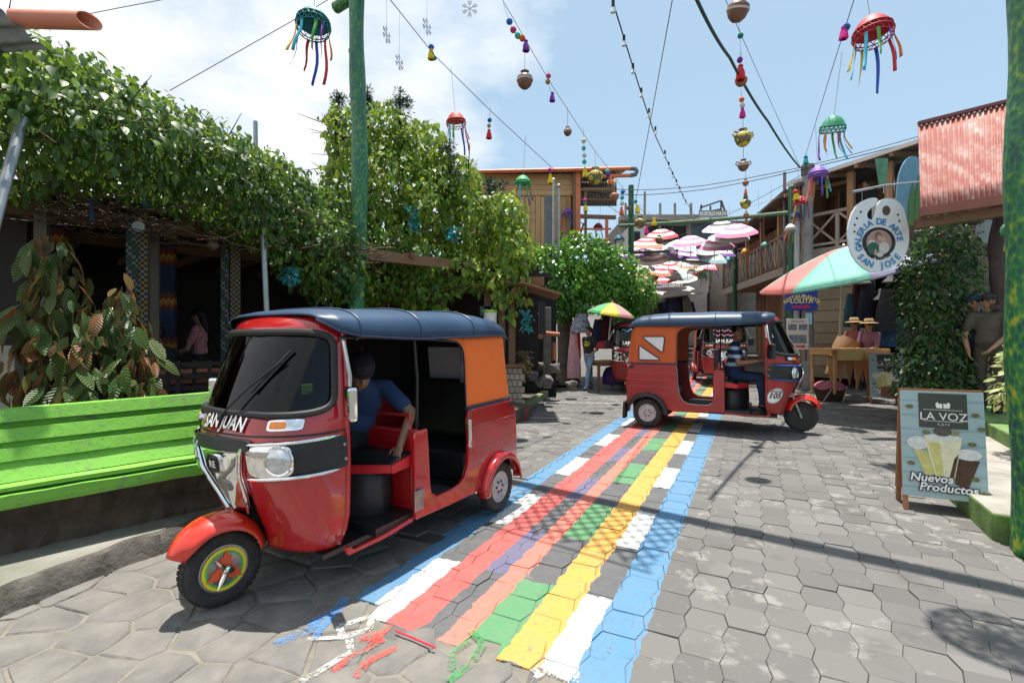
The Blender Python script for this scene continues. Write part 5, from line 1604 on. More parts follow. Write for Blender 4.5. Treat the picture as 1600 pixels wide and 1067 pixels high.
for k in range(n):
    z = P(0, 345, HY).z
    link_mesh('plank', pmesh, house, Vector((x0 + .07 + k * .145, HY + rnd(-.012, .012), z)) - HO, (rnd(0, .01), 0, PI if k % 2 else 0))
for k in range(4):
    z = P(0, 277 + k * 8.4, HY).z; mb = MB(); mb.box(((x0 + x1) / 2, HY - .035 - (k % 2) * .006, z), (x1 - x0, .03, .145)); hpart(mb, 'board', MPLKH)
# gutter with U-bend, roof sheets, overhang
def pipe(mb, pts_, r): mb.tube(pts_, r, 12)
MGUT = M('orange_gutter', (.66, .17, .06), .45, var=.12)
mb = MB(); pipe(mb, [P(725, 269, HY - .35), P(985, 263.5, HY - .35)], .055); hpart(mb, 'gutter', MGUT, smooth=True)
mb = MB(); pipe(mb, [P(985, 263.5, HY - .35), P(993, 264, HY - .35), P(995, 268, HY - .35), P(993, 273, HY - .35), P(985, 274.5, HY - .35)], .06); hpart(mb, 'gutter_bend', M('grey_pvc', (.12, .13, .13), .5), smooth=True)
mb = MB(); pipe(mb, [P(985, 274.5, HY - .35), P(930, 276, HY - .35)], .05); hpart(mb, 'gutter_return', MGUT, smooth=True)
a = P(722, 266, HY - .3)
mb = MB(); Wd = P(975, 0, HY).x - a.x
mb.grid(lambda i, j: a + Vector((Wd * i, 2.6 * j, .50 * j + .02 * math.sin(i * 2 * PI * 52))), 416, 1); hpart(mb, 'roof', M('pale_roof_sheet', (.62, .66, .68), .35, .3, var=.2, scale=3), smooth=True, solid=.004)
a = P(897, 272, HY - .2); W2 = P(962, 0, HY).x - a.x
mb = MB(); mb.grid(lambda i, j: a + Vector((W2 * i, 1.9 * j, .04 + .34 * j + .018 * math.sin(i * 2 * PI * 15))), 120, 1); hpart(mb, 'porch_sheet', M('porch_zinc', (.36, .33, .29), .5, .4, var=.4), smooth=True, solid=.004)
a = P(898, 268, HY + 1.6)
mb = MB(); mb.grid(lambda i, j: a + Vector((W2 * 1.1 * i, .018 * math.sin(i * 2 * PI * 17), -1.1 * j)), 136, 1); hpart(mb, 'porch_back_sheet', M('porch_zinc', (.36, .33, .29), .5, .4, var=.4), smooth=True, solid=.004)
for (p, q, w, mt) in (((898, 270), (898, 395), .11, MBW), ((903, 270), (903, 395), .13, MGUT), ((948, 338), (948, 380), .08, MGUT), ((915, 300), (915, 395), .07, MBW), ((898, 296), (960, 296), .08, MBW), ((898, 338), (962, 340), .10, MBW), ((898, 383), (955, 383), .14, MBW), ((898, 312), (960, 312), .06, MBW), ((898, 376), (955, 376), .05, MGUT), ((898, 358), (955, 358), .05, MGUT)):
    mb = MB(); mb.bar(P(*p, HY - .15), P(*q, HY - .15), w, w); hpart(mb, 'timber', mt)
mb = MB(); c = P(925, 360, HY + .3); mb.tube([P(908, 375, HY), P(900, 345, HY), P(912, 350, HY), P(905, 370, HY)], .03, 6); hpart(mb, 'chair_frame', MBLK, smooth=True)
mb = MB(); mb.bar(P(890, 392, HY - .15), P(957, 392, HY - .15), .2, .18); hpart(mb, 'floor_beam', MBW)
# concrete stub wall and two capped pipes
mb = MB(); a = P(857, 360, 13.2); mb.box((a.x, 13.2, a.z - .3), (.22, .22, 2.4)); tag(mb.build('concrete_pillar', M('grey_pillar', (.20, .22, .22), .9, var=.3), None), 'grey concrete pillar in front of the plank house', 'pillar')
for k, (px, py) in enumerate(((865, 283), (873, 292))):
    a = P(px, py, 12.8); mb = MB(); mb.tube([(0, 0, -2.6), (0, 0, 0)], .035, 10); mb.ball((0, 0, .02), .06, 10, 6); tag(mb.build('service_pipe', MPOST, None, smooth=True, loc=a), ['grey conduit pipe with round cap, the taller of a pair', 'grey conduit pipe with round cap, the shorter of a pair'][k], 'pipe')
# ================================================================ right side of the street
MRW = M_wood('weathered_plank', (.16, .085, .045), (.34, .19, .10), .75, scale=(14, 14, 1.8), tone=.6)
MRWH = M_wood('weathered_plank_h', (.16, .085, .045), (.36, .20, .105), .75, scale=(1.8, 14, 14), tone=.6)
MGREY = M_wood('grey_weathered', (.20, .17, .14), (.40, .35, .29), .8, scale=(2, 14, 14))
MSTW = M('dark_stone_wall', (.20, .165, .125), .95, var=.5, scale=4, bump=.8, bscale=12)

# --- gatehouse with red corrugated roof
GY = 7.3
gate = empty('gatehouse', P(1500, 640, GY), 0, 'timber gate porch with a faded red corrugated roof at the right', 'porch')
GO = gate.location.copy()
def gpart(mb, name, mat, **k):
    o = mb.build(name, mat, gate, **k); o.location = -GO; return o
tl, tr_, bl_, br_ = P(1434, 196, 7.6), P(1660, 140, 7.0), P(1438, 327, 6.7), P(1662, 292, 6.1)
def M_rust():
    m, ns, ls, b = nodes_of('faded_red_sheet'); nt = m.node_tree
    tc = nobj(nt); mp = ns.new('ShaderNodeMapping'); mp.inputs['Scale'].default_value = (9, 2, 2); ls.new(tc, mp.inputs[0])
    n = nnoise(nt, 1.0, 7, mp.outputs[0], .65); n2 = nnoise(nt, 3, 5, tc)
    c = nramp(nt, n, [(.3, (.34, .12, .095)), (.48, (.42, .18, .15)), (.60, (.50, .33, .30)), (.72, (.56, .52, .50))])
    c = nmix(nt, nramp(nt, n2, [(.55, (0, 0, 0)), (.8, (1, 1, 1))]), c, (.32, .10, .075))
    ls.new(c, b.inputs['Base Color']); b.inputs['Roughness'].default_value = .45; b.inputs['Metallic'].default_value = .15
    return m
MRUST = M_rust()
nrm = ((tr_ - tl).cross(bl_ - tl)).normalized(); nrm = -nrm if nrm.z < 0 else nrm
mb = MB(); mb.grid(lambda i, j: (tl.lerp(tr_, i)).lerp(bl_.lerp(br_, i), j) + nrm * (.016 * math.sin(i * 2 * PI * 26)), 208, 6, flip=True)
rsheet = gpart(mb, 'roof_sheet', MRUST, smooth=True, solid=.004)
for (i, j) in ((.05, .3), (.05, .6), (.06, .9), (.20, .2), (.20, .5), (.21, .8), (.36, .35), (.36, .65), (.5, .2), (.5, .55), (.5, .85)):
    p = (tl.lerp(tr_, i)).lerp(bl_.lerp(br_, i), j) + nrm * .018; mb = MB(); mb.ball(p - GO, .014, 6, 4); mb.build('roof_nail', MDARK, rsheet)  # fixing screws
mb = MB(); mb.bar(tl + nrm * .03, tr_ + nrm * .03, .06, .05); gpart(mb, 'ridge', M('dark_red_trim', (.16, .05, .045), .6))
mb = MB(); mb.bar(bl_ + Vector((-.03, -.02, -.05)), br_ + Vector((0, -.02, -.05)), .07, .12); gpart(mb, 'fascia', M('brown_red_board', (.25, .085, .06), .6, var=.25))
mb = MB(); mb.bar(bl_ + Vector((.02, .12, -.18)), br_ + Vector((0, .12, -.18)), .09, .12); gpart(mb, 'eave_beam', MBW)
mb = MB(); mb.bar(P(1443, 335, 7.95), P(1443, 640, 7.95), .07, .07); gpart(mb, 'corner_post', M('maroon_post', (.13, .03, .03), .6, var=.3))
# rough trunk post
mb = MB(); a, b_ = P(1566, 648, 6.9), P(1556, 318, 6.9)
pts_ = [a.lerp(b_, i / 14) + Vector((.025 * math.sin(i * 1.1), .02 * math.cos(i * 1.7), 0)) for i in range(15)]
mb.tube(pts_, [.105 - .002 * i + .012 * math.sin(i * 2.3) for i in range(15)], 14)
for i, s_ in ((7, -1), (8, 1), (3, 1)): mb.tube([pts_[i], pts_[i] + Vector((s_ * .17, -.08, .03))], [.06, .045], 8)
gpart(mb, 'trunk_post', M('purple_brown_trunk', (.060, .036, .032), .75, var=.6, scale=4, bump=.8, bscale=14, col2=(.022, .014, .014)), smooth=True)
# dark slatted gate wall behind the men
mb = MB(); mb.box(P(1530, 490, 8.6), (2.2, .08, 3.2)); gpart(mb, 'back_wall', MDW)
for k in range(7):
    c = P(1527, 462 + k * 17 + (16 if k > 0 else 0), 8.3); mb = MB(); mb.box(c, (.42, .05, .11)); gpart(mb, 'slat', MBW)
mb = MB(); mb.bar(P(1512, 440, 8.2), P(1516, 600, 8.2), .10, .08); gpart(mb, 'gate_jamb', M_wood('pinkish_jamb', (.20, .11, .08), (.34, .22, .16), scale=(12, 12, 2)))
mb = MB(); mb.bar(P(1500, 440, 8.25), P(1500, 620, 8.25), .05, .08); gpart(mb, 'gate_jamb', MDW)
# round signs half hidden behind the trunk post
for k, (px, py, c, lb) in enumerate(((1578, 365, (.62, .42, .02), 'yellow and black round sign half hidden by the trunk post'), (1543, 362, (.38, .42, .40), 'pale grey round plate left of the trunk post'))):
    e = empty('round_sign', P(px, py, 7.15), 0, lb, 'sign')
    mb = MB(); mb.lathe([(.001, -.012), (.27 - k * .1, -.012), (.27 - k * .1, .012), (.001, .012)], 28, Matrix.Rotation(R(90), 4, 'X')); mb.build('disc', M('sign_face%d' % k, c, .5), e, smooth=True)
    if k == 0:
        mb = MB(); mb.prism([(-.27, -.10), (-.05, -.04), (-.02, .08), (-.24, .12)], .006, Matrix.Translation((0, -.015, 0)) @ Matrix.Rotation(R(90), 4, 'X')); mb.build('emblem', M('dark_green_print', (.01, .05, .02), .5), e)

# --- ivy bush on the bank
ivy = empty('ivy_hedge', P(1460, 640, 7.6), 0, 'dense dark ivy hedge climbing the wall beside the gate porch', 'hedge')
blobs = []
for q in ((1478, 380, 7.5, .36, .4, .35), (1455, 410, 7.5, .36, .4, .35), (1484, 430, 7.5, .34, .4, .45), (1452, 460, 7.5, .40, .4, .40), (1478, 490, 7.6, .36, .4, .45), (1460, 520, 7.5, .45, .4, .40), (1454, 570, 7.4, .45, .45, .35), (1478, 560, 7.5, .36, .4, .40), (1474, 605, 7.3, .36, .4, .30), (1450, 610, 7.3, .40, .4, .22), (1496, 590, 7.3, .2, .3, .35), (1430, 440, 7.5, .2, .3, .3)): vb(*q)
lv = shell_leaves(blobs, 5200, .085, .5, .3, -.05)
for k in range(700):                      # paler tips low and left, sunlight put into their tone
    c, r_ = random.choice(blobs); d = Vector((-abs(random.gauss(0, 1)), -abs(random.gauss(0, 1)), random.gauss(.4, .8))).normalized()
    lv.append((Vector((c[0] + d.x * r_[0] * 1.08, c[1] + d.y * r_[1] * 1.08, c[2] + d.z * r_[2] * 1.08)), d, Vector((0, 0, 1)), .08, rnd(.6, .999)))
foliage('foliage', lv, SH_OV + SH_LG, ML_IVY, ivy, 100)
mb = MB(); twig_mass(mb, blobs, 120, .008, .4); o = mb.build('twigs', MTWIG, ivy); o.location = -ivy.location; o['kind'] = 'stuff'
mb = MB(); mb.box(P(1485, 500, 7.9), (1.4, .12, 3.0)); tag(mb.build('garden_wall', MSTW), 'dark stone wall behind the ivy hedge', 'wall')
# red-brown planter kerb and pale top
mb = MB(); c = P(1432, 612, 8.4); mb.box((c.x, c.y, c.z - .02), (.85, .5, .18)); mb.box((c.x - .05, c.y, c.z + .085), (.6, .4, .03), mi=1)
tag(mb.build('planter_block', [M('terracotta_paint', (.24, .075, .045), .8, var=.3), MCONC], bevel=.01), 'terracotta painted planter block in front of the ivy', 'planter')
# variegated bush at the right pole
e = empty('variegated_shrub', P(1590, 640, 5.2), 0, 'pale variegated shrub between the trunk post and the green pole', 'shrub')
blobs = []; vb(1592, 590, 5.2, .16, .2, .22); vb(1590, 620, 5.1, .17, .2, .15); vb(1605, 560, 5.3, .15, .2, .2); vb(1585, 565, 5.2, .08, .1, .12)
foliage('foliage', shell_leaves(blobs, 420, .085, .3, .2, .05), SH_LG, ML_VAR, e, 120)
mb = MB(); 
for k in range(6): mb.tube([Vector((rnd(-.05, .05), 0, -.2)), Vector((rnd(-.15, .15), rnd(-.1, .1), .35))], .006, 5)
mb.build('stem', MSTEM, e)

# --- wooden two-storey building: near wing with balcony
NB0 = Vector((9.6, 11.5)); NBd = Vector((-.562, .827)); NBn = Vector((-.827, -.562))    # along the facade (away), outward
near_b = empty('balcony_house', (8.6, 12, gz(8, 12)), 0, 'two-storey timber house with balcony and hanging wares behind the palette sign', 'house')
NO = near_b.location.copy()
def NP_(s, o, z): p = NB0 + NBd * s + NBn * o; return Vector((p.x, p.y, z))
def npart(mb, name, mat, **k):
    o = mb.build(name, mat, near_b, **k); o.location = -NO; return o
def nbox(s0, s1, o0, o1, z0, z1, name, mat, **k):
    mb = MB(); c = [NP_(s, o, z) for s in (s0, s1) for o in (o0, o1) for z in (z0, z1)]
    mb.add(c, [(0, 1, 3, 2), (4, 6, 7, 5), (0, 4, 5, 1), (2, 3, 7, 6), (0, 2, 6, 4), (1, 5, 7, 3)])
    return npart(mb, name, mat, **k)
LN = 2.45
zf, ze = 3.92, 5.95
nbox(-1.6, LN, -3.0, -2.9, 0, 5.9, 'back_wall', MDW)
nbox(-1.6, LN + .1, -2.9, .55, zf - .16, zf - .04, 'balcony_floor', MRWH)
nbox(-1.6, LN + .1, .5, .58, zf - .26, zf + .02, 'fascia', MGREY)
nbox(-1.6, -1.5, -2.9, 0, 0, 5.8, 'side_wall', MDW); nbox(LN, LN + .1, -2.9, -.1, 0, 5.7, 'side_wall', MRW)
# upper plank wall
for k in range(16):
    s = -1.4 + k * .24; nbox(s, s + .22, -1.35 + rnd(0, .02), -1.3, zf, 5.9, 'plank', MRW)
# lower shop front: boarded right part, open shop
for k in range(9):
    z = .55 + k * .30; nbox(1.35, LN, -.10, -.05 + rnd(0, .02), z, z + .285, 'board', M_wood('pale_board', (.26, .19, .12), (.42, .33, .22), scale=(2, 14, 14)))
nbox(1.05, 1.35, -.12, -.04, .5, 2.6, 'window_frame', M('rose_frame', (.30, .13, .10), .7, var=.2)); nbox(1.10, 1.30, -.10, -.03, .95, 2.5, 'window_pane', M('curtained_pane', (.42, .38, .36), .3, var=.3, scale=5))
for s in (-.9, .1, 1.0): nbox(s, s + .12, -.12, 0, .3, zf - .2, 'post', MRW)
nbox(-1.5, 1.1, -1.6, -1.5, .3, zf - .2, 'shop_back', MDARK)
# balcony rail with crosses
zr = 4.85
nbox(-.2, LN, .46, .54, zr - .05, zr + .03, 'rail', MGREY); nbox(-.2, LN, .48, .52, zf + .10, zf + .16, 'rail', MGREY)
for s in (0.0, .8, 1.6, 2.38): nbox(s - .04, s + .04, .46, .54, zf, zr, 'baluster_post', MGREY)
for s in (0.04, .84, 1.64):
    for a, b_ in ((zf + .14, zr - .06), (zr - .06, zf + .14)):
        mb = MB(); mb.bar(NP_(s, .5, a), NP_(s + .72, .5, b_), .04, .05); npart(mb, 'cross_brace', MGREY)
for s in (.5, 1.3, 2.3): nbox(s - .07, s + .07, .42, .56, zf, ze - .2, 'roof_post', MRW)
# roof: corrugated sheet, pale edge, rafters
mb = MB(); A_, B_ = NP_(-1.8, .95, 6.05), NP_(LN + .2, .95, 5.72); C_ = NP_(-1.8, -3, 6.9); D_ = NP_(LN + .2, -3, 6.5)
mb.grid(lambda i, j: A_.lerp(B_, i).lerp(C_.lerp(D_, i), j) + Vector((0, 0, .02 * math.sin(i * 2 * PI * 30))), 240, 2); npart(mb, 'roof', M('grey_roof_sheet', (.33, .31, .29), .5, .4, var=.3), smooth=True, solid=.004)
mb = MB(); mb.bar(A_ + Vector((0, 0, -.02)), B_ + Vector((0, 0, -.02)), .05, .09); npart(mb, 'eave_edge', M('pale_edge', (.60, .55, .50), .6))
for k in range(7): s = -1.5 + k * .62; mb = MB(); t = k / 6.3; mb.bar(A_.lerp(B_, t) + Vector((0, 0, -.10)), C_.lerp(D_, t) + Vector((0, 0, -.10)), .07, .11); npart(mb, 'rafter', MRW)
mb = MB(); mb.prism([(-.13, .33), (.13, .33), (.08, -.24), (-.03, -.33)], .05, Matrix.Translation(P(1376, 272, 10.9)) @ Matrix.Rotation(R(90), 4, 'X')); npart(mb, 'green_bracket', M('green_board', (.10, .30, .17), .6, var=.4))
# clothes hanging in the shop
MCL = [M('cloth_%d' % i, c, .9, var=.35, scale=9) for i, c in enumerate(((.012, .014, .03), (.02, .02, .022), (.10, .015, .03), (.015, .07, .08), (.03, .03, .08), (.25, .03, .05), (.12, .12, .14), (.30, .27, .22), (.05, .09, .22)))]
def garment(c, w, h, mat, label, yaw=0, group='garments hanging in the shops'):
    mb = MB(); n = 12
    def fn(i, j):
        t = 2 * PI * i; wd = w * (.26 + .24 * min(1, j * 2.2)) * (1 - .10 * math.sin(j * 5)); fold = 1 + .10 * math.sin(i * 2 * PI * 6) * j
        return Vector((math.cos(t) * wd * fold, math.sin(t) * wd * .42 * fold, h * (.5 - j)))
    mb.grid(fn, 24, 8)
    o = mb.build('garment', mat, None, smooth=True, loc=c, rot=(0, 0, yaw)); return tag(o, label, 'garment', group)
for k, (px, py, Y, w, h, m_, lb) in enumerate(((1356, 470, 11.9, .75, 1.0, 0, 'wide navy shawl hanging in the shop under the palette sign'), (1338, 465, 12.0, .35, 1.1, 2, 'dark red scarf at the left end of the shawls'), (1328, 485, 11.9, .4, .8, 3, 'dark teal shawl hanging at the shop corner'), (1385, 485, 11.4, .7, 1.0, 1, 'black shawl hanging at the back of the shop'), (1345, 490, 12.0, .3, .7, 6, 'grey shawl between the navy and teal ones'))):
    garment(P(px, py, Y), w, h, MCL[m_], lb, R(30))
for k, (px, py) in enumerate(((1331, 432), (1349, 436), (1376, 462), (1391, 434))):   # pale busts
    mb = MB(); mb.lathe([(.001, -.12), (.17, -.10), (.06, .02), (.05, .06), (.055, .12), (.03, .16), (.001, .17)], 14); tag(mb.build('display_bust', M('bust_white', (.5, .46, .42), .6), None, smooth=True, loc=P(px, py, 11.7)), ['pale display bust at the left of the shop', 'pale display bust second from the left', 'pale display bust low on the black shawl', 'pale display bust nearest the ivy'][k], 'bust', 'display busts')
mb = MB(); mb.box(P(1392, 520, 11.6), (.9, .4, .65)); tag(mb.build('blue_crate', M('blue_cloth', (.015, .06, .14), .8, var=.4)), 'blue cloth covered box behind the musicians', 'box')
# painted surfboard-like panel
mb = MB(); out = [(.28 * math.sin(t) * (1 - .25 * math.cos(t)), .95 * -math.cos(t)) for t in np.linspace(0, 2 * PI, 28)[:-1]]
c = P(1425, 330, 8.6); e = empty('leaf_shaped_sign', c, 0, 'blue leaf-shaped painted panel behind the palette sign', 'panel')
mb.prism(out, .03, Matrix.Rotation(R(90), 4, 'X')); mb.build('board', M('sky_blue_paint', (.16, .38, .52), .5, var=.25), e)
for dx, h_ in ((-.06, .5), (.04, .62)):
    mb = MB(); mb.prism([(dx - .05, -.5), (dx + .05, -.5), (dx + .08, h_ * .4), (dx + .05, h_), (dx - .03, h_ * .3)], .01, Matrix.Translation((0, -.035, 0)) @ Matrix.Rotation(R(90), 4, 'X')); mb.build('painted_leaf', M('leaf_green_paint', (.08, .22, .06), .6), e)

# --- far wing down the street
FB0 = Vector((8.05, 13.65)); FBd = Vector((.148, .989)); FBn = Vector((-.989, .148))
far_b = empty('gallery_house', (8.5, 17, gz(8, 17)), 0, 'long timber gallery with crossed balcony rail running up the street', 'house')
FO2 = far_b.location.copy()
def FP(s, o, z): p = FB0 + FBd * s + FBn * o; return Vector((p.x, p.y, z))
def fpart(mb, name, mat, **k):
    o = mb.build(name, mat, far_b, **k); o.location = -FO2; return o
def fbox(s0, s1, o0, o1, z0, z1, name, mat, **k):
    mb = MB(); c = [FP(s, o, z) for s in (s0, s1) for o in (o0, o1) for z in (z0, z1)]
    mb.add(c, [(0, 1, 3, 2), (4, 6, 7, 5), (0, 4, 5, 1), (2, 3, 7, 6), (0, 2, 6, 4), (1, 5, 7, 3)])
    return fpart(mb, name, mat, **k)
LF = 8.0; zf2, zr2, ze2 = 3.75, 4.72, 5.75
fbox(0, LF, -1.5, -1.4, .3, 5.8, 'wall', MRW); fbox(0, LF, -1.45, .0, zf2 - .12, zf2 - .02, 'gallery_floor', MRWH); fbox(0, LF, -.02, .05, zf2 - .22, zf2 + .03, 'fascia', MGREY)
for k in range(40): fbox(k * .2, k * .2 + .185, -1.39, -1.36 + rnd(0, .02), .4, zf2 - .14, 'plank', MRW)
for k in range(40): fbox(k * .2, k * .2 + .185, -.95, -.92 + rnd(0, .02), zf2, 5.6, 'plank', MRW)
fbox(0, LF, -.03, .04, zr2 - .03, zr2 + .05, 'rail', MBW); fbox(0, LF, -.02, .03, zf2 + .08, zf2 + .13, 'rail', MBW)
for k in range(21):
    s = k * .4; fbox(s - .025, s + .025, -.025, .025, zf2, zr2, 'baluster', MGREY)
    if k < 20:
        for a, b_ in ((zf2 + .12, zr2 - .04), (zr2 - .04, zf2 + .12)):
            mb = MB(); mb.bar(FP(s + .03, 0, a), FP(s + .37, 0, b_), .02, .04); fpart(mb, 'cross_brace', MGREY)
for k in range(6): s = .1 + k * 1.55; fbox(s - .05, s + .05, -.06, .05, zf2, ze2 - .1, 'post', MRW)
mb = MB(); A_, B_ = FP(-.2, .55, 5.62), FP(LF, .45, 5.35); C_ = FP(-.2, -3.0, 6.3); D_ = FP(LF, -3, 6.0)
mb.grid(lambda i, j: A_.lerp(B_, i).lerp(C_.lerp(D_, i), j), 8, 2); fpart(mb, 'roof', M('brown_roof', (.14, .09, .06), .8, var=.4, scale=3), solid=.06)
for k in range(5): t = k / 4; mb = MB(); mb.bar(A_.lerp(B_, t) + Vector((0, 0, -.1)), A_.lerp(B_, t).lerp(C_.lerp(D_, t), .5) + Vector((0, 0, -.1)), .08, .1); fpart(mb, 'rafter', MRW)
# lower windows
for s in (1.2, 3.0): fbox(s, s + .9, -1.36, -1.30, 2.1, 2.9, 'window', M('dark_pane', (.03, .03, .035), .15))

# --- street poles at the corner
def street_pole(px, y0, y1, Y, r, mat, label, name='street_pole'):
    a, b_ = P(px, y0, Y), P(px, y1, Y); a.z = gz(a.x, a.y); mb = MB(); mb.tube([Vector((0, 0, 0)), Vector((0, 0, b_.z - a.z))], [r * 1.1, r * .9], 14)
    return tag(mb.build(name, mat, None, smooth=True, loc=a), label, 'pole')
street_pole(1262, 545, 262, 12.6, .13, M('concrete_pole', (.30, .29, .28), .9, var=.35, scale=4), 'grey concrete power pole at the street corner')
street_pole(1237, 545, 292, 12.9, .09, M('green_steel', (.025, .14, .06), .6, var=.4), 'green painted pole beside the concrete power pole')
street_pole(1245, 560, 318, 12.7, .07, M('white_pole', (.45, .46, .45), .6, var=.3), 'white lamp pole between the green and concrete poles')
street_pole(986, 560, 290, 16.5, .10, M('green_steel', (.025, .14, .06), .6), 'green pole on the left of the street carrying the garland beams')
street_pole(1148, 545, 385, 19.5, .09, M('green_steel', (.025, .14, .06), .6), 'far green pole in front of the white arched house')
street_pole(1226, 545, 270, 14.5, .05, M('grey_stick', (.18, .17, .16), .8), 'thin dark pole above the gallery roof')
# insulators and brackets on top
mb = MB(); c = P(1262, 266, 12.6); mb.box(c, (.25, .2, .3)); mb.box(c + Vector((0, 0, -.35)), (.55, .10, .10)); tag(mb.build('pole_bracket', M('dark_hardware', (.10, .10, .10), .7, var=.4), bevel=.02), 'dark cable bracket on top of the concrete power pole', 'bracket')
# horizontal garland beams
def gbeam(a, b_, r, label, mat=None):
    mb = MB(); n = 14; mb.tube([(b_ - a) * (i / n) + Vector((0, 0, -.04 * math.sin(PI * i / n))) for i in range(n + 1)], r, 10)
    for k in range(26):                    # tinsel tufts
        t = random.random(); p = (b_ - a) * t; d = Vector((random.gauss(0, 1), random.gauss(0, 1), random.gauss(0, 1))).normalized()
        mb.tube([p, p + d * r * 2.0], [r * .5, .004], 5)
    return tag(mb.build('garland_beam', mat or M('green_tinsel', (.03, .13, .06), .7, var=.6, scale=30, col2=(.16, .22, .16)), None, smooth=True, loc=a), label, 'beam', 'garland beams over the street')
gbeam(P(968, 353, 16.5), P(1238, 332, 13.0), .055, 'upper green garland beam across the street')
gbeam(P(965, 396, 16.8), P(1155, 384, 19.4), .05, 'lower green garland beam across the street')

# --- signs
def board(c, w, h, mat, name, label, rz=0, th=.03, cat='sign', group=None):
    e = empty(name, c, rz, label, cat, group)
    mb = MB(); mb.box((0, 0, 0), (w, th, h)); mb.build('board', mat, e, bevel=.006)
    return e
def lettering(e, txt, x, z, size, mat, th=.03, bold=0.0, arc=None, sx=1.0, name='lettering', y=None, spacing=1.0, lift=.004):
    vs, fs = text_geo(txt, size, bold, spacing=spacing); out = []
    for (a, b_, _) in vs:
        a *= sx
        if arc:                         # arc = radius (+ arching up, - hanging)
            r_ = abs(arc); t = a / r_
            if arc > 0: xx, zz = math.sin(t) * (r_ + b_), math.cos(t) * (r_ + b_) - r_
            else: xx, zz = math.sin(t) * (r_ - b_), -math.cos(t) * (r_ - b_) + r_
            out.append((x + xx, (-th / 2 - lift) if y is None else y, z + zz))
        else: out.append((x + a, (-th / 2 - lift) if y is None else y, z + b_))
    mb = MB(); mb.add(out, fs); return mb.build(name, mat, e)
MSB = M('sign_blue', (.02, .045, .32), .5, var=.1); MLY = M('sign_yellow', (.80, .66, .10), .5); MSR = M('sign_red', (.55, .03, .05), .5)
e = board(P(1252, 469, 12.3), .75, .52, MSB, 'direction_sign', 'blue RESTAURANTE LOLITA sign with a red arrow', R(-8))
lettering(e, 'RESTAURANTE', 0, .055, .125, MLY, bold=.003, arc=.55); lettering(e, 'LOLITA', 0, -.075, .16, MLY, bold=.004)
mb = MB(); mb.prism([(-.22, -.03), (.08, -.03), (.08, -.06), (.22, 0), (.08, .06), (.08, .03), (-.22, .03)], .004, Matrix.Translation((0, -.017, -.17)) @ Matrix.Rotation(R(90), 4, 'X')); mb.build('arrow', MSR, e)
e = board(P(1264, 498, 12.2), .15, .28, M('pale_blue_plate', (.35, .60, .70), .5), 'small_plate', 'small pale blue plate under the Lolita sign'); 
e = board(P(1246, 522, 12.0), .50, .75, M('cream_board', (.66, .62, .52), .6, var=.1), 'tour_board', 'cream notice board with small pictures and a red arrow', R(-8))
lettering(e, 'MIRADORES', 0, .29, .055, M('black_print', (.01, .01, .012), .6))
for k, (x, z, w, h) in enumerate(((-.12, .17, .19, .14), (.12, .17, .19, .14), (0, -.12, .40, .20))):
    mb = MB(); mb.box((x, -.02, z), (w, .004, h)); mb.build('picture', M('tour_picture%d' % k, (.30, .36, .42), .5, var=.8, scale=14, col2=(.05, .06, .06)), e)
mb = MB(); mb.prism([(-.18, -.02), (.10, -.02), (.10, -.045), (.19, 0), (.10, .045), (.10, .02), (-.18, .02)], .004, Matrix.Translation((0, -.017, -.30)) @ Matrix.Rotation(R(90), 4, 'X')); mb.build('arrow', MSR, e)
for sx in (-1, 1): mb = MB(); mb.box((sx * .2, .02, -.5), (.04, .03, .3)); mb.build('leg', MBW, e)

# palette sign
def palette_outline():
    px_ = [(440,132),(456,150),(450,190),(420,225),(380,245),(350,275),(335,320),(345,360),(380,377),(415,365),(435,320),(445,260),(460,200),(490,160),(540,138),(600,138),(660,155),(710,190),(750,245),(775,320),(795,400),(812,500),(815,600),(800,700),(760,790),(700,865),(620,920),(530,955),(450,968),(370,955),(290,915),(220,850),(165,770),(135,680),(118,560),(118,480),(135,390),(165,300),(215,225),(280,170),(350,140),(400,130)]
    return [((x - 466) / 700 * .895, -(y - 550) / 836 * 1.09) for x, y in px_]
PY = 7.2
psign = empty('palette_sign', P(1371.5, 368, PY), 0, 'white painter palette sign reading GALERIA DE ARTE SAN JOSE', 'sign')
out = palette_outline()
mb = MB(); mb.prism(out, .03, Matrix.Translation((0, .015, 0)) @ Matrix.Rotation(R(90), 4, 'X')); mb.build('board', M('sign_white', (.72, .76, .80), .55, var=.12, scale=4), psign)
def disc(e, x, z, rx, rz_, mat, name, y, n=32, hole=None):
    mb = MB(); mb.add([(x + rx * math.cos(2 * PI * k / n), y, z + rz_ * math.sin(2 * PI * k / n)) for k in range(n)], [tuple(range(n))]); return mb.build(name, mat, e)
def pp(x, y): return ((x - 466) / 700 * .895, -(y - 550) / 836 * 1.09)
hx, hz2 = pp(553, 275); disc(psign, hx, hz2, .058, .072, M('hole_brown', (.10, .065, .045), .9), 'thumb_hole', -.019)
cx_, cz_ = pp(468, 632)
disc(psign, cx_, cz_, .245, .222, M('frame_black', (.015, .015, .016), .4), 'picture_rim', -.018); disc(psign, cx_, cz_, .185, .185, M('picture_pink', (.42, .26, .25), .6, var=.2), 'picture', -.022)
for (x, y, rx, rz_, c) in ((455, 560, .050, .060, (.20, .12, .08)), (470, 578, .032, .040, (.55, .36, .26)), (512, 600, .030, .034, (.58, .40, .28)), (525, 690, .075, .085, (.60, .58, .55)), (400, 700, .085, .095, (.03, .12, .08)), (385, 640, .055, .045, (.62, .62, .56)), (425, 745, .022, .045, (.50, .34, .26)), (475, 770, .05, .035, (.62, .60, .58))):
    X, Z = pp(x, y); disc(psign, X, Z, rx, rz_, M('fig_%d_%d' % (x, y), c, .6, var=.25, scale=20), 'painted_shape', -.0245 - .0006 * (x % 7), 16)
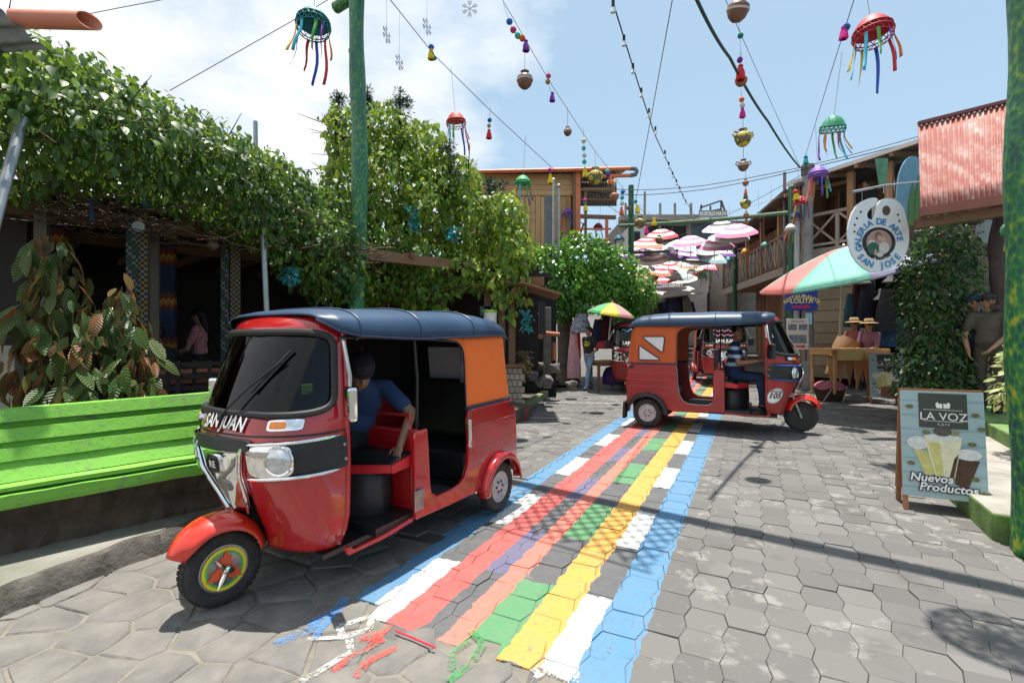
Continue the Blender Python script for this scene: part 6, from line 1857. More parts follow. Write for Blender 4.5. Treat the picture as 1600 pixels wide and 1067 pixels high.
MLB = M('sign_lettering_blue', (.03, .22, .48), .5)
def ring_text(e, txt, a0, a1, r, size, mat, inward=False, rzk=1.0):
    """letters set one by one round a circle; angles in degrees, clockwise from the top"""
    n = len(txt)
    for i, ch in enumerate(txt):
        if ch == ' ': continue
        a = R(lerp(a0, a1, i / (n - 1))); vs, fs = text_geo(ch, size, .0035)
        ca, sa = (math.cos(a), math.sin(a)); mb = MB(); o = []
        for (x, y, _) in vs:
            y -= size * .35
            if inward: x, y = -x, -y
            xx = sa * (r + y) + ca * x; zz = ca * (r + y) - sa * x
            o.append((cx_ + xx, -.026, cz_ + zz * rzk))
        mb.add(o, fs); mb.build('letter', mat, e)
ring_text(psign, 'GALERIA DE ARTE', -106, 80, .308, .125, MLB)
ring_text(psign, 'SAN JOSE', 232, 128, .335, .125, MLB, True)
ring_text(psign, 'EIMER CHQUITIAJ', 225, 140, .232, .045, M('black_print', (.01, .01, .012), .6), True)
for (x, y) in ((262, 290), (219, 362), (194, 435), (190, 510), (685, 322), (702, 392)):
    X, Z = pp(x, y); disc(psign, X, Z, .016, .016, M('black_print', (.01, .01, .012), .6), 'dot', -.019, 12)
mb = MB(); mb.tube([P(1332, 300, PY) - psign.location, P(1382, 290, PY + .1) - psign.location], .018, 8); mb.tube([P(1347, 300, PY) - psign.location, P(1347, 330, PY) - psign.location], .003, 4); mb.tube([P(1385, 292, PY) - psign.location, P(1388, 312, PY) - psign.location], .003, 4); mb.tube([P(1382, 290, PY + .1) - psign.location, P(1440, 284, PY + .9) - psign.location], .018, 8)
mb.build('hanging_rod', MPOST, psign, smooth=True)

# pavement boards
MPB = M('poster_pale_blue', (.36, .50, .53), .5, var=.18, scale=3, stretch=(1, 1, 12))
def poster_board(c, rz, w, h, label, big):
    e = empty('pavement_sign', c, rz, label, 'sign', 'cafe pavement boards')
    lean = R(7)
    def fr(x, z, y=0): return Vector((x, y + math.tan(lean) * (z - h / 2), z))
    for sgn, nm in ((1, 'front'), (-1, 'back')):
        mb = MB(); b = h * .13
        vs = [(-w / 2, 0, b), (w / 2, 0, b), (w / 2, 0, h), (-w / 2, 0, h)]
        off = -.02 if sgn > 0 else .27
        def L(x, z, d=0.0): return Vector((x, (off + (z / h) * (.13 if sgn > 0 else -.13)) - d * sgn, z))
        q = [L(x, z) for x, _, z in vs] + [L(x, z, .02) for x, _, z in vs]
        mb.add(q, [(0, 1, 2, 3), (7, 6, 5, 4), (0, 4, 5, 1), (1, 5, 6, 2), (2, 6, 7, 3), (3, 7, 4, 0)])
        p = mb.build('panel', MPB if sgn > 0 else M_wood('board_wood', (.20, .07, .03), (.32, .13, .06)), e)
        for sx in (-1, 1):
            mb = MB(); mb.bar(L(sx * (w / 2 - .02), 0, -.015), L(sx * (w / 2 - .02), h * .99, -.015), .035, .03, (0, 1, 0)); mb.build('leg', M_wood('board_leg', (.24, .09, .04), (.38, .17, .08)), e)
        mb = MB(); mb.bar(L(-w / 2, h + .005, -.01), L(w / 2, h + .005, -.01), .035, .025); mb.build('top_edge', M_wood('board_leg', (.24, .09, .04), (.38, .17, .08)), e)
        if sgn < 0: continue
        S = .024
        def flat(pts_, mat, name, d=0.0):
            mb = MB(); mb.poly([L(x, z, S + d) for x, z in pts_]); return mb.build(name, mat, e)
        for k in range(7): z = b + (h - b) * (k + .6) / 7.3; flat([(-w / 2, z), (w / 2, z + .004), (w / 2, z + .009), (-w / 2, z + .006)], M('plank_line', (.22, .36, .42), .7), 'printed_plank_line', .0004)
        flat([(-.155 * w / .56, h * .985), (.17 * w / .56, h * .985), (.17 * w / .56, h * .70), (-.155 * w / .56, h * .70)], M('poster_dark', (.045, .055, .045), .5), 'printed_panel', .001)
        def ptxt(txt, x, z, size, mat, d, bold=0.0, slant=0.0):
            vs_, fs_ = text_geo(txt, size, bold); mb = MB(); mb.add([L(x + a + slant * b2, z + b2, S + d) for a, b2, _ in vs_], fs_); mb.build('lettering', mat, e)
        k = w / .56
        ptxt('LA VOZ', .01 * k, h * .765, .092 * k, MWHT, .002); ptxt('C A F E', .01 * k, h * .723, .026 * k, MWHT, .002)
        for dz_ in (.755, .848): flat([(-.125 * k, h * dz_), (.14 * k, h * dz_), (.14 * k, h * dz_ + .003), (-.125 * k, h * dz_ + .003)], MWHT, 'rule', .002)
        for sx in (-1, 1):
            flat([(.01 + sx * .004, h * .862), (.01 + sx * .045 * k, h * .866), (.01 + sx * .050 * k, h * .90), (.01 + sx * .035 * k, h * .915), (.01 + sx * .025 * k, h * .898), (.01 + sx * .004, h * .903)], MWHT, 'emblem', .002)
        def oval(x, z, rx, rz_, mat, name, d): flat([(x + rx * math.cos(t), z + rz_ * math.sin(t)) for t in np.linspace(0, 2 * PI, 22)[:-1]], mat, name, d)
        cream = M('poster_cream', (.80, .76, .55), .5, var=.2, scale=25); lat = M('poster_latte', (.66, .62, .22), .5, var=.25, scale=20); brn = M('poster_brown', (.10, .045, .025), .5, var=.5, scale=25); frm = M('poster_foam', (.74, .76, .74), .5, var=.25, scale=30)
        # side drinks, then the tall glass
        flat([(-.20 * k, h * .52), (-.06 * k, h * .50), (-.04 * k, h * .33), (-.12 * k, h * .30)], lat, 'printed_drink', .003); oval(-.17 * k, h * .57, .075 * k, .055, frm, 'printed_foam', .0035)
        flat([(.08 * k, h * .46), (.235 * k, h * .455), (.15 * k, h * .22), (.07 * k, h * .26)], brn, 'printed_drink', .003); oval(.165 * k, h * .50, .085 * k, .045, frm, 'printed_foam', .0035)
        flat([(-.125 * k, h * .61), (.125 * k, h * .61), (.065 * k, h * .28), (-.05 * k, h * .28)], cream, 'printed_glass', .0045)
        flat([(-.10 * k, h * .58), (-.02 * k, h * .58), (0, h * .30), (-.045 * k, h * .30)], lat, 'printed_drink', .005); flat([(.07 * k, h * .46), (.10 * k, h * .50), (.06 * k, h * .29), (.03 * k, h * .29)], brn, 'printed_syrup', .0055)
        oval(0, h * .625, .13 * k, .028, frm, 'printed_foam', .006); oval(0, h * .675, .062 * k, .040, M('poster_biscuit', (.12, .11, .08), .6, var=.6, scale=40), 'printed_biscuit', .0065); oval(.075 * k, h * .668, .035 * k, .026, M('poster_olive', (.25, .25, .13), .6), 'printed_biscuit', .0062)
        for (x, z) in ((-.22, .87), (-.22, .40), (.20, .31), (.22, .82), (-.11, .66), (.19, .585), (.255, .71), (.25, .20)): oval(x * k, h * z, .028 * k, .016, M('poster_bean', (.22, .20, .06), .6, var=.6, scale=40), 'printed_bean', .007)
        oval(0, h * .215, .09 * k, .02, frm, 'printed_glass_foot', .0045)
        for d, bd_, mt in ((.008, .010, M('poster_navy', (.03, .03, .07), .5)), (.0095, .002, MWHT)):
            ptxt('Nuevos', -.09 * k, h * .262, .092 * k, mt, d, bd_ * k, .2); ptxt('Productos', .02 * k, h * .190, .092 * k, mt, d, bd_ * k, .2)
    return e
def put_on_ground(px, py, dz=0.0): g = gpx(px, py); return Vector((g.x, g.y, gz(g.x, g.y) + dz))
poster_board(put_on_ground(1475, 803), R(-27), .545, 1.0, 'nearer LA VOZ cafe board standing against the green kerb', True)
q = put_on_ground(1387, 632); q.z += .0; poster_board(q, R(-22), .60, 1.03, 'farther LA VOZ cafe board beside the marimba', False)

# --- market parasols
def parasol(c, r, h, tilt, cols, label, base_z, rz=0, pole_to=None, nseg=8, drop=.05):
    e = empty('parasol', c, 0, label, 'parasol')
    rot = Euler(tilt).to_matrix()
    for k in range(nseg):
        mb = MB()
        def fn(i, j, k=k):
            t = 2 * PI * (k + i) / nseg + rz; rr = r * j; sagk = 1 - .035 * math.sin(i * PI) * j
            return rot @ Vector((math.cos(t) * rr * sagk, math.sin(t) * rr * sagk, -h * j ** 1.5))
        mb.grid(fn, 6, 8, flip=True)
        def val(i, j, k=k):
            t = 2 * PI * (k + i) / nseg + rz; sagk = 1 - .035 * math.sin(i * PI)
            return rot @ Vector((math.cos(t) * r * sagk, math.sin(t) * r * sagk, -h - drop * j))
        mb.grid(val, 6, 1, flip=True)
        mb.build('canopy_panel', cols[k % len(cols)], e, smooth=True, angle=30, solid=.003)
        mb = MB(); t = 2 * PI * k / nseg + rz; mb.tube([rot @ Vector((0, 0, -h * .15)), rot @ Vector((math.cos(t) * r * .55, math.sin(t) * r * .55, -h * .55)), rot @ Vector((math.cos(t) * r, math.sin(t) * r, -h - .01))], .008, 5); mb.build('rib', MSTEEL, e)
    mb = MB(); mb.tube([Vector((0, 0, .05)), (pole_to or Vector((0, 0, base_z - c[2])))], .02, 8); mb.build('pole', M('pale_pole', (.55, .50, .44), .5), e, smooth=True)
    return e
cR, cG, cP, cW = [M('parasol_%d' % i, c, .7, var=.12, scale=3) for i, c in enumerate(((.62, .17, .15), (.17, .46, .36), (.42, .39, .58), (.60, .60, .62)))]
cc = P(1318, 386, 9.0)
parasol(cc, 1.5, .45, (R(5), R(-16), 0), [cP, cR, cG, cR, cG, cP, cR, cP], 'large green, coral and lilac market parasol on the right', 0, R(20), P(1312, 525, 10.2) - cc)
cY, cGn, cPk = [M('parasol_s%d' % i, c, .7, var=.12, scale=3) for i, c in enumerate(((.75, .60, .05), (.06, .36, .14), (.66, .25, .24)))]
cc = P(957, 473, 12.2)
parasol(cc, .60, .28, (R(5), R(8), 0), [cGn, cY, cGn, cPk, cGn, cY, cPk, cGn], 'green and yellow parasol over the street stall behind the walking man', 0, R(10), P(950, 545, 12.2) - cc)
# street stall under it
st = P(955, 585, 12.4); stz = gz(st.x, st.y)
table((st.x, st.y, stz), R(10), 1.0, .7, .75, 'brown folding table of the street stall beside the walking man', MBW)
def heap(c, r, mat, name, label, cat):
    mb = MB(); mb.ball((0, 0, 0), 1, 16, 9); mb.v = [(x * r[0] * (1 + .15 * math.sin(7 * y + 3 * z)), y * r[1] * (1 + .15 * math.sin(6 * x)), max(-.4, z) * r[2] * (1 + .12 * math.sin(8 * x + 5 * y))) for x, y, z in mb.v]
    return tag(mb.build(name, mat, None, smooth=True, loc=c), label, cat)
heap(P(946, 541, 12.3), (.28, .25, .14), M('red_textile', (.42, .03, .05), .9, var=.5, scale=14), 'textile_pile', 'pile of red textiles on the stall table', 'textiles')
heap(P(958, 592, 12.6), (.26, .2, .34), M('purple_sack', (.09, .04, .22), .8, var=.4), 'sack', 'purple sack under the stall table', 'sack')
heap(P(962, 543, 12.5), (.10, .10, .09), M('green_bowl', (.04, .20, .05), .6), 'bowl', 'small green bowl on the stall table', 'bowl')
for k, (px, py, w, h, m_, lb) in enumerate(((897, 550, .34, 1.35, M('pink_hammock', (.62, .18, .24), .9, var=.6, scale=10, col2=(.70, .50, .46), stretch=(6, 6, .6)), 'pink and white hammock hanging by the tree trunk'), (908, 505, .5, .5, M('white_print', (.5, .52, .58), .9, var=.7, scale=14, col2=(.08, .08, .12)), 'white patterned cloth hanging behind the man'), (935, 520, .4, .7, MCL[4], 'dark blue cloth hanging at the stall'), (948, 510, .35, .8, MCL[2], 'dark red belts hanging under the parasol'), (903, 530, .15, 1.0, M('red_scarf', (.50, .02, .03), .9), 'bright red scarf beside the pink hammock'))):
    garment(P(px, py, 12.8), w, h, m_, lb, R(10), 'textiles hanging at the stall')
for s_ in (-1, 1):
    mb = MB(); a = P(925 + s_ * 32, 500, 13.0); mb.tube([(0, 0, gz(a.x, 13) - a.z), (0, 0, .25)], .02, 6); tag(mb.build('stall_pole', MTWIG, None, loc=a), ['thin pole at the left of the stall', 'thin pole at the right of the stall'][(s_ + 1) // 2], 'pole')

# ================================================================ up the hill
def house_box(name, px0, px1, py0, py1, Y, depth, mat, label, cat='building'):
    a, b_ = P(px0, py1, Y), P(px1, py0, Y)
    e = empty(name, ((a.x + b_.x) / 2, Y + depth / 2, a.z), 0, label, cat)
    zlo = min(a.z, gz(a.x, Y)) - 1.0
    mb = MB(); mb.box((0, 0, (b_.z + zlo) / 2 - a.z), (b_.x - a.x, depth, b_.z - zlo)); mb.build('wall', mat, e)
    def place(px, py, dy=-.02): p = P(px, py, Y + dy); return p - Vector(e.location)
    return e, place
def flat_box(e, pl, x0, x1, y0, y1, name, mat, d=.06, dy=-.02, parent=None):
    a, b_ = pl(x0, y1, dy), pl(x1, y0, dy); mb = MB(); mb.box(((a.x + b_.x) / 2, a.y, (a.z + b_.z) / 2), (b_.x - a.x, d, b_.z - a.z)); return mb.build(name, mat, parent or e)
MWW = M('white_blockwork', (.80, .79, .77), .85, var=.15, scale=3, bump=.3, bscale=8); MYW = M('ochre_wall', (.58, .42, .17), .85, var=.25, scale=2); MCON2 = M('grey_concrete', (.30, .28, .26), .9, var=.35, scale=2)
MPANE = M('far_pane', (.06, .07, .08), .1)
e, pl = house_box('white_house', 1068, 1150, 388, 520, 24, 6, MWW, 'white block house with arched doorway and red tile edge up the street')
flat_box(e, pl, 1105, 1118, 462, 505, 'door', M('dark_door', (.05, .045, .04), .6)); mb = MB(); a = pl(1111.5, 462, -.05); mb.lathe([(.001, 0), (.21, 0)], 20, Matrix.Translation(a) @ Matrix.Rotation(R(90), 4, 'X')); mb.build('door_arch', M('dark_door', (.05, .045, .04), .6), e)
for (x0, x1, y0, y1) in ((1106, 1117, 446, 455), (1128, 1142, 462, 500), (1068, 1082, 470, 500)):
    w = flat_box(e, pl, x0, x1, y0, y1, 'window', MWW, .10); flat_box(e, pl, x0 + 1, x1 - 1, y0 + 1, y1 - 1, 'pane', MPANE, .06, -.06, e)
for k in range(12): a = pl(1068 + k * 4.0, 440 - k * 2.2, -.15); mb = MB(); mb.tube([a + Vector((0, -.1, 0)), a + Vector((0, .5, .15))], .06, 8); mb.build('roof_tile', M('red_tile', (.36, .12, .07), .8, var=.3), e, smooth=True)
flat_box(e, pl, 1118, 1150, 452, 457, 'ledge', MWW, .5)
e, pl = house_box('ochre_house', 1000, 1112, 395, 470, 34, 6, MYW, 'ochre walled house behind the hanging umbrellas')
for (x0, x1, y0, y1) in ((1010, 1024, 422, 440), (1040, 1054, 420, 438)): flat_box(e, pl, x0, x1, y0, y1, 'window', MPANE)
flat_box(e, pl, 1000, 1112, 392, 397, 'parapet', MCON2, .3)
e, pl = house_box('hilltop_restaurant', 970, 1180, 345, 420, 44, 8, M('hill_concrete', (.20, .185, .17), .9, var=.4, scale=1.2), 'grey unfinished concrete terrace building on top of the street')
flat_box(e, pl, 968, 1130, 338, 346, 'slab', MCON2, 1.2); flat_box(e, pl, 978, 1072, 353, 378, 'opening', MDARK); flat_box(e, pl, 1080, 1110, 350, 372, 'opening', M('bluish_opening', (.05, .08, .11), .6)); 
for px in (976, 1006, 1030, 1053, 1078): flat_box(e, pl, px, px + 3, 318 if px != 1006 else 300, 345, 'rebar_post', MCON2, .2)
sg = board(P(1114, 338, 42), 2.4, 1.0, M('grey_sign', (.26, .28, .28), .7, var=.2), 'roof_sign', 'grey ROSTRO MAYA RESTAURANTE sign on the hilltop terrace', 0, .08)
lettering(sg, 'ROSTRO MAYA', 0, .08, .40, MWHT, .08, .012, sx=.82); lettering(sg, 'RESTAURANTE', 0, -.42, .40, MWHT, .08, .012, sx=.82)
MTIM = M('dark_scaffold', (.10, .09, .085), .8)
for (p, q) in (((1092, 345), (1096, 320)), ((1094, 325), (1126, 314)), ((1096, 333), (1126, 327)), ((1126, 345), (1127, 314)), ((1127, 314), (1138, 345)), ((1110, 322), (1110, 330))):
    mb = MB(); mb.bar(P(*p, 42.4) - sg.location, P(*q, 42.4) - sg.location, .12, .12); mb.build('scaffold', MTIM, sg)
e, pl = house_box('pale_slab_house', 985, 1012, 352, 400, 30, 4, M('pale_concrete', (.42, .41, .39), .9, var=.2), 'leaning pale concrete house end left of the umbrellas')
flat_box(e, pl, 990, 1000, 362, 380, 'opening', MDARK)
# market shops with awnings and clothes
for k, (px0, px1, y0, Y, c, lb) in enumerate(((1040, 1075, 455, 22, (.42, .41, .38), 'grey market stall with sloping awning left of the white house'), (1018, 1046, 458, 25, (.36, .27, .17), 'brown market stall further up the street'), (1000, 1022, 468, 27, (.33, .30, .2), 'small stall at the far bend of the street'))):
    e, pl = house_box('market_stall', px0, px1, y0, 520, Y, 2.0, M('stall_dark%d' % k, (.07, .055, .05), .9), lb, 'stall')
    a, b_ = pl(px0 - 6, y0 + 10, -1.4), pl(px1 + 2, y0 - 8, .2); mb = MB(); mb.add([(a.x, a.y, a.z), (b_.x, a.y, a.z + .2), (b_.x, b_.y, b_.z), (a.x, b_.y, b_.z - .1)], [(0, 1, 2, 3)]); mb.build('awning', M('stall_awning%d' % k, c, .7, var=.25), e, solid=.04)
cl = [(1010, 490, 5), (1018, 486, 7), (1024, 482, 6), (1030, 490, 1), (1036, 488, 8), (1046, 482, 2), (1053, 480, 4), (1060, 482, 0), (1066, 485, 8), (1050, 497, 5), (1072, 480, 7), (1079, 488, 4), (1004, 497, 1), (1040, 498, 2), (1062, 499, 6)]
gpos = ['left end of the low row', 'second from the left', 'under the brown awning', 'below the yellow bag', 'right of the yellow bag', 'left under the grey awning', 'middle of the grey awning', 'right of the middle', 'beside the white house', 'lowest in the middle', 'against the white house', 'on the white wall', 'farthest left', 'low beside the grey stall', 'lowest near the white house']
for k, (px, py, m_) in enumerate(cl):
    garment(P(px, py, 21 + (k % 3) * .6), .55, .9, MCL[m_], '%s garment on the far market stalls, %s' % (['navy', 'black', 'dark red', 'dark teal', 'indigo', 'crimson', 'grey', 'beige', 'blue'][m_], gpos[k]), 0, 'far market garments')
mb = MB(); mb.lathe([(.001, -.5), (.16, -.4), (.2, 0), (.12, .4), (.001, .45)], 12); tag(mb.build('yellow_float', M('bright_yellow', (.75, .55, .02), .6), None, smooth=True, loc=P(1021, 467, 22)), 'bright yellow hanging bag at the far stalls', 'bag')
# hanging umbrellas, seen from below, striped rings
UM = [M('umbrella_%d' % i, c, .7, var=.08) for i, c in enumerate(((.60, .06, .08), (.82, .80, .77), (.72, .24, .42), (.72, .28, .17), (.20, .08, .34), (.42, .64, .68), (.46, .29, .20), (.06, .06, .07)))]
UMsets = [(0, 1, 0, 1, 3), (6, 1, 0, 1, 0), (1, 6, 1, 6, 1), (0, 1, 5, 1, 5), (2, 1, 2, 1, 2), (4, 1, 4, 1, 4), (1, 5, 1, 5, 1), (7, 1, 7, 1, 1)]
def umbrella(c, r, cols, label, tilt):
    e = empty('hanging_umbrella', c, rnd(0, 3), label, 'umbrella', 'umbrellas hung over the street')
    e.rotation_euler = (tilt[0], tilt[1], 0)
    n = len(cols)
    for k, ci in enumerate(cols):
        mb = MB(); j0, j1 = k / n, (k + 1) / n
        def fn(i, j): rr = r * lerp(j0, j1, j); t = 2 * PI * i; sc_ = 1 - .05 * abs(math.sin(t * 4)) * lerp(j0, j1, j); return Vector((math.cos(t) * rr * sc_, math.sin(t) * rr * sc_, -.46 * r * lerp(j0, j1, j) ** 1.7))
        mb.grid(fn, 32, 3, flip=True); mb.build('canopy_ring', UM[ci], e, smooth=True)
    mb = MB(); mb.tube([(0, 0, .12), (0, 0, -.72)], .012, 6); mb.build('shaft', MSTEEL, e)
ul = [(1010, 372, 17), (1032, 358, 17.5), (1020, 395, 18), (1048, 392, 18.2), (1078, 368, 16.5), (1070, 388, 17.5), (1098, 380, 17.6), (1002, 408, 19), (1028, 415, 20), (1045, 408, 20.5), (1076, 408, 20), (1060, 422, 21), (1118, 372, 16), (992, 385, 18), (1060, 375, 18), (1090, 392, 19), (1030, 382, 19), (1012, 418, 21), (1068, 428, 23), (1052, 415, 22), (1102, 408, 21), (1125, 385, 18), (1140, 358, 15), (1128, 345, 15.5), (1005, 425, 20), (1038, 428, 22), (1086, 400, 19), (1112, 392, 17.5), (1150, 350, 14.5), (1018, 434, 23)]
pos_w = ['nearest the green pole', 'below the upper garland beam', 'in the second row', 'in the middle of the cluster', 'under the roof sign', 'below the roof sign', 'right of the middle', 'at the left end', 'low in the cluster', 'beside the ochre wall', 'at the right of the lower row', 'lowest in the middle', 'near the gallery', 'high by the gallery', 'topmost on the right', 'lowest on the left', 'far down the row', 'above the ochre wall', 'just left of the gallery', 'closest to the gallery post', 'farthest up the street'] + ['tucked behind the first row', 'beside the left pole', 'over the ochre house', 'second from the right', 'near the stalls', 'above the stalls', 'low on the right', 'by the far green pole', 'under the upper beam', 'at the gallery corner']
cn = ['red, orange and white', 'brown, red and white', 'white and brown', 'red and pale blue', 'pink and white', 'purple and white', 'pale blue and white', 'black and white']
for k, (px, py, Y) in enumerate(ul):
    s_ = k % 8; umbrella(P(px, py, Y), .62, UMsets[s_], '%s ringed umbrella over the street, %s' % (cn[s_], pos_w[k]), (R(rnd(14, 26)), R(rnd(-12, 8))))
# terrain behind, to close the skyline
mb = MB(); mb.grid(lambda i, j: Vector((lerp(-80, 120, i), lerp(48, 140, j), gz(0, 46) - 1 + 3 * j + 1.5 * math.sin(i * 9) * j)), 20, 6); tag(mb.build('hill', M('hill_green', (.06, .09, .04), .95, var=.4, scale=.2)), kind='structure')
# retaining strips each side of the upper street so the ground sheet never shows bare
for k, (x0, x1, y0, Y, hgt, c, lb) in enumerate(((-9, -.5, 0, 16, 3.2, (.28, .24, .19), 'plain tan house wall behind the plank house'), (9.6, 24, 0, 22, 5.0, (.30, .27, .23), 'tan house wall behind the timber gallery'))):
    mb = MB(); mb.box(((x0 + x1) / 2, Y + 2, hgt / 2), (x1 - x0, 4, hgt + 1)); tag(mb.build('back_house', M('tan_wall%d' % k, c, .9, var=.3)), lb, 'building')
# ================================================================ hung over the street
MWIRE = M('black_cable', (.02, .02, .022), .6); MCORD = M('pale_cord', (.30, .28, .25), .8)
def wire(pts_, r, label, mat=None, sag=.0, name='cable', cat='cable', group=None):
    mb = MB(); full = []
    for i in range(len(pts_) - 1):
        a, b_ = Vector(pts_[i]), Vector(pts_[i + 1])
        for k in range(10): t = k / 10; full.append(a.lerp(b_, t) - Vector((0, 0, sag * 4 * t * (1 - t))))
    full.append(Vector(pts_[-1])); o0 = full[0]
    mb.tube([p - o0 for p in full], r, 6)
    return tag(mb.build(name, mat or MWIRE, None, smooth=True, loc=o0), label, cat, group)
RB = [M('ribbon_%d' % i, c, .5, var=.1) for i, c in enumerate(((.62, .03, .04), (.03, .10, .55), (.75, .48, .03), (.05, .45, .62), (.10, .38, .06), (.22, .03, .36), (.72, .22, .03)))]
def lantern(px, py, Y, r, col, name_, seed, wind=.3, lod=1):
    """woven bell lantern > dome, ring weave, ribbons, cord; px,py = middle of the bell"""
    c = P(px, py, Y); rg2 = random.Random(seed)
    e = empty('woven_lantern', c, 0, name_, 'lantern', 'woven bell lanterns')
    e.rotation_euler = (rg2.uniform(-.15, .15), wind * .6, rg2.uniform(0, 3))
    mt = M('wicker_%s' % str(col), col, .6, var=.3, scale=40)
    prof = [(.06, .62), (.30, .55), (.55, .38), (.78, .10), (.95, -.25), (1.0, -.55)]
    mb = MB(); n = 18
    if lod == 0:
        for k in range(24): t = 2 * PI * (k % 12) / 12 + .2; w_ = 1.5 if k < 12 else -1.5; mb.tube([(math.cos(t + p[1] * w_) * p[0] * r, math.sin(t + p[1] * w_) * p[0] * r, p[1] * r) for p in prof], .014, 5)
        for p in prof[1:2]: mb.tube([(math.cos(t) * r * p[0], math.sin(t) * r * p[0], p[1] * r) for t in np.linspace(0, 2 * PI, 25)[:-1]], .014, 5, closed=True)
        mb.build('lattice_dome', mt, e); mb = MB()
    else:
        mb.lathe([(p[0] * r, p[1] * r) for p in prof[:5]], n); mb.lathe([(p[0] * r * .97, p[1] * r - .004) for p in prof[:5]][::-1], n)
        mb.build('dome', mt, e, smooth=True)
    mb = MB()
    for k in range(n):
        t = 2 * PI * k / n; t2 = t + .35
        mb.tube([(math.cos(t) * .95 * r, math.sin(t) * .95 * r, -.22 * r), (math.cos((t + t2) / 2) * r, math.sin((t + t2) / 2) * r, -.5 * r), (math.cos(t2) * .93 * r, math.sin(t2) * .93 * r, -.80 * r)], .010 * r / .25 * .6, 4)
        mb.tube([(math.cos(t2) * .95 * r, math.sin(t2) * .95 * r, -.22 * r), (math.cos(t) * .93 * r, math.sin(t) * .93 * r, -.80 * r)], .010 * r / .25 * .6, 4)
    for z, k in (((-.25, .96), (-.52, 1.0), (-.80, .93)) if lod else ()): mb.tube([(math.cos(t) * r * k, math.sin(t) * r * k, z * r) for t in np.linspace(0, 2 * PI, 25)[:-1]], .014 * r / .25 * .6, 5, closed=True)
    mb.build('lattice', mt, e)
    nr = (0, 9, 5)[lod]
    for k in range(nr):
        t = 2 * PI * k / nr + rg2.uniform(-.2, .2); L = r * rg2.uniform(1.5, 2.8); w = r * .09; a = Vector((math.cos(t) * r * .9, math.sin(t) * r * .9, -.75 * r))
        mb = MB(); vs = []; fs = []
        for i in range(7):
            q = i / 6; p = a + Vector((math.cos(t) * r * .3 * q + wind * L * q * q * .8, math.sin(t) * r * .3 * q + .06 * r * math.sin(q * 6 + k), -L * q * (1 - .25 * abs(wind) * q)))
            s_ = Vector((-math.sin(t + q), math.cos(t + q), 0)) * w
            vs += [p - s_, p + s_]
            if i: b = 2 * i; fs.append((b - 2, b - 1, b + 1, b))
        mb.add(vs, fs); mb.build('ribbon', RB[(k + seed) % len(RB)], e, smooth=True, solid=.002)
    mb = MB(); mb.tube([(0, 0, .6 * r), (0, 0, .6 * r + .9)], .004, 4); cd = mb.build('cord', MCORD, e)
    return e
lant = [(490, 30, 7.0, .235, (.02, .22, .24), 'teal woven lantern with ribbons, top left of the green pole', .35), (712, 185, 10, .20, (.52, .06, .05), 'red woven lantern above the thicket', .05), (1362, 42, 6.0, .215, (.50, .03, .05), 'large red woven lantern at the top right', .12),
        (1302, 192, 8.0, .19, (.03, .30, .16), 'green woven lantern tilted by the wind, right of the pot string', -.5), (817, 282, 10.5, .175, (.03, .38, .13), 'green woven lantern in front of the plank house', .15), (1278, 268, 11, .20, (.22, .10, .48), 'purple woven lantern beside the power pole', .1),
        (888, 332, 14, .19, (.24, .12, .50), 'purple woven lantern in front of the plank house', .2), (935, 353, 14.5, .14, (.55, .06, .12), 'small dark pink lantern at the house porch', .3), (1250, 313, 12.5, .17, (.60, .04, .08), 'red woven lantern on the white lamp pole', .15),
        (1243, 336, 12.6, .13, (.04, .10, .30), 'blue woven lantern under the red one on the lamp pole', .2), (1235, 355, 12.3, .13, (.62, .60, .56), 'white woven lantern lowest on the lamp pole', .1), (1195, 382, 15, .13, (.10, .36, .34), 'teal lantern hanging on the gallery rail', .1),
        (1165, 392, 17, .16, (.70, .30, .03), 'orange lantern hanging on the gallery', .1), (1138, 405, 19, .17, (.10, .42, .46), 'turquoise lantern by the far green pole', .1), (967, 372, 16.5, .18, (.03, .16, .20), 'dark teal lantern left of the street pole', .1),
        (1116, 417, 22, .2, (.62, .12, .05), 'orange-red lantern over the white house', .1), (1098, 430, 24, .2, (.05, .30, .10), 'green lantern at the tiled roof edge', .1), (1063, 437, 24, .22, (.55, .05, .08), 'red lantern hanging over the stalls', .1), (1040, 432, 24, .2, (.6, .52, .45), 'pale lantern hanging over the stalls', .1), (1076, 431, 25, .2, (.28, .12, .45), 'violet lantern hanging over the stalls', .1)]
for k, (px, py, Y, r_, c, lb, wd) in enumerate(lant): lantern(px, py, Y, r_, c, lb, k, wd, 1 if Y < 13 else 2)
# two big woven lanterns overhead, above the frame, hung from the crossbeam
for k, (x, y, z, r_) in enumerate(((2.48, 3.08, 5.7, .28),)):
    e = lantern(800, 533.5, 1.0, r_, (.45, .05, .06), 'woven lantern hung overhead near the right green pole', 40 + k, .1, 0); e.location = (x, y, z)

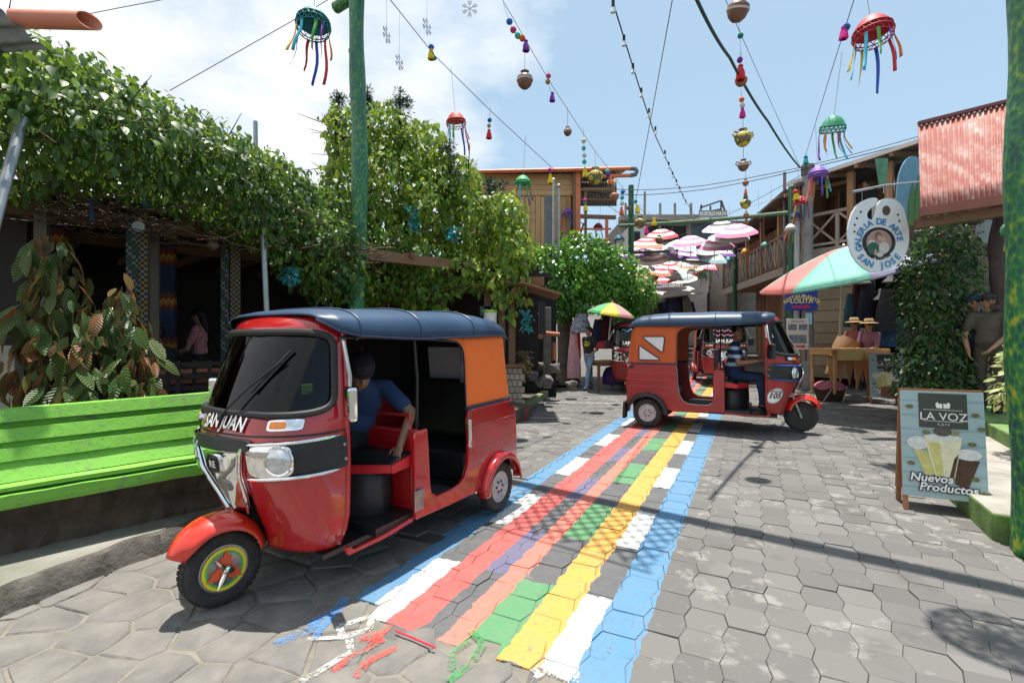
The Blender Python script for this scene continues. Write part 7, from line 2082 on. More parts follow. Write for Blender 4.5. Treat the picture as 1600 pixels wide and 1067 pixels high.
nd = unit2 = (pR - pL).normalized(); nd.z = 0; nd.normalize(); nq = Vector((-nd.y, nd.x, 0)); nc = Vector((.62, 4.62, 5.7)); mb = MB()
for k in range(-9, 10):                    # diamond-mesh net slung under the beam
    for s_ in (1, -1):
        pts_ = [nd * x + nq * (s_ * (x - k * .14)) for x in np.linspace(-.75, .75, 31) if abs(s_ * (x - k * .14)) < .48]
        if len(pts_) > 1: mb.tube([p - Vector((0, 0, .25 * (1 - (p.length / .9) ** 2))) for p in pts_], .011, 4)
for s_ in (1, -1): mb.tube([nd * -.78 + nq * .5 * s_, nd * .78 + nq * .5 * s_], .014, 5)
tag(mb.build('fishing_net', MCORD, None, loc=nc), 'small diamond-mesh net slung overhead under the crossbeam', 'net')
def M_pot():
    m, ns, ls, b = nodes_of('sunflower_pot'); nt = m.node_tree
    v = ns.new('ShaderNodeTexVoronoi'); v.inputs['Scale'].default_value = 9; ls.new(nobj(nt), v.inputs['Vector'])
    c = nramp(nt, v.outputs['Distance'], [(.0, (.10, .05, .02)), (.16, (.62, .42, .03)), (.36, (.62, .42, .03)), (.42, (.04, .16, .05)), (.55, (.20, .10, .06))], True)
    ls.new(c, b.inputs['Base Color']); b.inputs['Roughness'].default_value = .4
    return m
MPOT = M('brown_clay', (.20, .095, .060), .45, var=.35, scale=7); MPOTF = M_pot(); MPOTT = M('terracotta', (.36, .14, .075), .6, var=.25)
def pot(px, py, Y, r, label, mat=MPOT, handles=False, bowl=False, stripe=True, tilt=0):
    c = P(px, py, Y); e = empty('clay_pot', c, 0, label, 'pot', 'clay pots on strings'); e.rotation_euler = (tilt, 0, rnd(0, 3))
    mb = MB()
    if bowl: prof = [(.001, -.75), (.5, -.68), (.85, -.3), (1, .25), (.95, .45), (.8, .3), (.3, -.2)]
    else: prof = [(.001, -.98), (.40, -.95), (.75, -.62), (1.0, .0), (.92, .38), (.55, .66), (.38, .76), (.36, .9), (.52, 1.05), (.46, 1.08), (.30, .92), (.28, .7)]
    mb.lathe([(a * r, b * r) for a, b in prof], 24); mb.build('body', mat, e, smooth=True, angle=60)
    if stripe and not bowl:
        mb = MB(); mb.lathe([(r * .975, -.10 * r), (r * 1.012, .0), (r * 1.0, .08 * r)], 24); mb.build('band', M('slip_band', (.55, .48, .42), .6), e, smooth=True)
    if handles:
        for s_ in (-1, 1):
            mb = MB(); mb.tube([(s_ * r * .62, 0, .62 * r), (s_ * r * 1.15, 0, .75 * r), (s_ * r * 1.3, 0, .35 * r), (s_ * r * .98, 0, .0)], r * .10, 7); mb.build('handle', mat, e, smooth=True)
    mb = MB(); mb.tube([(0, 0, r * .9), (0, 0, r * .9 + .35)], .004, 4); mb.build('cord', MCORD, e)
    return e
pot(820, 126, 7.4, .125, 'brown clay pot with pale band below the string of balls'); pot(887, 206, 8.6, .075, 'small brown clay pot on the cable above the plank house'); pot(1153, 16, 5.6, .125, 'big clay pot at the top of the hanging pot string', tilt=.3)
pot(1158, 128, 7.0, .085, 'terracotta bowl under the red tassel', MPOTT, bowl=True); pot(1161, 216, 7.4, .125, 'sunflower painted pot with two handles', MPOTF, True, stripe=False); pot(1161.5, 259, 7.6, .085, 'dark two-handled pot below the sunflower pot', MPOT, True)
pot(1165, 286, 7.8, .05, 'small terracotta pot under the two-handled pots', MPOTT, stripe=False); pot(1165, 318, 7.9, .085, 'second sunflower pot, low on the pot string', MPOTF, True, stripe=False); pot(1166, 336, 8, .045, 'tiny pot below the low sunflower pot', MPOTT, stripe=False); pot(1166, 347, 8, .045, 'tiny terracotta pot at the end of the string', MPOTT, stripe=False)
pot(930, 276, 9.5, .155, 'sunflower painted pot in front of the orange gutter', MPOTF, stripe=False); pot(960, 307, 10.5, .10, 'plain brown pot right of the sunflower pot', MPOTT, stripe=False); pot(982, 325, 13, .07, 'small terracotta bowl by the green street pole', MPOTT, bowl=True); pot(1000, 348, 13, .15, 'round sunflower jar hanging over the umbrellas', MPOTF, stripe=False); pot(1030, 375, 15, .13, 'painted jar hanging in front of the umbrellas', MPOTF, stripe=False); pot(1014, 353, 14, .07, 'small bowl beside the round jar', MPOTT, bowl=True)
YARN = {n: M('yarn_' + n, c, .9, var=.25, scale=40) for n, c in dict(blue=(.02, .14, .48), pink=(.60, .04, .16), teal=(.05, .45, .40), orange=(.70, .14, .03), purple=(.16, .03, .32), yellow=(.75, .55, .02), red=(.60, .03, .03), gold=(.40, .26, .03), white=(.62, .62, .56), green=(.02, .22, .18), magenta=(.62, .02, .28)).items()}
def tassel(items, Y, label, cord_top=None):
    """a string of yarn balls and tassels; items: (px, py, r_px, kind, colour)"""
    o = P(items[0][0], items[0][1], Y); e = empty('yarn_tassel', o, 0, label, 'tassel', 'yarn tassels and balls'); k = Y / F_PX
    prev = None
    for (px, py, rp, kind, col) in items:
        p = P(px, py, Y) - o; r_ = rp * k; mb = MB()
        if kind == 'ball':
            mb.ball((0, 0, 0), r_, 12, 8); mb.v = [tuple(Vector(v) * (1 + random.uniform(-.05, .05)) + p) for v in mb.v]; mb.build('ball', YARN[col], e, smooth=True)
        else:
            n = 16
            mb.lathe([(r_ * .25, r_ * 1.6), (r_ * .5, r_ * 1.3), (r_ * .42, r_ * .95), (r_ * .75, .1 * r_), (r_ * .95, -1.3 * r_), (r_ * .6, -1.5 * r_)], n, Matrix.Translation(p))
            mb.v = [tuple(Vector(v) + Vector((random.uniform(-.08, .08) * r_, random.uniform(-.08, .08) * r_, 0))) for v in mb.v]; mb.build('tassel', YARN[col], e, smooth=True)
        if prev is not None:
            mb = MB(); mb.tube([prev, p], .003, 4); mb.build('cord', MCORD, e)
        prev = p
    top = P(*cord_top, Y) - o if cord_top else Vector((0, 0, .4)); mb = MB(); mb.tube([Vector((0, 0, 0)), top], .003, 4); mb.build('cord', MCORD, e)
B_, T_ = 'ball', 'tassel'
tassel([(796, 34, 5, B_, 'blue'), (802, 47, 5, B_, 'pink'), (809, 56, 5, B_, 'teal'), (816, 60, 5, B_, 'orange'), (822, 72, 6, T_, 'purple')], 7, 'slanting string of blue, red and teal balls with a purple tassel', (786, 5))
tassel([(674, 74, 4.5, B_, 'blue'), (674, 85, 6, T_, 'yellow'), (679, 91, 3.5, B_, 'green')], 8, 'yellow tassel with a blue ball on the long cable', (675, 72))
tassel([(765, 188, 3.5, B_, 'blue'), (764, 197, 3, B_, 'gold'), (764, 210, 5, T_, 'red')], 9, 'red tassel under a blue ball, right of the red lantern', (766, 165))
tassel([(857, 119, 4, B_, 'pink'), (856, 128, 4, B_, 'gold'), (863, 152, 5, T_, 'purple')], 7.6, 'purple tassel under pink and gold balls, right of the big pot', (856, 112))
tassel([(912, 220, 4, B_, 'white'), (912, 232, 3.5, B_, 'teal'), (913, 243, 3.5, B_, 'white'), (913, 253, 3.5, B_, 'teal'), (914, 270, 5, T_, 'yellow')], 9.6, 'string of white and teal balls ending in a yellow tassel', (911, 200))
tassel([(859, 266, 3.5, B_, 'magenta'), (860, 280, 5, T_, 'yellow')], 10.8, 'yellow tassel on the orange gutter', (859, 258))
tassel([(949, 268, 3.5, B_, 'teal'), (950, 273, 3.5, B_, 'purple'), (954, 283, 4, T_, 'orange')], 10, 'orange tassel with purple ball near the gutter bend', (948, 255))
tassel([(914, 313, 3, B_, 'magenta'), (914, 318, 3, B_, 'green'), (915, 325, 4, T_, 'yellow')], 11.5, 'small yellow tassel on the cable by the porch', (913, 305))
tassel([(1157, 56, 4.5, B_, 'green'), (1156, 94, 4.5, B_, 'purple'), (1157, 114, 8, T_, 'red')], 6.8, 'red tassel under green and purple balls on the pot string', (1153, 28))
tassel([(1159, 156, 4, B_, 'orange'), (1160, 165, 4, B_, 'white'), (1160, 177, 5, T_, 'magenta')], 7.2, 'magenta tassel between the bowl and the sunflower pot', (1158, 140))
tassel([(1322, 43, 6, B_, 'blue'), (1318, 52, 7, T_, 'magenta')], 6.2, 'magenta tassel with a blue ball left of the big red lantern', (1323, 40))
tassel([(1259, 246, 3, B_, 'blue'), (1259, 250, 4, T_, 'teal')], 11, 'teal tassel on the cable above the power pole', (1260, 240))
tassel([(1165, 300, 3, T_, 'orange'), (1165, 307, 3, B_, 'green')], 7.9, 'small orange and green tassel low on the pot string', (1165, 290))
tassel([(973, 300, 3.5, B_, 'blue'), (972, 309, 3.5, B_, 'teal'), (972, 318, 3.5, B_, 'white'), (971, 330, 4, T_, 'orange')], 12.5, 'orange tassel under blue balls left of the green street pole', (974, 290))
tassel([(993, 315, 3, B_, 'green'), (996, 327, 4.5, T_, 'yellow')], 12.5, 'yellow tassel right of the green street pole', (993, 308))
tassel([(1022, 347, 4, T_, 'yellow')], 14, 'yellow tassel hanging below the upper garland beam', (1021, 338)); tassel([(1010, 361, 4, T_, 'magenta')], 13.5, 'magenta tassel beside the round jar', (1010, 352)); tassel([(1243, 300, 4, B_, 'red'), (1244, 306, 5, T_, 'yellow')], 12.4, 'yellow tassel with a red ball on the lamp pole', (1243, 290))

# cables and strings
PL = lambda *a: [P(*q) for q in a]
wire(PL((600, -12, 6.5), (680, 88, 8), (768, 175, 9), (862, 262, 11), (985, 345, 14), (1010, 362, 15)), .006, 'long drooping cable carrying lanterns from the top towards the plank house')
wire(PL((782, -5, 6.5), (860, 130, 7.6), (925, 230, 9.3), (985, 310, 12), (1075, 400, 18)), .005, 'thin string of pots and balls running up the street', MCORD)
wire(PL((1085, -8, 5), (1140, 90, 6.4), (1200, 190, 8.5), (1250, 262, 12.5)), .020, 'thick dark green tinsel rope at the upper right', M('dark_tinsel', (.015, .07, .07), .6, var=.5, scale=40), .05)
wire(PL((1130, -8, 6), (1200, 150, 9), (1252, 265, 12.6)), .004, 'thin wire beside the green tinsel rope'); wire(PL((1337, -8, 5.5), (1298, 115, 7.6), (1255, 255, 12.5)), .005, 'thin string with the green lantern at the upper right')
wire(PL((1052, -8, 7), (1018, 180, 10), (992, 320, 13)), .007, 'dark cable crossing the bulb string'); wire(PL((265, 142, 6.5), (450, 37, 7), (530, -10, 7.2)), .005, 'thin wire rising from the vine roof to the beam')
wire(PL((100, 30, 5), (180, 14, 5.3), (280, -5, 5.6)), .004, 'thin wire at the top left beyond the orange pipe')
wire(PL((880, 290, 14), (1000, 297, 14), (1100, 290, 13), (1250, 262, 12.6), (1440, 212, 11)), .010, 'upper black power line across the street', sag=.02); wire(PL((880, 298, 14), (1000, 305, 14), (1110, 295, 13), (1250, 266, 12.6), (1440, 218, 11)), .010, 'lower black power line across the street', sag=.02)
wire(PL((1000, 395, 20), (1150, 330, 16), (1250, 275, 12.7)), .007, 'thin power line running up the street to the hilltop'); wire(PL((985, 330, 16.5), (1060, 345, 17), (1160, 325, 15), (1236, 300, 13)), .005, 'string with hanging threads over the umbrellas', MCORD, .05)
for k, (px, py) in enumerate(((986, 302), (1005, 318), (1028, 332), (1050, 334), (1078, 332), (1140, 318), (1165, 302), (1185, 296), (1205, 290))):
    a = P(px, py, 16); mb = MB(); mb.tube([(0, 0, 0), (0, 0, -.62)], .004, 4); tag(mb.build('icicle_light', MCORD, None, loc=a), 'thin light thread hanging over the umbrellas', 'light string', 'icicle light threads')
# bulb string
pts_ = PL((955, -5, 5.5), (975, 60, 6.3), (1000, 140, 7.5), (1022, 208, 9), (1045, 258, 11), (1068, 308, 14), (1090, 345, 18))
wire(pts_, .009, 'black bulb string running up the street')
MBULB = MG('bulb_glass', (.85, .86, .85), .5)
for k, (px, py, Y) in enumerate(((958, 4, 5.5), (975, 58, 6.3), (989, 102, 7.0), (1002, 140, 7.6), (1014, 172, 8.3), (1024, 200, 8.9), (1039, 237, 10), (1045, 255, 10.8), (1051, 270, 11.6), (1057, 282, 12.4), (1062, 293, 13.2), (1067, 304, 14), (1071, 313, 15))):
    e = empty('string_bulb', P(px, py, Y), 0, 'clear glass bulb on the black bulb string', 'bulb', 'bulbs on the bulb string')
    mb = MB(); mb.tube([(0, 0, .02), (0, 0, -.055)], .019, 8); mb.build('socket', MBLK, e, smooth=True); mb = MB(); mb.lathe([(.016, -.055), (.03, -.09), (.028, -.115), (.001, -.13)], 12); mb.build('bulb', MBULB, e, smooth=True)
# silver snowflakes
MSILV = M('silver_plastic', (.55, .57, .60), .4, .4)
for k, (px, py, Y, rz_, lb) in enumerate(((734, 14, 6, 0, 'silver snowflake facing the street at the top'), (729 - 125, 55, 6, 75, 'silver snowflake seen edge-on, left of the cable'), (624, 98, 6.5, 70, 'lower silver snowflake seen edge-on'), (667, 42, 6.2, 65, 'silver snowflake edge-on beside the cable'))):
    e = empty('snowflake', P(px, py, Y), R(rz_), lb, 'ornament', 'silver snowflakes')
    for a in range(6):
        t = PI / 3 * a + PI / 6; d = Vector((math.cos(t), 0, math.sin(t))); mb = MB(); mb.tube([Vector((0, 0, 0)), d * .10], .005, 5)
        for q in (.045, .07):
            for s_ in (-1, 1): mb.tube([d * q, d * q + Vector((math.cos(t + s_ * .8), 0, math.sin(t + s_ * .8))) * .035], .0045, 5)
        mb.build('arm', MSILV, e)
    mb = MB(); mb.tube([(0, 0, .1), (0, 0, .7)], .002, 4); mb.build('thread', MCORD, e)
# ================================================================ more taxis behind
def back_taxi(px, py, ang, sc, label, opt, pink):
    o = aim(px, py, ang, 2.0, 0, sc); T = make_taxi(o, ang, sc, label, opt)
    if pink:
        mb = MB()
        for r_, z in ((0, 1.42), (1, 1.30)): mb.tube([CS(-.3 + i * .02, z + .035 * math.sin(i * 1.3 + r_) * math.cos(i * .5), .022) for i in range(31)], .008, 5)
        mb.build('screen_lettering', MPINK, T)
    mb = MB(); surf_text(mb, 'SAN JUAN', 0, 1.115, .12, .012, .003); mb.build('lettering', MWHT, T)
    if not pink:
        mb = MB(); mb.tube([CS(-.3 + i * .025, 1.45 + .03 * math.sin(i * .9), .022) for i in range(25)], .012, 5); mb.build('screen_flourish', M('flourish_blue', (.10, .42, .60), .5), T)
    return T
back_taxi(990, 617, R(249), 1.0, 'red taxi facing the camera, half hidden behind the taxi numbered 105', dict(chrome_mask=True, detail=False), False)
back_taxi(1136, 606, R(256), 1.0, 'red taxi with pink and white lettering seen through the crossing taxi', dict(chrome_mask=True, detail=False), True)

# ================================================================ people
def unit(v): v = Vector(v); return v.normalized()
class Body:
    def __init__(s): s.p = []
    def cap(s, a, b, r0, r1, mi, bias=0.0): s.p.append(('c', Vector(a), Vector(b), r0, r1, mi, bias)); return s
    def ell(s, c, r, mi, rot=None, bias=0.0): s.p.append(('e', Vector(c), Vector(r), rot or Matrix.Identity(3), None, mi, bias)); return s
    def paint(s, c, r, mi): s.p.append(('p', Vector(c), r, None, None, mi, 0)); return s
    def mesh(s, name, mats, voxel=.010, smooth=3):
        mb = MB()
        for q in s.p:
            if q[0] == 'c':
                a, b, r0, r1 = q[1:5]; d = b - a; L = d.length
                m = Matrix.Translation(a) @ (d.to_track_quat('Z', 'Y').to_matrix().to_4x4() if L > 1e-6 else Matrix.Identity(4))
                prof = [(max(1e-4, r0 * math.sin(t)), -r0 * math.cos(t)) for t in np.linspace(0, PI / 2, 6)] + [(max(1e-4, r1 * math.sin(t)), L - r1 * math.cos(t)) for t in np.linspace(PI / 2, PI, 6)]
                mb.lathe(prof, 14, m)
            elif q[0] == 'e':
                m = Matrix.Translation(q[1]) @ q[3].to_4x4() @ Matrix.Diagonal((*q[2], 1)); prof = [(max(math.sin(PI * i / 10), 1e-4), -math.cos(PI * i / 10)) for i in range(11)]
                mb.lathe(prof, 16, m)
        o = mb.build('tmp_body', mats); md = o.modifiers.new('r', 'REMESH'); md.mode = 'VOXEL'; md.voxel_size = voxel
        dg = bpy.context.evaluated_depsgraph_get(); me0 = o.evaluated_get(dg).to_mesh()
        n = len(me0.vertices); V = np.empty(n * 3); me0.vertices.foreach_get('co', V); V = V.reshape(-1, 3)
        F = [tuple(p.vertices) for p in me0.polygons]; E = np.empty(len(me0.edges) * 2, dtype=np.int64); me0.edges.foreach_get('vertices', E); E = E.reshape(-1, 2)
        bpy.data.objects.remove(o)
        deg = np.bincount(E.ravel(), minlength=n).astype(float)[:, None]; deg[deg == 0] = 1
        for _ in range(smooth):
            A = np.zeros_like(V); np.add.at(A, E[:, 0], V[E[:, 1]]); np.add.at(A, E[:, 1], V[E[:, 0]]); V = V * .5 + .5 * A / deg
        C = np.array([V[list(f)].mean(0) for f in F]); best = np.full(len(C), 9.0); mi = np.zeros(len(C), dtype=int)
        for q in s.p:
            if q[0] == 'c':
                a, b, r0, r1 = np.array(q[1]), np.array(q[2]), q[3], q[4]; d = b - a; L2 = max(d @ d, 1e-9); t = np.clip((C - a) @ d / L2, 0, 1); D = np.linalg.norm(C - a - t[:, None] * d, axis=1) - (r0 + (r1 - r0) * t)
            elif q[0] == 'e':
                Q = (C - np.array(q[1])) @ np.array(q[3]); rr = np.array(q[2]); D = (np.linalg.norm(Q / rr, axis=1) - 1) * rr.min()
            else:
                D = np.where(np.linalg.norm(C - np.array(q[1]), axis=1) < q[2], -5.0, 9.0)
            D = D - q[6]; w = D < best; best[w] = D[w]; mi[w] = q[5]
        me = bpy.data.meshes.new(name); me.from_pydata([tuple(v) for v in V], [], F)
        for m in mats: me.materials.append(m)
        me.polygons.foreach_set('material_index', mi.tolist()); me.polygons.foreach_set('use_smooth', [True] * len(F)); me.update()
        return me
SKIN, HAIR, SHIRT, PANT, SHOE, DARKP, LIP, SOCK = range(8)
def add_head(b, c, fd, k=1.0, hair=True, longhair=False, glasses=False):
    """head centre c, face direction fd"""
    fd = unit(fd); up = Vector((0, 0, 1)); side = fd.cross(up).normalized(); upv = side.cross(fd).normalized()
    rot = Matrix((side, fd, upv)).transposed()
    L = lambda x, y, z: c + rot @ Vector((x * k, y * k, z * k))
    b.ell(L(0, 0, .02), Vector((.074, .092, .098)) * k, SKIN, rot); b.ell(L(0, .022, -.045), Vector((.058, .066, .072)) * k, SKIN, rot)
    b.cap(L(0, .088, .012), L(0, .106, -.018), .012 * k, .017 * k, SKIN)
    for s in (-1, 1): b.ell(L(s * .076, -.005, 0), Vector((.012, .022, .032)) * k, SKIN, rot); b.ell(L(s * .030, .082, .030), Vector((.022, .012, .008)) * k, SKIN, rot)
    if glasses:
        for s in (-1, 1): b.paint(L(s * .034, .083, .012), .024 * k, DARKP)
        b.paint(L(0, .095, .015), .012 * k, DARKP)
    else:
        for s in (-1, 1): b.paint(L(s * .030, .084, .012), .0105 * k, DARKP); b.paint(L(s * .032, .088, .034), .011 * k, HAIR)
    for x in (-.016, 0, .016): b.paint(L(x, .090, -.052), .0095 * k, LIP)
    if hair:
        b.ell(L(0, -.022, .045), Vector((.084, .096, .092)) * k, HAIR, rot, .006); b.ell(L(0, .045, .098), Vector((.062, .05, .035)) * k, HAIR, rot, .004)
    if longhair: b.cap(L(0, -.06, .02), L(0, -.10, -.24), .07 * k, .035 * k, HAIR)
    return rot
def add_hand(b, w, d, nrm, k=1.0, curl=.5, thumb=1):
    """wrist w, direction d, palm normal nrm (palm faces -nrm)"""
    d = unit(d); nrm = unit(Vector(nrm) - d * Vector(nrm).dot(d)); lat = d.cross(nrm)
    b.ell(w + d * .045 * k, Vector((.048, .038, .016)) * k, SKIN, Matrix((d, lat, nrm)).transposed())
    for i, (o, L) in enumerate(((-.030, .062), (-.010, .074), (.011, .070), (.030, .056))):
        a = w + d * .080 * k + lat * o * k; m = a + (d - nrm * curl * .5).normalized() * L * .5 * k + lat * o * .12 * k; e = m + (d - nrm * curl * 1.3).normalized() * L * .5 * k
        b.cap(a, m, .0092 * k, .0085 * k, SKIN); b.cap(m, e, .0085 * k, .0070 * k, SKIN)
    a = w + d * .025 * k + lat * thumb * -.032 * k; m = a + (d * .6 - lat * thumb * .8).normalized() * .035 * k; b.cap(a, m, .011 * k, .010 * k, SKIN); b.cap(m, m + (d - lat * thumb * .2 - nrm * curl * .4).normalized() * .030 * k, .010 * k, .008 * k, SKIN)
def add_arm(b, sh, el, wr, k=1.0, sleeve=.6, hand_n=(0, -1, 0), curl=.6, thumb=1, full=False):
    sh, el, wr = Vector(sh), Vector(el), Vector(wr)
    b.cap(sh, el, .050 * k, .040 * k, SKIN); b.cap(el, wr, .039 * k, .027 * k, SKIN)
    b.cap(sh, sh.lerp(el, sleeve), .064 * k, .058 * k, SHIRT, .004)
    if full: b.cap(sh.lerp(el, sleeve), el, .055 * k, .050 * k, SHIRT, .004); b.cap(el, el.lerp(wr, .85), .050 * k, .038 * k, SHIRT, .004)
    add_hand(b, wr, wr - el, hand_n, k, curl, thumb)
def add_leg(b, hp, kn, an, fd, k=1.0, shoe=True):
    hp, kn, an = Vector(hp), Vector(kn), Vector(an); fd = unit(fd)
    b.cap(hp, kn, .088 * k, .060 * k, PANT); b.cap(kn, an, .060 * k, .046 * k, PANT); b.ell(kn.lerp(an, .3) - fd * .012 * k, Vector((.055, .055, .10)) * k, PANT)
    b.ell(an + fd * .06 * k + Vector((0, 0, -.045 * k)), Vector((.125, .046, .042)) * k, SHOE, Matrix((fd, Vector((-fd.y, fd.x, 0)), Vector((0, 0, 1)))).transposed(), .002); b.cap(an, an + Vector((0, 0, -.03)), .043 * k, .042 * k, SOCK)
def add_torso(b, pel, ch, nk, shL, shR, k=1.0, belly=0.0, fd=(0, -1, 0)):
    pel, ch, nk, shL, shR = map(Vector, (pel, ch, nk, shL, shR)); fd = unit(fd); up = (ch - pel).normalized(); lat = (shL - shR).normalized(); rot = Matrix((lat, fd, lat.cross(fd) * -1 if lat.cross(fd).dot(up) < 0 else lat.cross(fd))).transposed()
    b.ell(ch, Vector((.165, .112, .19)) * k, SHIRT, rot); b.ell(pel.lerp(ch, .45), Vector((.150, .108, .17)) * k, SHIRT, rot); b.ell(pel + up * .03, Vector((.155, .112, .11)) * k, PANT, rot)
    b.ell(pel.lerp(ch, .30), Vector((.155, .115 + belly, .12)) * k, SHIRT, rot)
    b.cap(shL, shR, .060 * k, .060 * k, SHIRT); b.cap(ch, nk, .095 * k, .055 * k, SHIRT); b.cap(nk - up * .02, nk + up * .06, .050 * k, .048 * k, SKIN)
def skin_m(n, c): return M('skin_' + n, c, .55, var=.12, scale=20)
MSK = skin_m('brown', (.30, .155, .095)); MSK2 = skin_m('tan', (.36, .20, .13)); MSK3 = skin_m('deep', (.22, .11, .065))
MHAIR = M('black_hair', (.012, .010, .009), .5, var=.4, scale=40, bump=.4, bscale=120); MEYE = M('dark_eye', (.01, .008, .008), .3); MLIP = M('lips', (.22, .085, .07), .5)
def mats(skin, shirt, pant, shoe, sock=None, dark=MEYE): return [skin, MHAIR, shirt, pant, shoe, dark, MLIP, sock or skin]
def cloth(n, c, var=.25, **k): return M('cloth_' + n, c, .9, var=var, scale=6, bump=.5, bscale=12, **k)
def stand(b, H, fd, lean=0, step=0.0, k=None, armL=None, armR=None, glasses=False, hair=True, longhair=False, sleeve=.6, head_fd=None, belly=0.0, hips_w=.085, full=False):
    """an upright figure at the origin facing fd (unit, horizontal); z=0 is the ground"""
    k = H / 1.70; fd = unit(fd); lf = Vector((-fd.y, fd.x, 0)); Z = Vector((0, 0, 1))
    pel = Z * .93 * k; ch = Z * 1.25 * k + fd * lean; nk = Z * 1.43 * k + fd * lean * 1.3; hd = Z * 1.585 * k + fd * (lean * 1.5 + .015)
    shL = Z * 1.385 * k + lf * .185 * k + fd * lean * 1.1; shR = Z * 1.385 * k - lf * .185 * k + fd * lean * 1.1
    add_torso(b, pel, ch, nk, shL, shR, k, belly, fd); add_head(b, hd, head_fd or fd, k, hair, longhair, glasses)
    aL = armL or ((.05, .26, 1.10), (.10, .27, .86)); aR = armR or ((.05, -.26, 1.10), (.10, -.27, .86))
    W = lambda t: fd * t[0] * k + lf * t[1] * k + Z * t[2] * k
    add_arm(b, shL, W(aL[0]), W(aL[1]), k, sleeve, lf, .7, 1, full); add_arm(b, shR, W(aR[0]), W(aR[1]), k, sleeve, -lf, .7, -1, full)
    for s in (1, -1):
        st_ = step * s; hp = pel + lf * s * hips_w * k - Z * .05 * k; kn = hp * .5 + Z * .02 + lf * s * .045 * k + fd * (st_ * .55 + .03); an = lf * s * .095 * k + fd * st_ + Z * (.085 if s > 0 or step == 0 else .11) * k
        add_leg(b, hp, kn, an, fd, k)
    return hd, k
def person(b, name, mts, loc, label, rot=(0, 0, 0), voxel=.011, group=None):
    me = b.mesh(name, mts, voxel); o = link_mesh(name, me, None, loc, rot); return tag(o, label, 'person', group)
def cap_hat(parent, c, fd, k, mat, brim=True, back=False):
    fd = unit(fd); rot = Matrix((fd.cross(Vector((0, 0, 1))).normalized(), fd, Vector((0, 0, 1)))).transposed().to_4x4(); rot[0][2], rot[1][2] = 0, 0
    mb = MB(); m = Matrix.Translation(c + Vector((0, 0, .045 * k))) @ rot
    mb.lathe([(.094 * k, -.01), (.097 * k, .03 * k), (.085 * k, .065 * k), (.05 * k, .085 * k), (.001, .09 * k)], 20, m @ Matrix.Diagonal((.9, 1.08, 1, 1)))
    if brim:
        s_ = -1 if back else 1; vs = []; fs = []
        for i in range(9):
            t = lerp(-.9, .9, i / 8); vs += [m @ Vector((math.sin(t) * .084 * k, s_ * math.cos(t) * .098 * k, .0)), m @ Vector((math.sin(t) * .080 * k, s_ * (math.cos(t) * .075 + .095) * k, -.016 * k))]
            if i: q = 2 * i; fs.append((q - 2, q - 1, q + 1, q))
        mb.add(vs, fs)
    return mb.build('cap', mat, parent, smooth=True, angle=50, solid=.004)
def straw_hat(parent, c, k, mat):
    mb = MB(); m = Matrix.Translation(c + Vector((0, 0, .06 * k)))
    mb.lathe([(.20 * k, -.015), (.15 * k, .0), (.098 * k, .005), (.094 * k, .07 * k), (.075 * k, .10 * k), (.04 * k, .09 * k), (.001, .085 * k)], 26, m); h = mb.build('straw_hat', mat, parent, smooth=True, angle=50, solid=.005)
    mb = MB(); mb.lathe([(.100 * k, .008), (.099 * k, .035 * k)], 26, m); mb.build('hat_band', M('hat_band', (.20, .06, .04), .8), h, smooth=True)

# walking man
b = Body(); g = put_on_ground(921, 609); fd = unit((-.80, -.60, 0)); H = 1.58
hd, k = stand(b, H, fd, .01, .20, glasses=True, armL=((-.02, .27, 1.10), (.20, .25, .98)), armR=((-.06, -.25, 1.10), (-.10, -.27, .87)), head_fd=(-.9, -.45, .02))
MJEAN = M('washed_jeans', (.13, .24, .38), .85, var=.55, scale=5, bump=.4, bscale=20, col2=(.34, .44, .54)); MTEE = cloth('black_tee', (.028, .028, .032), .4)
wm = person(b, 'person', mats(MSK2, MTEE, MJEAN, M('trainers', (.10, .11, .20), .7, var=.4, scale=20), M('white_sole', (.6, .6, .6), .7)), g, 'person in a black t-shirt with a yellow oval emblem, ripped jeans and sunglasses, walking')
chest = Vector((0, 0, 1.25 * k)); lf = Vector((-fd.y, fd.x, 0))
def on_chest(x, z, d): a = x / .165; return chest + fd * (math.cos(min(1.2, abs(a))) * .118 * k + d) + lf * x * 1.0 + Vector((0, 0, z))
mb = MB(); mb.grid(lambda i, j: on_chest(.115 * k * j * math.cos(2 * PI * i), .070 * k * j * math.sin(2 * PI * i), .012), 28, 6); em = mb.build('shirt_emblem', M('emblem_yellow', (.72, .58, .02), .6), wm)
bat = [(0, .030), (.012, .040), (.018, .026), (.030, .026), (.035, .045), (.075, .036), (.092, .0), (.075, -.030), (.060, -.012), (.040, -.024), (.022, -.012), (0, -.045)]
mb = MB(); ol = bat + [(-x, z) for x, z in bat[::-1][1:-1]]; mb.poly([on_chest(x * k, z * k * 1.05, .018) for x, z in ol]); mb.build('emblem_shape', MEYE, em)

# driver of the taxi numbered 105
MSTR = None
def stripe_mat():
    m, ns, ls, b_ = nodes_of('striped_polo'); nt = m.node_tree; sp = ns.new('ShaderNodeSeparateXYZ'); ls.new(nobj(nt), sp.inputs[0])
    f = nmath(nt, 'FRACT', nmath(nt, 'MULTIPLY', sp.outputs[2], 8.4)); ls.new(nmix(nt, nmath(nt, 'GREATER_THAN', f, .58), (.012, .022, .085), (.36, .50, .60)), b_.inputs['Base Color']); b_.inputs['Roughness'].default_value = .85
    return m
MSTR = stripe_mat(); MNJ = cloth('navy_trousers', (.015, .035, .10), .3)
b = Body(); add_torso(b, (1.14, 0, .80), (1.15, 0, 1.08), (1.17, 0, 1.24), (1.14, .18, 1.19), (1.16, -.18, 1.19), .98, .03, (1, -.1, 0))
add_head(b, Vector((1.20, -.02, 1.385)), (.45, -.88, -.02), 1.0)
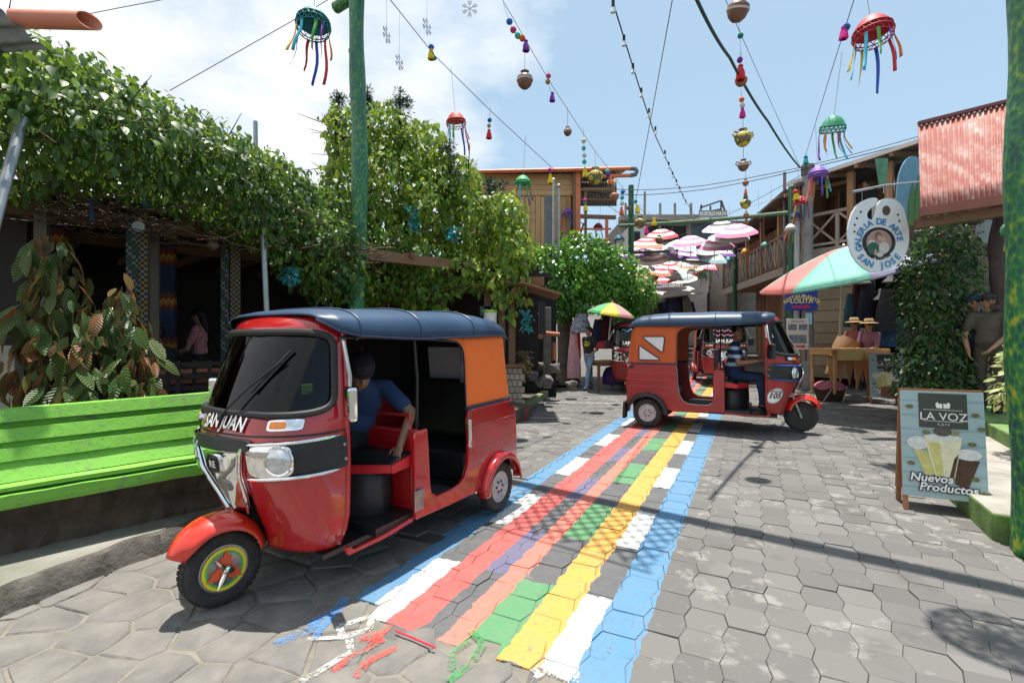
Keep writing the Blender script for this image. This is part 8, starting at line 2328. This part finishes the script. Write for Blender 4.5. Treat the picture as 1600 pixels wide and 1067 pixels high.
add_arm(b, (1.16, -.19, 1.18), (1.22, -.30, .95), (1.46, -.30, .985), .98, .62, (0, 0, 1), .9, -1); add_arm(b, (1.14, .19, 1.18), (1.26, .28, .96), (1.50, .30, .99), .98, .6, (0, 0, 1), .9, 1)
for s in (1, -1): add_leg(b, (1.14, s * .09, .76), (1.50, s * .17, .74), (1.52, s * .18, .38), (1, 0, 0), .98)
person(b, 'person', mats(MSK, MSTR, MNJ, MBLK), oB, 'person in a navy and pale blue striped shirt driving the taxi numbered 105', (0, 0, angB), .010).scale = (scB,) * 3

# driver of the nearest taxi, leaning over with a hand on the seat
MNAVYS = cloth('navy_polo', (.020, .050, .125), .25)
b = Body(); add_torso(b, (1.02, -.02, .80), (1.03, .07, 1.05), (1.09, .15, 1.165), (.93, .24, 1.13), (1.12, -.10, 1.13), 1.0, .02, (.75, .5, -.3))
hA = Vector((1.15, .22, 1.255)); fA = unit((.45, .72, -.55)); add_head(b, hA, fA, 1.0, hair=False)
add_arm(b, (.93, .24, 1.12), (.91, .46, .955), (1.06, .49, .765), 1.0, .66, (-.2, -.1, 1), .25, -1)
add_arm(b, (1.14, -.12, 1.12), (1.30, -.28, .97), (1.50, -.30, 1.0), 1.0, .6, (0, 0, 1), .9, -1)
for s in (1, -1): add_leg(b, (1.02, s * .09 - .04, .77), (1.43, s * .15 - .04, .73), (1.47, s * .16, .38), (1, 0, 0), 1.0)
dA = person(b, 'person', mats(MSK, MNAVYS, cloth('black_trousers', (.012, .012, .014)), MBLK), oA, 'person in a navy polo and black cap leaning over in the nearest taxi', TA.rotation_euler[:], .0065); dA.scale = (SCA,) * 3
mb = MB(); upA = unit(fA.cross(Vector((0, 0, 1))).cross(fA)); sA = fA.cross(upA)
Mx = Matrix.Translation(hA + upA * .035 - fA * .005) @ Matrix((sA, fA, upA)).transposed().to_4x4()
mb.lathe([(.096, -.015), (.099, .03), (.088, .072), (.055, .095), (.001, .102)], 24, Mx @ Matrix.Diagonal((.92, 1.08, 1, 1))); mb.tube([Mx @ Vector((math.sin(t) * .082, math.cos(t) * .098, -.012)) for t in np.linspace(-1.2, 1.2, 12)], .012, 6)
mb.build('cap', M('black_cap', (.010, .011, .014), .85, var=.3, scale=30), dA, smooth=True, solid=.004)

# musicians at the marimba
MHUI = M('woven_blouse', (.30, .05, .10), .9, var=1, scale=26, col2=(.10, .16, .22)); MHUI2 = M('red_blouse', (.42, .03, .06), .9, var=.8, scale=22, col2=(.20, .16, .12)); MSTRAW = M('straw', (.52, .36, .17), .8, var=.3, scale=30)
mq = P(1352, 600, 10.9); mz = gz(mq.x, mq.y) + .18
for k, (px, Y, sh, lb, hh) in enumerate(((1337, 11.3, MHUI2, 'person in a red blouse and straw hat, behind the marimba', 1.56), (1360, 10.9, MHUI, 'person in a multicoloured woven blouse and straw hat playing the marimba', 1.52))):
    b = Body(); p = P(px, 600, Y); hd, kk = stand(b, hh, (-.9, -.42, 0), .03, 0, longhair=True, sleeve=.7, armL=((.14, .22, 1.06), (.36, .16, 1.02)), armR=((.14, -.22, 1.06), (.36, -.10, 1.02)), head_fd=(-.9, -.3, -.25))
    o = person(b, 'person', mats(MSK, sh, cloth('dark_skirt', (.02, .02, .05), .4), MBLK), (p.x, p.y, mz), lb); straw_hat(o, hd + Vector((0, 0, .02)), kk * 1.05, MSTRAW)
# men at the gate
MUNI = cloth('grey_uniform', (.085, .075, .060), .3); MUNIP = cloth('brown_trousers', (.060, .050, .040), .3); MCAPB = M('navy_cap', (.015, .05, .11), .8)
p = P(1545, 648, 6.95); b = Body(); hd, kk = stand(b, 1.66, (-.75, -.66, 0), -.01, 0, sleeve=.62, armL=((.10, .22, 1.12), (.22, .05, .92)), armR=((.02, -.26, 1.10), (.16, -.20, .86)), belly=.04, head_fd=(-.55, -.83, -.02))
o = person(b, 'person', mats(MSK2, MUNI, MUNIP, MBLK), (p.x, p.y, gz(p.x, p.y) + .36), 'person in a dark grey uniform and cap leaning by the trunk post'); cap_hat(o, hd, (-.55, -.83, 0), kk, M('dark_cap', (.03, .03, .03), .8))
p = P(1524, 648, 7.2); b = Body(); hd, kk = stand(b, 1.66, (-1, -.25, 0), 0, 0, head_fd=(-1, -.1, -.05))
o = person(b, 'person', mats(MSK2, cloth('blue_shirt', (.03, .06, .14)), MUNIP, MBLK), (p.x, p.y, gz(p.x, p.y) + .36), 'person in a blue cap standing behind the uniformed one at the gate'); cap_hat(o, hd, (-1, -.1, 0), kk, MCAPB)
# restaurant people
MROSE = M('rose_blouse', (.42, .05, .11), .9, var=.7, scale=22, col2=(.55, .35, .32))
p = P(312, 600, 7.4); b = Body(); hd, kk = stand(b, 1.58, (-.95, -.3, 0), 0, 0, longhair=True, armL=((.12, .2, 1.06), (.36, .12, 1.0)), armR=((.12, -.2, 1.06), (.34, -.14, .98)), head_fd=(-1, 0, -.2))
person(b, 'person', mats(MSK2, MROSE, cloth('checked_skirt', (.03, .025, .03), .6), MBLK), (p.x, p.y, TZ), 'person in a rose coloured blouse standing in the restaurant')
p = P(240, 600, 7.0); b = Body(); stand(b, 1.66, (-.5, -.85, 0), 0, 0)
person(b, 'person', mats(MSK3, cloth('grey_tee', (.20, .20, .21)), cloth('blue_jeans', (.05, .09, .16)), MBLK), (p.x, p.y, TZ), 'person in a grey t-shirt standing behind the checkered column')
p = P(268, 600, 6.3); b = Body(); add_torso(b, (0, 0, .55), (-.06, -.04, .86), (-.12, -.05, 1.02), (-.05, -.2, .96), (-.08, .16, .96), .98, .02, (-1, -.2, 0)); add_head(b, Vector((-.16, -.07, 1.16)), (-.95, -.3, -.2), 1.0)
add_arm(b, (-.05, -.2, .95), (-.24, -.26, .80), (-.30, -.14, 1.06), .98, .6, (1, 0, 0), .6, 1); add_arm(b, (-.08, .17, .95), (-.24, .2, .74), (-.42, .1, .80), .98, .6, (0, 0, 1), .6, -1)
for s in (1, -1): add_leg(b, (0, s * .09, .52), (-.42, s * .12, .50), (-.42, s * .12, .09), (-1, 0, 0), .98)
person(b, 'person', mats(MSK2, cloth('dark_green_tee', (.022, .035, .030)), MNJ, MBLK), (p.x, p.y, TZ), 'person in a dark t-shirt seated at the restaurant table')
p = NP_(1.1, .1, zf); b = Body(); stand(b, 1.6, (-.83, -.56, 0), .05, 0)
person(b, 'person', mats(MSK2, cloth('black_shirt', (.02, .02, .022)), MNJ, MBLK), p, 'person in black leaning on the upper balcony', voxel=.016)

# marimba
mar = empty('marimba', (mq.x - .62, mq.y - .30, mz), R(18), 'wooden marimba with pale end panel on the right pavement', 'marimba')
MMAR = M_wood('marimba_wood', (.30, .14, .05), (.52, .29, .12), .45); MMARY = M('marimba_panel', (.60, .38, .12), .5, var=.2)
mb = MB(); mb.prism([(-.75, -.26), (.75, -.36), (.75, .36), (-.75, .26)], .10, Matrix.Translation((0, 0, .80))); mb.build('frame', MMAR, mar)
mb = MB(); mb.box((.765, 0, .80), (.03, .74, .26)); mb.box((-.2, -.335, .80), (.9, .02, .22), (0, 0, -.066)); mb.build('end_panel', MMARY, mar)
barm = MB(); barm.box((0, 0, 0), (.045, .6, .02)); bmesh_ = barm.mesh('bar', MMAR)
for i in range(24): link_mesh('bar', bmesh_, mar, (-.68 + i * .058, 0, .925))
for i in range(5): mb = MB(); x = -.5 + i * .26; mb.lathe([(.001, 0), (.05, .22), (.09, .42), (.10, .62)], 4, Matrix.Translation((x, -.05, .16 - .02 * i))); mb.build('resonator', MMAR, mar)
for sx in (-1, 1):
    for sy in (-1, 1): mb = MB(); mb.lathe([(.03, 0), (.03, .2), (.045, .25), (.03, .3), (.035, .6), (.03, .82)], 10, Matrix.Translation((sx * .66, sy * .26, 0))); mb.build('leg', MMAR, mar, smooth=True)
# basket bundle with cloth, leaning basket
c = P(1296, 585, 10.6); bs = empty('basket', (c.x, c.y, gz(c.x, c.y)), 0, 'low basket covered with a red patterned cloth left of the marimba', 'basket')
mb = MB(); mb.lathe([(.22, 0), (.28, .15), (.27, .32)], 20); mb.build('body', M('dark_wicker', (.06, .04, .03), .9, var=.5), bs, smooth=True)
for k in range(5): t = k * 2 * PI / 5; mb = MB(); mb.tube([(.30 * math.cos(t), .30 * math.sin(t), .0), (.31 * math.cos(t + .6), .31 * math.sin(t + .6), .32)], .012, 6); mb.build('rope', M('rope', (.5, .42, .3), .9), bs)
mb = MB(); mb.grid(lambda i, j: Vector((math.cos(2 * PI * i) * .34 * j, math.sin(2 * PI * i) * .34 * j, .42 - .16 * j ** 3 + .02 * math.sin(i * 40) * j)), 36, 8); mb.build('cloth', M('patterned_cloth', (.40, .04, .07), .9, var=.9, scale=25, col2=(.30, .16, .22)), bs, smooth=True)
c = P(1310, 560, 11.2); mb = MB(); mb.lathe([(.05, -.45), (.26, .25), (.28, .45), (.20, .40)], 18, Matrix.Rotation(R(35), 4, 'Y')); tag(mb.build('wicker_basket', M('tan_wicker', (.34, .20, .10), .85, var=.4, scale=20), None, smooth=True, loc=(c.x, c.y, c.z)), 'tan wicker basket leaning beside the marimba', 'basket')
